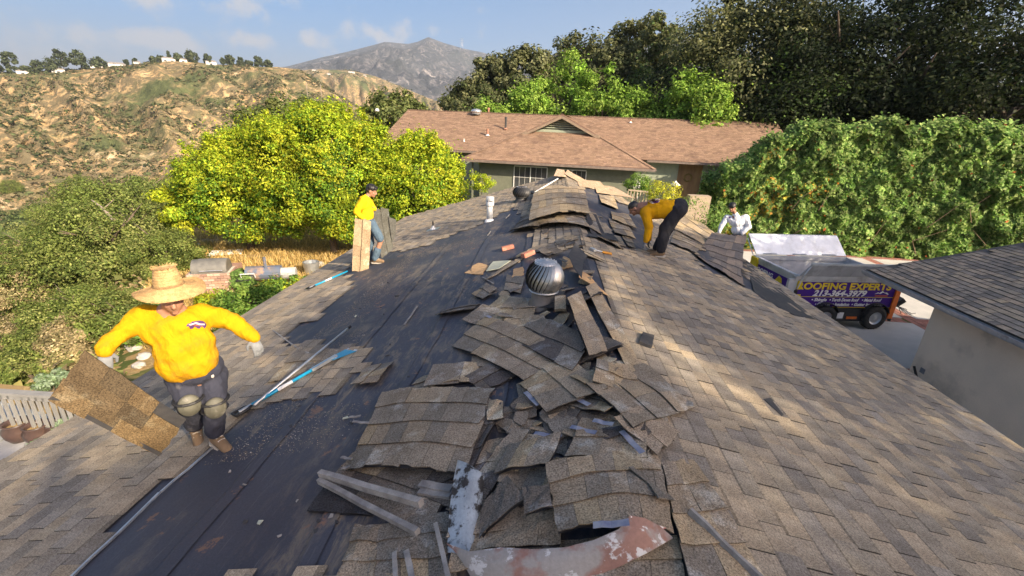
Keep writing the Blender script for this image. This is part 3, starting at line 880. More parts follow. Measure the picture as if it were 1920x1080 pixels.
# two slim conifers
for i, (px, lab) in enumerate(((1378, 'left one of two slim dark conifers rising out of the top edge'), (1402, 'right one of two slim dark conifers rising out of the top edge'))):
    p = aty(px, -50, 46)
    arr = crown_arrays(190 + i, (p[0], p[1], p[2] - 5), (.75, .75, 7.5), 60, .4, 9000, .3, DK, .5, .3, 1, .6)
    tree('conifer_tree', (p[0], p[1], .6), (p[0], p[1], p[2] - 5), (.7, .7, 7), arr, lab, trunk_r=.2, nlimb=2, seed=i)
# olive trees left of the neighbouring house
for i, (px, py, y, rx, rz, lab) in enumerate(((540, 178, 48, 5.5, 5, 'wide olive green tree rising behind the yellow green trees on the left'), (735, 168, 46, 3.6, 4, 'olive green tree showing over the left end of the tiled roof'), (600, 186, 52, 4, 4, 'olive tree between the canyon hill and the yellow green trees'))):
    big(200 + i, at_top(px, py, y, rz), (rx, rx * .8, rz), 15000, .36, [(.14, .17, .06), (.18, .20, .07), (.1, .13, .04)], lab, nc=90, gz_=-4)

# scrub trees on the near canyon slope
SCR = [(.14, .19, .045), (.18, .22, .055), (.11, .15, .04), (.23, .25, .08)]
SCR2 = [(.36, .29, .16), (.42, .34, .2), (.30, .26, .13), (.22, .22, .09)]
k = 0
for (px, py, r, dry, lab) in (
        (20, 330, 5.5, 0, 'olive scrub tree at the left edge just below the brown hill'), (150, 320, 5.5, 0, 'olive scrub tree under the yellow cliff patch'), (262, 318, 5, 0, 'olive scrub tree close below the dark gully'), (345, 300, 4.5, 0, 'olive scrub tree left of the yellow green trees, upper one'),
        (80, 385, 5.5, 0, 'large olive scrub oak in the middle of the left slope'), (210, 375, 5.5, 0, 'large olive scrub oak around the bare white branch'), (318, 372, 3.6, 0, 'scrub tree touching the yellow green tree'),
        (15, 425, 4.4, 0, 'scrub tree at the left edge halfway down the slope'), (140, 440, 4.6, 0, 'dense scrub oak above the straw hat to the left'), (262, 432, 4.2, 0, 'dense scrub oak next to the dry grass terrace'),
        (70, 500, 2.4, 1, 'wide dry brown thicket at the left, level with the straw hat'), (120, 520, 2.6, 0, 'scrub bush tree left of the straw hat'), (215, 495, 3.0, 0, 'scrub bush tree touching the straw hat'), (318, 478, 1.6, 0, 'small grey shrub at the near corner of the dry grass'),
        (20, 560, 1.9, 1, 'dry brown brush at the left edge beside the slope'), (75, 545, 1.7, 1, 'dry brown brush with thin grey twigs'), (150, 590, 1.6, 0, 'sparse green shrub near the raised sleeve'),
        (40, 640, 1.4, 1, 'straw coloured brush above the deck railing'), (110, 660, 1.3, 0, 'sparse weedy shrub above the carried shingle panel'), (170, 640, 1.2, 1, 'dry weed clump beside the grey glove'), (10, 700, 1.2, 1, 'dry weed clump behind the deck railing'), (70, 705, 1.1, 0, 'green weed clump behind the deck railing'),
        (235, 600, 1.3, 0, 'bushy plant behind the yellow sleeve')):
    p = ghit(px, py + 30)
    big(300 + k, (p[0], p[1], p[2] + r * .45), (r, r, r * .72), int(16000 + 6000 * r), .05 + .022 * r, SCR2 if dry else SCR, lab, nc=int(60 + 18 * r), cr=r * .22, tr=.05 + .03 * r,
        name='dry_bush' if dry else ('scrub_oak' if r > 2.5 else 'shrub'), gz_=p[2] - .3, shell=.45, sp=.15)
    k += 1
# a bare fallen branch in the scrub
mb = MB(); p = ghit(195, 400); q = np.array([p[0], p[1], p[2] + 3.5])
a = atd(172, 375, 26); b = atd(213, 412, 25)
mb.tube([a, (a + b) / 2 + np.array([0, 0, .12]), b], [.03, .06, .09], 6); mb.tube([(a + b) / 2, (a + b) / 2 + np.array([.7, .2, .6])], [.04, .01], 5)
tag(mb.build('bare_branch', DRYW), 'bare pale branch sticking out of the scrub oak on the left slope', 'branch')

# ---- uncountable greenery
def clumps(name, C, R, per, lsize, cols, label, seed, sq=.75, upb=.5):
    rng = np.random.default_rng(seed); n = len(C)
    d = rng.normal(size=(n, per, 3)); d /= np.linalg.norm(d, axis=2, keepdims=True); d[:, :, 2] = np.abs(d[:, :, 2]) * sq
    P = C[:, None, :] + d * (R[:, None, None] * (.6 + .5 * rng.random((n, per, 1))))
    N = d + rng.normal(size=d.shape) * .4; N[:, :, 2] += upb
    col = np.repeat(palette(rng, n, cols, .22), per, 0) * (1 + .2 * rng.normal(size=(n * per, 1)))
    ls = np.repeat(R, per)[:, None] * lsize
    v, f, c = leafquads(P.reshape(-1, 3), N.reshape(-1, 3), ls, np.clip(col, .003, 1), rng, .8)
    return tag(link(name, npmesh(name, v, f, c, LEAF)), label, 'vegetation', kind='stuff')
rng = np.random.default_rng(77)
def scatter(n, r0, r1, a0, a1, keep):
    a = np.radians(rng.uniform(a0, a1, n)); r = np.sqrt(rng.uniform(r0 ** 2, r1 ** 2, n))
    x = CAM[0] + np.sin(a) * r; y = CAM[1] + np.cos(a) * r; k = keep(x, y, r, a)
    return x[k], y[k], r[k], a[k]
x, y, r, a = scatter(5200, 48, 420, -68, -2, lambda x, y, r, a: (fbm(x / 45, y / 45, 3, 5) > .40 + .25 * np.clip((r - 300) / 150, 0, 1) + .1 * (r < 80)))
clumps('valley_woods', np.stack([x, y, ground_h(x, y)], 1), rng.uniform(2.0, 5.2, len(x)) * np.clip(r / 120, .5, 1), 60, .26, [(.13, .17, .055), (.10, .135, .045), (.17, .19, .07), (.08, .11, .045), (.20, .21, .08)], 'olive green woods covering the canyon floor', 3)
x, y, r, a = scatter(30000, 330, 770, -68, 6, lambda x, y, r, a: fbm(x / 38, y / 38, 5, 8) + .17 * np.clip((620 - r) / 220, 0, 1) > .47)
clumps('hillside_chaparral', np.stack([x, y, ground_h(x, y) - .3], 1), rng.uniform(.8, 2.8, len(x)), 10, .8, [(.13, .13, .065), (.095, .115, .05), (.17, .145, .08), (.075, .095, .04), (.21, .17, .10)], 'brown and olive chaparral dotted over the far hillside', 4, .8)
x, y, r, a = scatter(4200, 1150, 1700, -50, 20, lambda x, y, r, a: fbm(x / 90, y / 90, 4, 18) > .5)
clumps('distant_chaparral', np.stack([x, y, ground_h(x, y) - .5], 1), rng.uniform(3, 7, len(x)), 9, .7, [(.13, .13, .07), (.10, .11, .05)], 'dark brush on the second brown hill', 6, .7)
x, y, r, a = scatter(16000, 12, 60, -80, -12, lambda x, y, r, a: (x < _edge(y) - .3) & (fbm(x / 3, y / 3, 3, 15) > .42))
clumps('slope_brush', np.stack([x, y, ground_h(x, y) - .1], 1), rng.uniform(.25, .9, len(x)), 16, .36, [(.30, .27, .10), (.36, .28, .14), (.17, .20, .06), (.22, .24, .08), (.42, .32, .18)], 'dry weeds and low brush on the canyon slope', 7, .9)

# skyline trees and houses on the far hill
def on_skyline(px):
    d = pray(px, 200); az = math.atan2(d[0], d[1]); rr = R1 - 6
    x = CAM[0] + math.sin(az) * rr; y = CAM[1] + math.cos(az) * rr
    return x, y, ground_z(x, y)
M1 = 1.0 * R1 / FPX      # metres per source pixel at the crest
for i, (px, hpx, wpx, lab) in enumerate(((43, 30, 16, 'tall pointed dark tree near the left end of the far ridge'), (12, 12, 18, 'low tree at the extreme left of the far ridge'), (68, 8, 12, 'small tree right of the tall pointed one on the far ridge'),
        (90, 16, 12, 'leaning little tree before the three taller ones on the far ridge'), (115, 16, 17, 'round tree left of the feathery one on the far ridge'), (139, 30, 18, 'feathery tall tree left part of the far ridge'), (172, 24, 22, 'bushy cone shaped tree on the far ridge'),
        (206, 14, 18, 'umbrella shaped tree by the ridge houses'), (256, 8, 5, 'thin sapling on the ridge by the white house'), (272, 9, 6, 'second thin sapling on the ridge by the white house'), (306, 8, 9, 'small tree left of the ridge summit'), (319, 8, 9, 'rounded shrub tree on the ridge summit'), (336, 17, 4, 'slim cypress on the ridge summit'),
        (350, 11, 12, 'round tree right of the slim cypress'), (376, 15, 20, 'broad tree above the sandy scar'), (404, 14, 12, 'pointed tree pair in the middle of the ridge'), (432, 10, 7, 'small pointed tree right of the middle ridge house'), (445, 15, 13, 'bushy tree on the ridge right of middle'), (463, 12, 9, 'narrow tree on the ridge right of middle'),
        (478, 8, 12, 'low tree on the descending ridge'), (496, 15, 16, 'largest tree at the right end of the ridge'), (513, 10, 12, 'last bushy tree at the right end of the ridge'))):
    x, y, z = on_skyline(px); h = hpx * M1 * .95; w = wpx * M1 * .42
    arr = crown_arrays(400 + i, (x, y, z + h * .45), (w, w, h * .5), 30, w * .34, 1300, 2.3, [(.07, .09, .045), (.09, .11, .055)], .5, .3, .9, .3)
    tree('ridge_tree', (x, y, z - 2), (x, y, z + h * .5), (w * .5, w * .5, h * .4), arr, lab, group='trees along the far ridge', trunk_r=.35, nlimb=2, seed=i)
M_WH = pmat('white_render', (.62, .60, .57), (.52, .50, .47), .2, attr=False); M_RF = pmat('grey_roofing', (.25, .23, .22), (.18, .17, .16), .3, attr=False); M_GL = pmat('dark_window', (.05, .06, .07), attr=False, rough=.2)
def farhouse(px, wpx, hpx, lab, rr=None, grp='houses on the far ridge', dz=0):
    x, y, z = on_skyline(px); m = M1
    if rr:
        d = pray(px, 200); az = math.atan2(d[0], d[1]); x = CAM[0] + math.sin(az) * rr; y = CAM[1] + math.cos(az) * rr; z = ground_z(x, y); m = rr / FPX
    w, h = wpx * m * .75, hpx * m * .6; z += dz - 1
    t = thing('hillside_house', (x, y, z), lab, 'house', grp)
    az = math.atan2(x - CAM[0], y - CAM[1]); Rm = Matrix.Rotation(-az, 3, 'Z')
    def loc(a, b, c): q = Rm @ Vector((a, b, 0)); return (x + q.x, y + q.y, z + c)
    mb = MB(); mb.box(loc(0, 0, h * .3), (w, 8, h * .8 + 4), Rm); mb.build('wall', M_WH, t)
    mb = MB(); o = w * .53
    P = [loc(-o, -4.6, h * .7 + 2.02), loc(o, -4.6, h * .7 + 2.02), loc(o, 4.6, h * .7 + 2.02), loc(-o, 4.6, h * .7 + 2.02)]
    T = [loc(-o * .7, -.3, h * .7 + 4), loc(o * .7, -.3, h * .7 + 4), loc(o * .7, .3, h * .7 + 4), loc(-o * .7, .3, h * .7 + 4)]
    mb.hexa(P + T); mb.build('roof', M_RF, t)
    for k in range(max(1, int(w / 6))):
        mb = MB(); mb.box(loc(-w / 2 + (k + .5) * w / max(1, int(w / 6)), -4.03, h * .35), (2.6, .1, 1.6), Rm); mb.build('window', M_GL, t)
for px, w, h, lab in ((62, 14, 3, 'low white house left on the far ridge behind the pointed tree'), (128, 16, 4, 'pale house between the feathery tree and the round one'), (200, 16, 4, 'pale low house under the umbrella shaped tree'), (238, 24, 5, 'white ridge house with two roofs beside the saplings'),
        (334, 20, 4, 'long white house on the ridge summit'), (360, 12, 2.5, 'small white outbuilding right of the summit house'), (410, 17, 5, 'white cube shaped house below the middle ridge trees'), (275, 10, 3, 'tiny white house left of the ridge summit')):
    farhouse(px, w, h, lab)
for px, w, h, lab in ((597, 10, 2.6, 'white house left on the second hill'), (622, 9, 2.2, 'white house middle of the second hill'), (664, 13, 3.2, 'white house with flat roof right on the second hill crest'), (688, 6, 2.4, 'last small white house on the second hill crest')):
    farhouse(px, w, h, lab, 1640, 'houses on the second hill')
# transmission pylon on the mountain
mb = MB(); d = pray(866, 95); az = math.atan2(d[0], d[1]); x = CAM[0] + math.sin(az) * 5150; y = CAM[1] + math.cos(az) * 5150; z = ground_z(x, y)
for sx in (-1, 1):
    mb.tube([(x + sx * 14, y, z), (x + sx * 3, y, z + 95)], [1.6, 1.2], 5, (.5, .5, .5))
for q in (55, 75, 93): mb.tube([(x - 22, y, z + q), (x + 22, y, z + q)], 1.4, 4, (.5, .5, .5))
mb.tube([(x - 12, y, z + 15), (x + 6, y, z + 55)], 1, 4); mb.tube([(x + 12, y, z + 15), (x - 6, y, z + 55)], 1, 4)
tag(mb.build('power_pylon', GALV), 'distant lattice power pylon on the right shoulder of the mountain', 'pylon')
for px, h, lab in ((577, 15, 'left thin utility pole on the slope of the far hill'), (603, 14, 'right thin utility pole on the slope of the far hill')):
    p = ghit(px, 182); mb = MB(); mb.tube([(p[0], p[1], p[2] - 1), (p[0], p[1], p[2] + h)], .35, 5); mb.beam((p[0] - 1.6, p[1], p[2] + h - 1.5), (p[0] + 1.6, p[1], p[2] + h - 1.5), .3, .3)
    tag(mb.build('utility_pole', DRYW), lab, 'pole')

# ---- the tall trees east of the drive (outside the picture) whose shade falls over the roof
LITBAND = [roofpt(*q, 1)[:2] for q in ((1062, 470), (1090, 505), (1150, 560), (1230, 640), (1330, 700), (1440, 770))]
def dist_poly(p, L):
    best = 9
    for a, b in zip(L, L[1:]):
        a = np.array(a); b = np.array(b); t = np.clip(np.dot(p - a, b - a) / np.dot(b - a, b - a), 0, 1); best = min(best, np.linalg.norm(p - a - t * (b - a)))
    return best
blobs = []
rs = np.random.default_rng(9)
def shade(T, r, k0=18, k1=27):
    k = rs.uniform(k0, k1); blobs.append((np.array(T) + SD * k, r))
for X in np.arange(.2, 4.6, .62):
    for Y in np.arange(-1.2, 12.6, .62):
        p = np.array([X, Y]) + rs.uniform(-.12, .12, 2)
        if dist_poly(p, LITBAND) < .47: continue
        if rs.random() < .05: continue
        shade((p[0], p[1], roofz(p[0])), .52)
for X in np.arange(-3.0, .2, .6):
    for Y in np.arange(-.6, 4.4, .6):
        if Y > 3.4 + .5 * math.sin(X * 3): continue
        shade((X, Y, roofz(X)), .5)
for X in np.arange(-5.9, -3.0, .6):
    for Y in np.arange(-.6, 2.6, .6):
        if rs.random() < .62: shade((X, Y, roofz(X)), .42)
for X in np.arange(-3.6, 0, .7):
    for Y in np.arange(4, 12, .7):
        f_ = vnoise(np.array([X * .9]), np.array([Y * .55]), 4)[0]
        if f_ > .60: shade((X, Y, roofz(X)), .38)
for X in np.arange(7, 14, 1.0):
    for Y in np.arange(0, 13, 1.0): shade((X, Y, 3.8), .85, 12, 22)
for X in np.arange(6, 13, 1.0):
    for Y in np.arange(9, 18.5, 1.0):
        if rs.random() < .85: shade((X, Y, 1.5), .8, 14, 24)
groups = {}
for c_, r_ in blobs:
    groups.setdefault((int((c_[0] - c_[1] * 1.2) // 13)), []).append((c_, r_))
LB = ['tall leafy tree right behind the camera beyond the garage', 'tall leafy tree in the middle of the row beyond the garage', 'tall leafy tree at the drive beyond the garage roof', 'tall leafy tree furthest along the drive']
for gi, (key, bl) in enumerate(sorted(groups.items())):
    C = np.array([b[0] for b in bl]); R = np.array([b[1] for b in bl]); cnt_ = (150 * (R / .52) ** 2).astype(int); C = np.repeat(C, cnt_, 0); R = np.repeat(R, cnt_); n = len(C)
    d = rs.normal(size=(n, 3)); d /= np.linalg.norm(d, axis=1, keepdims=True)
    P = C + d * R[:, None] * rs.random((n, 1)) ** .5
    N = np.tile(SD, (len(P), 1)) + rs.normal(size=P.shape) * .5
    arr = leafquads(P, N, .13, palette(rs, len(P), BRT), rs, .75)
    cc = C.mean(0); t = tree('shade_tree', (cc[0], cc[1], .6), cc, (3, 3, 2), arr, LB[min(gi, 3)] + (' behind the first' if gi > 3 else ''), group='shade trees east of the drive', trunk_r=.3, nlimb=14, spread=5, seed=gi)
blobs = []
for u in np.arange(0, 1.01, .055):
    for z in np.arange(6, 24, 2.4):
        x = 17 + 24 * u; y = 43 - 8 * u
        if x < 22 and z > 12: continue
        if x < 19: continue
        shade((x, y, z), 1.9, 16, 26)
C = np.array([b[0] for b in blobs]); n = len(C); per = 60; R = np.array([b[1] for b in blobs])
k_ = np.array([abs(math.degrees(math.atan2(c_[0] - CAM[0], c_[1]))) > 52 for c_ in C]); C = C[k_]; R = R[k_]; n = len(C)
d = rs.normal(size=(n, per, 3)); d /= np.linalg.norm(d, axis=2, keepdims=True)
P = (C[:, None] + d * R[:, None, None] * rs.random((n, per, 1)) ** .5).reshape(-1, 3)
arr = leafquads(P, np.tile(SD, (len(P), 1)) + rs.normal(size=P.shape) * .5, .9, palette(rs, len(P), DK), rs, .8)
cc = C.mean(0); tree('shade_tree', (cc[0], cc[1], .6), cc, (6, 6, 5), arr, 'huge dark tree on the high ground far right of the hedge', trunk_r=.6, nlimb=14, spread=9, seed=50)
# ------------------------------------------------------------------ neighbouring house
NA = math.radians(-5.5); NO = np.array([-0.35, 25.3])
def nl(a, b, z): return (NO[0] + a * math.cos(NA) - b * math.sin(NA), NO[1] + a * math.sin(NA) + b * math.cos(NA), z)
nb = thing('neighbour_house', nl(0, 6, .7), 'grey green house beyond the ridge with reddish brown roof and louvred gablet', 'house')
RED = [(.29, .195, .135), (.27, .18, .125), (.25, .165, .115), (.31, .21, .145), (.225, .15, .11), (.28, .19, .13)]
def plane_tabs(mb, P0, Uv, Yv, umax, yr, tints, rg, e=EXPO, ws=(.18, .24, .30, .30), th=.011, jit=0):
    P0, Uv, Yv = V3(P0), V3(Uv).normalized(), V3(Yv).normalized(); Z = Uv.cross(Yv)
    if Z.z < 0: Z = -Z
    n = int(umax / e)
    for k in range(n + 1):
        u = (k + .5) * e
        if u > umax: break
        a, b = yr(u)
        y = a - rg.uniform(0, .25)
        while y < b:
            w = rg.choice(ws); y0, y1 = max(y, a), min(y + w, b); y += w
            if y1 - y0 < .03: continue
            c = rg.choice(tints); v = rg.uniform(.9, 1.1); c = tuple(q * v for q in c); h = th + rg.choice((0, .003, .006))
            vs = []
            for uu, zz in ((u - e * .6, 0.004), (u + e * .5, h)):
                for yy in (y0 + .002, y1 - .002): vs.append(P0 + Uv * uu + Yv * yy + Z * zz)
            vs += [vs[2] - Z * h, vs[3] - Z * h, vs[0] - Z * .006, vs[1] - Z * .006]
            mb.add(vs, [(0, 1, 3, 2), (2, 3, 5, 4), (0, 2, 4, 6), (1, 7, 5, 3)], c)
def nvec(a, b, z): 
    p = nl(a, b, z); q = nl(0, 0, 0); return (p[0] - q[0], p[1] - q[1], p[2] - q[2])
rg = random.Random(31)
WS = .49; WH = 5.3; WE = 4.55; WR = WE + WS * WH
MS = .42; MB_, MR = 11.0, 7.3; MD = 6.1; ML, MRt = -13.0, 14.6
MAIN_E = MR - MS * MD
M_NDECK = pmat('roof_felt', (.20, .12, .09), attr=False)
mb = MB(); m2 = MB()
# main roof front and back plane (deck)
def quad_slab(m, pts, t=.06):
    lo = [(p[0], p[1], p[2] - t) for p in pts]; m.hexa(lo + list(pts)) if len(pts) == 4 else m.add(lo + list(pts), [(2, 1, 0), (3, 4, 5), (0, 1, 4, 3), (1, 2, 5, 4), (2, 0, 3, 5)])
quad_slab(m2, [nl(ML, MB_ - MD, MAIN_E), nl(MRt, MB_ - MD, MAIN_E), nl(MRt, MB_, MR), nl(ML, MB_, MR)])
quad_slab(m2, [nl(ML, MB_, MR), nl(MRt, MB_, MR), nl(MRt, MB_ + MD, MAIN_E), nl(ML, MB_ + MD, MAIN_E)])
L = math.hypot(1, MS)
plane_tabs(mb, nl(0, MB_, MR + .004), nvec(0, -1, -MS), nvec(1, 0, 0), MD * L, lambda u: (ML, MRt), RED, rg)
# wing
gb = 3.25                       # gablet set back
hw = WH - gb                    # half width of gablet base
zb = WE + WS * gb
quad_slab(m2, [nl(-WH, 0, WE), nl(WH, 0, WE), nl(hw, gb, zb), nl(-hw, gb, zb)])
Lw = math.hypot(1, WS)
plane_tabs(mb, nl(0, gb, zb + .004), nvec(0, -1, -WS), nvec(1, 0, 0), gb * Lw, lambda u: (-(hw + u / Lw), hw + u / Lw), RED, rg)
bend = 10.6
for sg in (-1, 1):
    # side planes: from ridge out to side eave; front boundary follows gablet then hip
    pts = [nl(0, gb - .45, WR), nl(0, bend, WR), nl(sg * WH, bend, WE), nl(sg * WH, 0, WE), nl(sg * hw, gb, zb), nl(sg * hw, gb - .45, zb)]
    lo = [(p[0], p[1], p[2] - .06) for p in pts]
    m2.add(pts + lo, [(0, 1, 2, 3, 4, 5), (6, 11, 10, 9, 8, 7), (2, 3, 9, 8), (5, 0, 6, 11)])
    def yr(u, sg=sg):
        r = u / Lw           # horizontal run from ridge
        return (gb - .45 if r < hw else gb - (r - hw), bend)
    plane_tabs(mb, nl(0, 0, WR + .004), nvec(sg, 0, -WS), nvec(0, 1, 0), WH * Lw, yr, RED, rg)
o = mb.build('roof_shingles', SHING, nb); o['kind'] = 'stuff'
m2.build('roof_deck', M_NDECK, nb)
# ridge and hip caps
def caps(m, p, q, cols, n, w=.26):
    p, q = V3(p), V3(q); rr = random.Random(2)
    for i in range(n):
        a = p.lerp(q, i / n); b = p.lerp(q, (i + 1.15) / n); side = (b - a).cross(Vector((0, 0, 1))).normalized() * w / 2
        up = Vector((0, 0, .03)); lift = Vector((0, 0, .012))
        m.add([a - side + lift * 0, a + up, a + side, b - side + lift, b + up + lift, b + side + lift], [(0, 1, 4, 3), (1, 2, 5, 4), (3, 4, 5)], rr.choice(cols))
for p_, q_, n_ in ((nl(ML, MB_, MR), nl(MRt, MB_, MR), 120), (nl(0, bend, WR), nl(0, gb - .45, WR), 40), (nl(-hw, gb, zb), nl(-WH, 0, WE), 24), (nl(hw, gb, zb), nl(WH, 0, WE), 24)):
    mb = MB(); caps(mb, p_, q_, RED, n_); mb.build('ridge_cap', SHING, nb)
# gablet: louvres, barge boards
M_GRN = pmat('green_grey_paint', (.17, .18, .13), (.14, .15, .11), 4, attr=False, bump=.15, bscale=30)
M_GRNL = pmat('pale_green_paint', (.32, .36, .27), (.28, .31, .24), 4, attr=False)
M_TRIM = pmat('brown_trim', (.27, .20, .14), (.20, .15, .11), 6, attr=False)
mb = MB(); mb.add([nl(-hw, gb + .12, zb - .02), nl(hw, gb + .12, zb - .02), nl(0, gb + .12, WR - .1)], [(0, 1, 2)]); mb.build('gablet_back', M_DECK, nb)
for k in range(7):
    z = zb + .10 + k * .125; w = hw * (1 - (z - zb) / (WR - zb)) - .12
    if w < .15: continue
    m3 = MB(); m3.beam(nl(-w, gb + .02, z), nl(w, gb + .02, z), .10, .045, up=nvec(0, .5, 1)); m3.build('louvre', M_GRNL, nb)
for sg in (-1, 1):
    m3 = MB(); m3.beam(nl(sg * (hw + .28), gb - .42, zb - .22), nl(0, gb - .42, WR - .10), .05, .22); m3.build('barge_board', M_TRIM, nb)
m3 = MB(); m3.beam(nl(0, gb - .02, zb), nl(0, gb - .02, WR - .2), .05, .04); m3.build('louvre_post', M_GRNL, nb)
m3 = MB(); m3.beam(nl(-hw + .1, gb - .05, zb + .05), nl(hw - .1, gb - .05, zb + .05), .06, .12); m3.build('sill', M_GRNL, nb)
# gutters and fascia
GUTB = pmat('brown_gutter', (.22, .17, .14), (.15, .12, .10), 6, attr=False, rough=.5)
for a, b, z in (((-WH - .02, -.06), (WH + .02, -.06), WE), ((WH + .06, 0), (WH + .06, 4.6), WE), ((WH + .1, MB_ - MD - .06), (MRt, MB_ - MD - .06), MAIN_E), ((ML, MB_ - MD - .06), (-WH - .1, MB_ - MD - .06), MAIN_E)):
    m3 = MB(); m3.beam(nl(*a, z - .09), nl(*b, z - .09), .12, .12); m3.build('gutter', GUTB, nb)
# walls
fz = .5
mb = MB()
def wallq(m, a0, b0, a1, b1, z0, z1, t=.14):
    m.beam(nl(a0, b0, (z0 + z1) / 2), nl(a1, b1, (z0 + z1) / 2), t, z1 - z0)
wallq(mb, -WH + .9, .75, WH - .9, .75, fz, WE + .2)
wallq(mb, -WH + .9, .82, -WH + .9, 6, fz, WE + .2)
mb.build('wall', M_GRN, nb)
mb = MB()
wallq(mb, WH - .9, .82, WH - .9, 5.6, fz, WE + .2)
wallq(mb, WH - .83, 5.7, WH + 2.2, 5.7, fz, MAIN_E + .2); wallq(mb, WH + 3.7, 5.7, MRt - .6, 5.7, fz, MAIN_E + .2); wallq(mb, ML + .6, 5.7, -WH + .83, 5.7, fz, MAIN_E + .2)
wallq(mb, MRt - .6, 5.77, MRt - .6, 16, fz, MAIN_E + .2); wallq(mb, ML + .6, 5.77, ML + .6, 16, fz, MAIN_E + .2); wallq(mb, ML + .6, 16.1, MRt - .6, 16.1, fz, MAIN_E + .2)
mb.build('wall', M_GRNL, nb)
mb = MB(); wallq(mb, WH + 2.2, 5.9, WH + 3.7, 5.9, fz, MAIN_E + .1); d_ = mb.build('door', pmat('wood_door', (.36, .23, .11), (.25, .15, .08), 4, attr=False, stretch=(1, 1, .2)), nb)
mb = MB(); q = nl(WH + 2.9, 5.78, 3.7)
mb.tube([(q[0] + .22 * math.cos(t), q[1], q[2] + .22 * math.sin(t)) for t in np.linspace(0, 2 * math.pi, 17)], .05, 6); mb.build('wreath', pmat('dry_wreath', (.16, .14, .06), (.3, .2, .06), 30, attr=False), d_)
M_WHT = pmat('white_paint', (.78, .77, .74), attr=False, rough=.5)
M_PANE = pmat('window_glass', (.045, .05, .055), (.09, .09, .09), 1.2, attr=False, rough=.08, spec=.7)
def window(a0, a1, z0, z1, b=.66):
    w = MB(); t = .06
    for (p, q) in (((a0, z0), (a1, z0)), ((a0, z1), (a1, z1))): w.beam(nl(p[0], b, p[1]), nl(q[0], b, q[1]), .05, t)
    for a in (a0, a1, (a0 + a1) / 2): w.beam(nl(a, b, z0 + t / 2), nl(a, b, z1 - t / 2), .05, t, up=nvec(0, 1, 0))
    f = w.build('window', M_WHT, nb)
    g = MB(); g.beam(nl(a0, b + .012, (z0 + z1) / 2), nl(a1, b + .012, (z0 + z1) / 2), .015, z1 - z0); g.build('pane', M_PANE, f)
    g = MB()
    for k in range(1, 6):
        if k == 3: continue
        a = a0 + (a1 - a0) * k / 6; g.beam(nl(a, b - .004, z0), nl(a, b - .004, z1), .012, .018, up=nvec(0, 1, 0))
    g.beam(nl(a0, b - .006, z0 + (z1 - z0) * .55), nl(a1, b - .006, z0 + (z1 - z0) * .55), .012, .018)
    g.build('muntins', M_WHT, f)
window(-2.35, -.45, 2.9, 4.25); window(.15, 1.75, 2.9, 4.2)
mb = MB(); mb.beam(nl(-WH + .55, .4, fz), nl(-WH + .55, .4, WE), .1, .1, up=(1, 0, 0)); mb.build('post', M_GRN, nb)
mb = MB(); mb.tube([nl(WH - .35, .1, WE - .1), nl(WH - .6, .5, WE - .35), nl(WH - .75, .62, fz)], .045, 8); mb.build('downspout', M_WHT, nb)
# roof vents
COP = pmat('brown_vent_paint', (.40, .20, .13), (.30, .15, .10), 12, attr=False)
BLK = pmat('black_metal', (.035, .035, .035), (.05, .05, .05), 10, attr=False, rough=.5)
def nroof(px, py):
    # point on the main front plane
    r = pray(px, py); A = V3(nl(0, MB_, MR)); n = V3(nvec(1, 0, 0)).cross(V3(nvec(0, -1, -MS)))
    t = (A - V3(CAM)).dot(n) / V3(r).dot(n); return CAM + r * t
for px, py, h, r_, m_ in ((948, 243, .85, .075, BLK), (914, 255, .45, .07, COP), (870, 266, .22, .03, M_WHT), (1182, 231, .28, .05, COP), (916, 209, .45, .07, COP)):
    p = nroof(px, py) if py > 215 else np.array(nl(*( -6.2, MB_ + .4), MR - .1)); mb = MB()
    if py <= 215: p = aty(px, 212, nl(-6, MB_, 0)[1] + .2); p[2] = MR - .1
    mb.tube([p + [0, 0, -.05], p + [0, 0, h]], r_, 10)
    if h > .3: mb.tube([p + [0, 0, h - .12], p + [0, 0, h + .02]], r_ * 1.35, 10)
    v_ = mb.build('vent_pipe', m_, nb)
    mb = MB(); mb.lathe(p, [(r_ * 2.4, .02), (r_ * 1.2, .10), (r_, .12)], 12); mb.build('flashing', COP if m_ is BLK else M_WHT, v_)
p = aty(893, 213, nl(-6, MB_, 0)[1] - .4); p[2] = MR - .15
mb = MB(); mb.lathe(p, [(.34, 0), (.34, .13), (.42, .16), (.40, .26), (.28, .36), (.0, .40)], 20); mb.build('dome_vent', GALV, nb, True)
p = aty(707, 206, nl(-12, MB_, 0)[1] - .4); mb = MB(); mb.lathe((p[0], p[1], MR - .3), [(.16, .1), (.16, .2), (.1, .28), (0, .3)], 14)
tag(mb.build('satellite_dome', M_WHT), 'small white dome at the left end of the tiled ridge', 'vent')
# lamp post, little fence and shrubs in front of the neighbouring entrance
p = aty(1262, 372, 21.5)
lt = thing('garden_lamp', p, 'white pagoda shaped garden lamp on a slim post by the entrance', 'lamp')
mb = MB(); mb.tube([p - [0, 0, 1], p + [0, 0, .75]], .025, 8); mb.build('post', M_WHT, lt)
mb = MB(); mb.lathe(p + np.array([0, 0, .62]), [(.24, 0), (.07, .12), (.05, .16), (0, .2)], 12); mb.build('lamp_shade', M_WHT, lt)
M_WOODF = pmat('weathered_wood', (.40, .33, .24), (.30, .24, .17), 6, attr=False, stretch=(1, 1, .3), rough=.9)
a = aty(1178, 356, 22.5); b = aty(1225, 361, 22.5)
fc = thing('picket_railing', a, 'small wooden railing in front of the neighbouring entrance', 'railing')
mb = MB(); mb.beam(a, b, .08, .07); mb.build('rail', M_WOODF, fc)
mb = MB(); mb.beam(a - [0, 0, .75], b - [0, 0, .75], .06, .06); mb.build('rail', M_WOODF, fc)
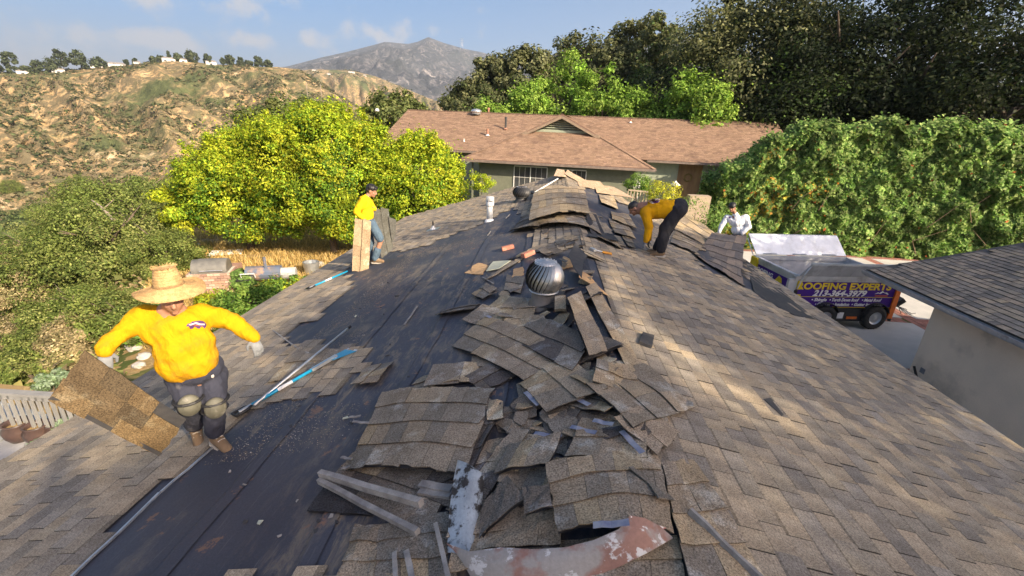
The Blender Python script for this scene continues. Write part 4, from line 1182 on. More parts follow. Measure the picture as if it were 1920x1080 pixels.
for k in range(9):
    q = a + (b - a) * k / 8; mb = MB(); mb.beam(q - [0, 0, 1.1], q - [0, 0, .03], .05, .05, up=(1, 0, 0)); mb.build('picket', M_WOODF, fc)
YB = [(.50, .48, .05), (.40, .44, .05)]
for i, (px, py, y, r, cols, lab, n) in enumerate(((1243, 366, 21, .75, YB, 'round yellow shrub beside the wooden railing', 3500), (1196, 344, 23.2, .65, BRT, 'clipped bright green shrub by the corner of the neighbouring house', 3500),
        (903, 340, 21.5, .55, CITT, 'little yellow green shrub below the left corner of the neighbouring wall', 2600), (1300, 420, 17.5, 1.2, HED, 'low shrub at the left foot of the ivy hedge', 5000))):
    c = aty(px, py, y); arr = crown_arrays(500 + i, c, (r, r * .8, r * .8), 40, r * .3, n, .07, cols, .6, .1, .9, .3)
    tree('round_shrub', (c[0], c[1], .7), c, (r, r, r), arr, lab, 'shrub', trunk_r=.03, nlimb=3, seed=i)
c = aty(1305, 400, 20.5)
mb = MB(); mb.box(c, (.9, .5, 1.6)); bx = mb.build('cardboard_box', pmat('cardboard', (.42, .33, .23), (.36, .28, .2), 5, attr=False), None)
tag(bx, 'pale brown carton standing behind the bent worker', 'box')
# ------------------------------------------------------------------ dump trailer
TA = math.radians(9.0); TO = np.array([7.12, 13.45])
def tl(a, b, z): return (TO[0] + a * math.cos(TA) - b * math.sin(TA), TO[1] + a * math.sin(TA) + b * math.cos(TA), z)
def tv(a, b, z): p = tl(a, b, z); q = tl(0, 0, 0); return (p[0] - q[0], p[1] - q[1], z)
TL_, TW, ZT, ZB = 3.35, 2.2, 2.46, 1.42
tr = thing('dump_trailer', tl(1.6, 1, dz0), 'open purple and orange dump trailer with raised grey lids parked on the driveway', 'trailer')
M_PUR = pmat('purple_wrap', (.06, .018, .22), (.052, .016, .19), 3, attr=False, rough=.6, spec=.2)
M_ORG = pmat('orange_paint', (.72, .17, .02), (.6, .14, .02), 8, attr=False, rough=.4)
M_BLK = pmat('black_paint', (.018, .018, .02), (.03, .03, .03), 10, attr=False, rough=.45)
M_STEEL = pmat('bare_steel', (.56, .57, .58), (.44, .45, .46), 2.5, attr=False, rough=.5, metal=.2, stains=(.22, .21, .19), sscale=1.6, slo=.55, shi=.75)
M_YEL = pmat('yellow_vinyl', (.78, .58, .02), attr=False, rough=.4)
M_WV = pmat('white_vinyl', (.82, .82, .82), attr=False, rough=.4)
M_LID = pmat('lid_aluminium', (.64, .68, .72), (.52, .56, .60), 2.2, attr=False, rough=.42, metal=.55, stains=(.40, .42, .42), sscale=3, slo=.5, shi=.8)
def tbox(name, a0, a1, b0, b1, z0, z1, m, par=None):
    mb = MB(); P = [tl(a0, b0, z0), tl(a1, b0, z0), tl(a1, b1, z0), tl(a0, b1, z0), tl(a0, b0, z1), tl(a1, b0, z1), tl(a1, b1, z1), tl(a0, b1, z1)]
    mb.hexa(P); return mb.build(name, m, par or tr)
tbox('side_panel', 0.02, TL_, 0, .06, ZB, ZT - .20, M_PUR)
tbox('side_channel', 0.02, TL_, -.005, .065, ZT - .20, ZT - .12, M_STEEL)
tbox('side_panel', 0.02, TL_, TW - .06, TW, ZB, ZT - .12, M_STEEL)
tbox('end_panel', TL_ - .06, TL_, .06, TW - .06, ZB, ZT, M_STEEL)
tbox('tailgate', -.05, 0.02, 0, TW, ZB, ZT - .12, M_STEEL)
tbox('sign_strip', -.056, -.05, .25, TW - .05, ZT - .55, ZT - .22, M_PUR)
tbox('floor', .02, TL_ - .06, .06, TW - .06, ZB, ZB + .05, M_STEEL)
for b0, b1 in ((-.04, .10), (TW - .10, TW + .04)): tbox('top_rail', -.06, TL_ + .03, b0, b1, ZT - .12, ZT, M_STEEL)
tbox('top_rail', -.08, .04, .10, TW - .10, ZT - .12, ZT, M_STEEL)
tbox('stripe', .02, TL_, -.004, 0, ZB + .345, ZB + .36, M_YEL); tbox('stripe', .02, TL_, -.004, 0, ZB, ZB + .02, M_YEL)
tbox('corner_post', TL_ - .02, TL_ + .14, -.05, .12, ZB - .35, ZT - .12, M_ORG)
tbox('corner_post', -.12, -.02, -.05, .08, ZB - .1, ZT - .02, M_STEEL)
tbox('latch', -.02, .10, -.10, -.05, ZT - .42, ZT - .16, M_YEL)
tbox('latch', -.06, .03, -.09, -.05, ZB + .05, ZT - .45, M_BLK)
tbox('hinge_arm', -.30, -.12, -.06, .04, ZT - .55, ZT - .1, M_STEEL)
tbox('tail_marker', -.13, -.05, TW - .3, TW + .05, ZT - .6, ZT - .02, M_YEL)
# gull wing lids
def lid(p, name, m=M_LID):
    mb = MB(); n = (V3(p[1]) - V3(p[0])).cross(V3(p[3]) - V3(p[0])).normalized() * .035
    mb.hexa([V3(q) for q in p] + [V3(q) + n for q in p]); return mb.build(name, m, tr)
l1 = lid([tl(.0, TW + .02, ZT + .02), tl(TL_, TW + .02, ZT + .02), tl(TL_ - .1, TW + .55, ZT + .62), tl(-.1, TW + .55, ZT + .62)], 'lid')
l2 = lid([tl(.0, -.03, ZT + .02), tl(TL_, -.03, ZT + .02), tl(TL_, -.24, ZT + .42), tl(.12, -.24, ZT + .42)], 'lid', M_STEEL)
for l_, bb, zz, oo in ((l1, TW + .55, ZT + .62, -.1), (l2, -.24, ZT + .42, .12)):
    mb = MB(); mb.beam(tl(oo, bb, zz), tl(TL_ + (-.1 if oo < 0 else 0), bb, zz), .05, .07); mb.build('lid_edge', M_LID, l_)
for k in range(3):
    mb = MB(); a = .5 + k * 1.1; mb.beam(tl(a, -.06, ZT + .03), tl(a + .05, -.24, ZT + .40), .03, .05); mb.build('rib', M_STEEL, l2)
    mb = MB(); mb.beam(tl(a - .25, TW + .03, ZT + .06), tl(a + .25, TW + .03, ZT + .06), .07, .05); mb.build('hinge', M_LID, l1)
mb = MB(); mb.tube([tl(-.02, -.1, ZT - .4), tl(.02, -.2, ZT + .1), tl(.14, -.24, ZT + .38)], .018, 6); mb.build('strut', M_LID, tr)
mb = MB(); mb.tube([tl(-.05, TW, ZT - .1), tl(-.12, TW + .5, ZT + .5)], .018, 6); mb.build('strut', M_LID, tr)
# chassis
tbox('chassis', -.1, TL_ + .05, .12, .24, ZB - .28, ZB, M_BLK); tbox('chassis', -.1, TL_ + .05, TW - .24, TW - .12, ZB - .28, ZB, M_BLK)
tbox('tool_box', 1.55, 2.5, -.02, .3, ZB - .46, ZB - .03, M_BLK)
tbox('placard', 1.62, 1.82, -.035, -.022, ZB - .36, ZB - .16, M_WV); tbox('decal', 1.95, 2.3, -.035, -.022, ZB - .38, ZB - .30, M_ORG)
# sloping tongue with jack and hitch
mb = MB(); mb.beam(tl(TL_ + .12, .25, ZB - .02), tl(TL_ - .45, .1, dz0 + .35), .12, .16, col=(1, 1, 1)); mb.build('frame_brace', M_ORG, tr)
for b in (.3, TW - .3):
    mb = MB(); mb.beam(tl(TL_ - .1, b, ZB - .25), tl(TL_ + 1.05, (b + TW / 2) / 2 if b < 1 else (b + TW / 2) / 2, ZB - .1), .09, .13); mb.build('tongue', M_BLK, tr)
mb = MB(); mb.beam(tl(TL_ + .75, .6, ZB - .12), tl(TL_ + .95, .55, ZB + .1), .22, .16); mb.tube([tl(TL_ + .5, .35, ZB - .6), tl(TL_ + .5, .35, ZB + .25)], .05, 8); mb.build('jack', M_BLK, tr)
rg = random.Random(9)
for k in range(7):
    mb = MB(); a = V3(tl(TL_ + .7, .4, ZB - .1)); e = V3(tl(TL_ + rg.uniform(.75, 1.1), rg.uniform(.1, .5), ZB - rg.uniform(.2, .42)))
    mid = a.lerp(e, .5) + Vector((rg.uniform(0, .25), -.1, rg.uniform(-.15, .1))); mb.tube([a, mid, e, e + Vector((rg.uniform(-.2, .15), 0, rg.uniform(-.08, .08)))], .009, 5); mb.build('cable', M_BLK if k % 3 else M_LID, tr)
# wheels
M_TYR = pmat('tyre_rubber', (.022, .022, .022), (.04, .04, .038), 14, attr=False, rough=.9)
for a, lab in ((1.15, 1), (2.85, 2)):
  for b in (-.02, TW + .02):
    c = V3(tl(a, b, dz0 + .385)); rot = Matrix.Rotation(TA, 3, 'Z') @ Matrix.Rotation(math.pi / 2, 3, 'X')
    mb = MB(); mb.lathe(c, [(.21, -.11), (.30, -.125), (.365, -.11), (.385, -.06), (.385, .06), (.365, .11), (.30, .125), (.21, .11)], 28, rot=rot)
    for k in range(28):
        t = 2 * math.pi * k / 28; q = rot @ Vector((.386 * math.cos(t), .386 * math.sin(t), 0)); Rt = rot @ Matrix.Rotation(t, 3, 'Z')
        mb.box(c + q, (.014, .03, .17), Rt)
    w = mb.build('wheel', M_TYR, tr, False)
    sgn = 1 if b < 0 else -1
    mb = MB(); mb.lathe(c, [(.215, .10 * sgn), (.20, .05 * sgn), (.13, .03 * sgn), (.07, .07 * sgn), (0, .075 * sgn)], 20, rot=rot); mb.build('rim', GALV, w, True)
for a in (1.15, 2.85):
    mb = MB(); pts = [tl(a + .47 * math.cos(t), -.0, dz0 + .40 + .47 * math.sin(t)) for t in np.linspace(.35, 2.8, 9)]
    for p, q in zip(pts, pts[1:]): mb.beam(p, q, .26, .02, up=(p[0] + q[0] - 2 * tl(a, 0, 0)[0], 0, p[2] + q[2] - 2 * dz0 - .8))
    mb.build('mudguard', M_BLK, tr)
# lettering
def text(body, size, m, Mx, par, name='lettering', bold=.0, shear=0, ext=.002, width=None):
    cu = bpy.data.curves.new('txt', 'FONT'); cu.body = body; cu.size = size; cu.offset = bold; cu.extrude = ext; cu.shear = shear; cu.resolution_u = 3
    o = bpy.data.objects.new('txt', cu); COL.objects.link(o)
    dg = bpy.context.evaluated_depsgraph_get(); me = bpy.data.meshes.new_from_object(o.evaluated_get(dg)); bpy.data.objects.remove(o)
    if width:
        xs = [v.co.x for v in me.vertices]; f = width / (max(xs) - min(xs)); me.transform(Matrix.Diagonal((f, 1, 1, 1)))
    me.transform(Mx); me.materials.clear(); me.materials.append(m)
    return link(name, me, par)
def tmat(a, z, b=-.006):
    X, Y = V3(tv(1, 0, 0)), Vector((0, 0, 1)); Z = X.cross(Y); M = Matrix.Identity(4); o = tl(a, b, z)
    for i in range(3): M[i][0] = X[i]; M[i][1] = Y[i]; M[i][2] = Z[i]; M[i][3] = o[i]
    return M
text('ROOFING EXPERTS', .30, M_YEL, tmat(.03, ZB + .60), tr, bold=.010, width=3.12)
text('213-364-3979', .26, M_WV, tmat(.62, ZB + .385), tr, bold=.010, shear=.25, width=1.78)
for t_, a_, w_ in (('\u2022 Shingle', .62, .50), ('\u2022 Torch Down Roof', 1.22, .98), ('\u2022 Metal Roof', 2.30, .66)): text(t_, .14, M_WV, tmat(a_, ZB + .21), tr, bold=.005, shear=.2, width=w_)
for t_, a_, w_ in (('\u2022 Clay Tile', .78, .50), ('\u2022 Insulation', 1.36, .56), ('\u2022 Gutter Installation', 2.0, 1.05)): text(t_, .14, M_WV, tmat(a_, ZB + .06), tr, bold=.005, shear=.2, width=w_)
def flatpoly(pts, m, Mx, par, name, th=.002):
    mb = MB(); n = len(pts); P = [Mx @ Vector((x, y, 0)) for x, y in pts] + [Mx @ Vector((x, y, th)) for x, y in pts]
    mb.add(P, [tuple(range(n - 1, -1, -1)), tuple(range(n, 2 * n))] + [(i, (i + 1) % n, n + (i + 1) % n, n + i) for i in range(n)]); return mb.build(name, m, par)
Mx = tmat(2.66, ZB + .37)
flatpoly([(0, .09), (.1, .15), (.16, .13), (.24, .20), (.33, .14), (.40, .15), (.48, .09), (.44, .08), (.36, .12), (.26, .15), (.2, .10), (.12, .12)], M_WV, Mx, tr, 'logo_roofline')
flatpoly([(.03, .01), (.46, .01), (.46, .06), (.03, .06)], pmat('logo_red', (.45, .08, .06), attr=False), Mx, tr, 'logo_band')
flatpoly([(0, 0), (.16, .0), (.06, .42), (-.1, .42)], M_YEL, tmat(.16, ZB + .01), tr, 'yellow_slash')
# tailgate print
X, Y = V3(tv(0, -1, 0)), Vector((0, 0, 1)); Z = X.cross(Y); Mg = Matrix.Identity(4); o_ = tl(-.06, TW - .15, ZT - .46)
for i in range(3): Mg[i][0] = X[i]; Mg[i][1] = Y[i]; Mg[i][2] = Z[i]; Mg[i][3] = o_[i]
text('ROOFING', .22, M_WV, Mg, tr, bold=.006, width=1.0)
flatpoly([(1.15, 0), (1.5, 0), (1.45, .15), (1.3, .2)], M_YEL, Mg, tr, 'logo_roofline')
# ------------------------------------------------------------------ dry garden terrace on the left
rng = np.random.default_rng(31)
def gmask(x, y): return (x > _edge(y) + .2) & (x < -6.0) & (y > 10.5)
n = 60000
x = rng.uniform(-25, -6, n); y = rng.uniform(11, 30, n); k = gmask(x, y) & (fbm(x, y, 3, 2) > .30); x = x[k]; y = y[k]
z = ground_h(x, y); n = len(x)
a = rng.uniform(0, 6.28, n); h = rng.uniform(.08, .32, n); lean = rng.normal(size=(n, 2)) * .13
B0 = np.stack([x, y, z - .01], 1); S = np.stack([np.cos(a), np.sin(a), 0 * a], 1) * .022; T = B0 + np.stack([lean[:, 0], lean[:, 1], h], 1)
P = np.stack([B0 - S, B0 + S, T + S * .3, T - S * .3], 1).reshape(-1, 3); F = np.arange(n * 4).reshape(n, 4)
col = np.repeat(palette(rng, n, [(.60, .42, .16), (.68, .50, .21), (.50, .34, .12), (.72, .55, .26), (.38, .30, .12)]), 4, 0)
tag(link('dry_grass', npmesh('dry_grass', P, F, col, LEAF)), 'dry straw coloured grass on the garden terrace', 'grass', kind='stuff')
# terrace soil
gxs = np.arange(-26, -5.4, .5); gys = np.arange(9.5, 31, .5); GX_, GY_ = np.meshgrid(gxs, gys)
GXw = np.maximum(GX_, _edge(GY_) - .5)
Zt = ground_h(GXw, GY_) + .006
i, j = np.meshgrid(np.arange(len(gys) - 1), np.arange(len(gxs) - 1), indexing='ij'); a = (i * len(gxs) + j).ravel(); w_ = len(gxs)
M_SOIL = hillmat('terrace_soil', (.46, .33, .15), (.38, .26, .12), (.30, .21, .10), (.17, .17, .07), 1.2, 5, (.62, .7), (.55, .42, .22), .5, .05)
tag(link('terrace', npmesh('terrace', np.stack([GXw, GY_, Zt], -1).reshape(-1, 3), np.stack([a, a + 1, a + 1 + w_, a + w_], 1), None, M_SOIL, True)), kind='structure')
# brick barbecue with metal hood
gz0 = -.75
c = atz(408, 556, gz0)
BX, BY = c[0], c[1]
q_ = thing('brick_barbecue', (BX, BY, gz0), 'brick built barbecue with grey metal barrel hood behind the straw hat', 'barbecue')
BA = math.radians(22); RB = Matrix.Rotation(BA, 3, 'Z')
def bl(a, b, z): v = RB @ Vector((a, b, 0)); return (BX + v.x, BY + v.y, gz0 + z)
M_MORT = pmat('pale_mortar', (.62, .55, .45), attr=False, rough=.95)
M_BK = pmat('weathered_brick', (.40, .26, .19), (.32, .21, .16), 8, bump=.4, bscale=60, rough=.95)
BH, BWd, BD = 1.15, 1.5, 1.0
mb = MB(); mb.box(bl(0, 0, BH / 2 - .1), (BWd - .03, BD - .03, BH + .2 - .03), RB); mb.build('masonry_core', M_MORT, q_)
r3 = random.Random(6); bc = {}
for row in range(int(BH / .105) + 1):
    for face in range(4):
        Lf = BWd if face % 2 == 0 else BD
        off = .12 if row % 2 else 0
        s = -Lf / 2 + off
        while s < Lf / 2 - .04:
            w = min(.23, Lf / 2 - s); 
            a = s + w / 2; z = row * .105 + .05
            if face == 0: p = bl(a, -BD / 2, z)
            elif face == 2: p = bl(a, BD / 2, z)
            elif face == 1: p = bl(BWd / 2, a, z)
            else: p = bl(-BWd / 2, a, z)
            d = (w - .018, .07, .085) if face % 2 == 0 else (.07, w - .018, .085)
            v = r3.choice(((1, 1, 1), (1.2, 1.1, 1), (.8, .75, .75), (1.4, 1.5, 1.5)))
            key = (round(d[0], 3), round(d[1], 3), v)
            if key not in bc: m2 = MB(); m2.box((0, 0, 0), d, RB, v); bc[key] = m2.mesh('brick', M_BK)
            o = bpy.data.objects.new('brick', bc[key]); COL.objects.link(o); o.location = p; attach(o, q_)
            s += .23
mb = MB(); mb.box(bl(.15, .95, BH * .45), (BWd * .8, .8, BH * .9), RB, (.9, .8, .75)); mb.build('side_shelf', M_BK, q_)
M_HOOD = pmat('aged_hood_metal', (.23, .22, .19), (.16, .155, .14), 4, attr=False, rough=.5, metal=.4)
mb = MB(); n = 14; prof = []
for k in range(n + 1):
    t = math.pi * k / n; prof.append((-.42 * math.cos(t), .47 * math.sin(t)))
V = []
for a in (-.62, .62):
    for (b, z) in prof: V.append(bl(a, b, BH + z))
F = [(k, k + 1, n + 2 + k, n + 1 + k) for k in range(n)] + [tuple(range(n + 1)), tuple(range(2 * n + 1, n, -1))]
mb.add(V, F); mb.build('hood', M_HOOD, q_)
mb = MB()
V = []; pr2 = [(-.44 * math.cos(math.pi * k / n * .5), .49 * math.sin(math.pi * k / n * .5)) for k in range(n + 1)]
for a in (-.40, .60):
    for (b, z) in pr2: V.append(bl(a, b, BH + z + .012))
mb.add(V, [(k, k + 1, n + 2 + k, n + 1 + k) for k in range(n)]); mb.build('hood_door', M_HOOD, q_)
mb = MB(); mb.tube([bl(-.3, -.50, BH + .12), bl(.5, -.50, BH + .12)], .018, 6); mb.build('handle', GALV, q_)
# charcoal smoker on wheels
c = atz(520, 548, -.55); SX, SY = c[0] - .2, c[1]
sm = thing('smoker_grill', (SX, SY, -.55), 'long dark smoker grill with chimney and white handle beside the brick barbecue', 'grill')
RS = Matrix.Rotation(math.radians(20), 3, 'Z')
def sl_(a, b, z): v = RS @ Vector((a, b, 0)); return (SX + v.x, SY + v.y, -.55 + z)
M_SMK = pmat('smoker_paint', (.10, .13, .19), (.15, .14, .14), 3, attr=False, rough=.5, stains=(.40, .24, .14), sscale=2.2, slo=.58, shi=.72)
mb = MB(); rotx = RS @ Matrix.Rotation(math.pi / 2, 3, 'Y')
mb.lathe(sl_(0, 0, .85), [(0, -.85), (.30, -.85), (.30, .45), (0, .45)], 16, rot=rotx); mb.build('barrel', M_SMK, sm)
mb = MB(); mb.lathe(sl_(.45, 0, .80), [(0, 0), (.24, 0), (.24, .55), (0, .55)], 16, rot=rotx); mb.build('fire_box', pmat('bleached_steel', (.55, .53, .48), (.3, .3, .3), 3, attr=False, rough=.6), sm)
mb = MB(); mb.tube([sl_(-.1, -.1, 1.1), sl_(-.1, -.1, 1.55)], .06, 10); mb.build('chimney', M_SMK, sm)
mb = MB(); mb.tube([sl_(-.95, -.38, .80), sl_(-.95, -.48, .98), sl_(-.45, -.48, .98), sl_(-.45, -.38, .80)], .02, 6); mb.build('handle', M_WHT, sm)
for a in (-.7, .4):
    for b in (-.25, .25):
        mb = MB(); mb.tube([sl_(a, b, 0), sl_(a, b, .7)], .025, 6); mb.build('leg', M_BLK, sm)
mb = MB(); mb.box(sl_(-.9, -.1, .70), (.5, .7, .05), RS); mb.build('shelf', M_BLK, sm)
c = atz(585, 512, -.4); mb = MB(); mb.lathe(c, [(.0, 0), (.30, 0), (.36, .55), (.30, .55), (.26, .1), (0, .1)], 16)
tag(mb.build('washtub', GALV), 'pale metal tub lying beyond the smoker near the roof edge', 'tub')
# lattice board lying on the grass, paving pieces, rocks
c = ghit(425, 478); lb = thing('lattice_board', (c[0], c[1], c[2]), 'white lattice board lying on the dry grass', 'board')
RLt = Matrix.Rotation(.5, 3, 'Z')
for k in range(6):
    mb = MB(); v = RLt @ Vector((-.7 + k * .28, 0, .12)); mb.box((c[0] + v.x, c[1] + v.y, c[2] + v.z), (.08, .9, .03), RLt); mb.build('slat', M_WHT, lb)
for k in range(4):
    mb = MB(); v = RLt @ Vector((0, -.4 + k * .27, .155)); mb.box((c[0] + v.x, c[1] + v.y, c[2] + v.z), (1.5, .05, .03), RLt); mb.build('slat', M_WHT, lb)
M_ROCK = pmat('pale_rock', (.46, .43, .38), (.32, .30, .27), 3, bump=.5, bscale=12, bdist=.03)
def rock(c, r, seed, lab, grp=None):
    bm = bmesh.new(); bmesh.ops.create_icosphere(bm, subdivisions=3, radius=1)
    V = np.array([v.co for v in bm.verts]); nn = 1 + .35 * (fbm(V[:, 0] * 1.6 + seed, V[:, 1] * 1.6 + V[:, 2] * 1.9, 3, seed) - .5) * 2
    for v, s in zip(bm.verts, nn): v.co = Vector((v.co.x * s * r, v.co.y * s * r * .85, v.co.z * s * r * .6)) + V3(c)
    me = bpy.data.meshes.new('rock'); bm.to_mesh(me); bm.free(); me.materials.append(M_ROCK)
    ca = me.color_attributes.new('Col', 'FLOAT_COLOR', 'POINT'); ca.data.foreach_set('color', [1.] * 4 * len(me.vertices))
    o = link('rock', me); tag(o, lab, 'rock', grp); return o
for k, (px, py, r, lab) in enumerate(((252, 655, .22, 'pale round boulder behind the elbow of the worker in the straw hat'), (272, 672, .18, 'second pale boulder below the first one behind the sleeve'), (262, 690, .16, 'lowest pale boulder beside the carried shingle panel'),
        (600, 500, .28, 'rough stone close to the roof edge beyond the smoker'), (350, 470, .22, 'flat pale stone at the left end of the dry grass'), (372, 462, .2, 'flat pale stone next to the lattice board'), (415, 500, .2, 'stone beside the brick barbecue'), (340, 610, .15, 'stone under the bushes'))):
    p = ghit(px, py); rock((p[0], p[1], p[2] + .08), r, 60 + k, lab)
# planting below the left eave
for i, (px, py, z, r, cols, ls, lab) in enumerate(((400, 572, -.35, .6, CITT, .09, 'sunlit yellow green plant at the foot of the brick barbecue'), (470, 575, .1, 1.0, BRT, .11, 'broad leafy green bush just below the left eave'), (540, 552, .1, .8, CITT + BRT, .10, 'bright green bush between the smoker and the eave'),
        (480, 612, .9, .75, BRT, .10, 'dark green bush against the left eave beside the raised arm'), (600, 528, .0, .5, BRT, .08, 'small green plant at the eave by the second blue shovel'),
        (455, 522, .1, .4, [(.16, .26, .07), (.22, .32, .09)], .16, 'feathery upright plant between barbecue and smoker'), (290, 620, 0., .7, SCR + BRT, .1, 'leafy plant behind the chest of the worker in the straw hat'),
        (350, 640, .2, .6, BRT, .09, 'low plant behind the arm of the worker in the straw hat'))):
    c = atz(px, py, z); arr = crown_arrays(600 + i, c, (r * 1.2, r, r * .8), 50, r * .28, 6500, ls, cols, .5, .2, .9, .5)
    tree('garden_bush', (c[0], c[1], z - .9), c, (r, r, r), arr, lab, 'bush', trunk_r=.03, nlimb=4, seed=i)
# ------------------------------------------------------------------ deck railing, pots, flagstones at the lower left
TZ = .75
pv = thing('patio', (-9.5, 5.5, .6), None, None); tag(pv, kind='structure')
M_FLAG = pmat('flagstone', (.46, .47, .45), (.36, .37, .36), 2, bump=.4, bscale=20, rough=.9, grain=.08, gscale=40)
rg = random.Random(17)
gxs = [-12.2 + k * .75 for k in range(8)]; gys = [1.0 + k * .7 for k in range(9)]
jit = {(i, j): (rg.uniform(-.18, .18), rg.uniform(-.18, .18)) for i in range(9) for j in range(10)}
for i in range(7):
    for j in range(8):
        cs = []
        cx = gxs[i] + .375; cy = gys[j] + .35
        for (a, b) in ((i, j), (i + 1, j), (i + 1, j + 1), (i, j + 1)):
            X = gxs[0] + a * .75 + jit[(a, b)][0]; Y = gys[0] + b * .7 + jit[(a, b)][1]
            cs.append((X + (cx - X) * .05, Y + (cy - Y) * .05))
        v = rg.uniform(.8, 1.15); zt = TZ + rg.uniform(0, .012); mb = MB()
        mb.hexa([(x, y, .55) for x, y in cs] + [(x, y, zt) for x, y in cs], (v, v * rg.uniform(.95, 1.03), v)); mb.build('flagstone', M_FLAG, pv)
mb = MB(); mb.box((-9.3, 4.0, .45), (6, 6.6, .55)); mb.build('bedding', M_SOIL, pv)
M_RAIL = pmat('grey_painted_wood', (.27, .265, .25), (.20, .195, .185), 3, attr=False, rough=.8, stretch=(1, 1, .3))
a = np.array(atz(0, 735, 1.72)); b = np.array(atz(112, 742, 1.72)); d = (b - a) / np.linalg.norm(b - a)
A = a - d * 2.5; B_ = b + d * .9
rl = thing('deck_railing', (A[0], A[1], TZ), 'grey wooden railing with square balusters at the lower left', 'railing')
mb = MB(); mb.beam(A, B_, .13, .045); mb.build('handrail', M_RAIL, rl)
mb = MB(); mb.beam(A - [0, 0, .08], B_ - [0, 0, .08], .04, .09); mb.build('rail', M_RAIL, rl)
mb = MB(); mb.beam(A - [0, 0, .88], B_ - [0, 0, .88], .04, .07); mb.build('rail', M_RAIL, rl)
L = np.linalg.norm(B_ - A); k = 0
while k * .125 < L:
    q = A + d * k * .125; mb = MB(); mb.beam(q - [0, 0, .90], q - [0, 0, .05], .04, .04, up=(d[0], d[1], 0)); mb.build('baluster', M_RAIL, rl); k += 1
for s in (0, L - .05):
    q = A + d * s; mb = MB(); mb.beam(q - [0, 0, 1.0], q + [0, 0, .05], .1, .1, up=(d[0], d[1], 0)); mb.build('post', M_RAIL, rl)
M_POT = pmat('glazed_pot', (.09, .055, .045), (.06, .04, .035), 5, attr=False, rough=.35)
for k, (px, py, s, lab) in enumerate(((38, 815, 1.0, 'brown glazed pot leftmost under the railing'), (75, 818, .95, 'second brown glazed pot under the railing'), (112, 812, .9, 'third brown glazed pot behind the succulent plant'))):
    c = atz(px, py, TZ + .1); c[2] = TZ
    po = thing('plant_pot', c, lab, 'pot'); mb = MB()
    mb.lathe(c, [(.0, 0), (.13 * s, 0), (.20 * s, .12 * s), (.22 * s, .24 * s), (.17 * s, .33 * s), (.20 * s, .37 * s), (.17 * s, .37 * s), (.14 * s, .32 * s), (.16 * s, .2 * s)], 22); mb.build('body', M_POT, po, True)
    mb = MB(); mb.lathe(c + np.array([0, 0, .28 * s]), [(.15 * s, 0), (0, .01)], 16); mb.build('soil', M_SOIL, po)
for k, (px, py, r, lab) in enumerate(((75, 842, .22, 'grey green succulent in a reddish pot at the roof edge'), (120, 800, .18, 'leafy grey green plant behind the succulent'), (95, 712, .3, 'broad leaved grey green plant by the end of the railing'))):
    c = atz(px, py, TZ + .35); arr = crown_arrays(700 + k, c, (r, r, r * .6), 26, r * .25, 1100, .085, [(.22, .30, .18), (.28, .36, .24), (.18, .26, .13)], .4, .2, .8, .5)
    t = tree('potted_plant', (c[0], c[1], TZ), c, (r, r, r), arr, lab, 'plant', trunk_r=.01, nlimb=5, seed=k)
    if k == 0: mb = MB(); mb.lathe((c[0], c[1], TZ), [(0, 0), (.10, 0), (.15, .22), (.12, .22)], 18); mb.build('pot', pmat('terracotta', (.35, .13, .08), attr=False, rough=.6), t)
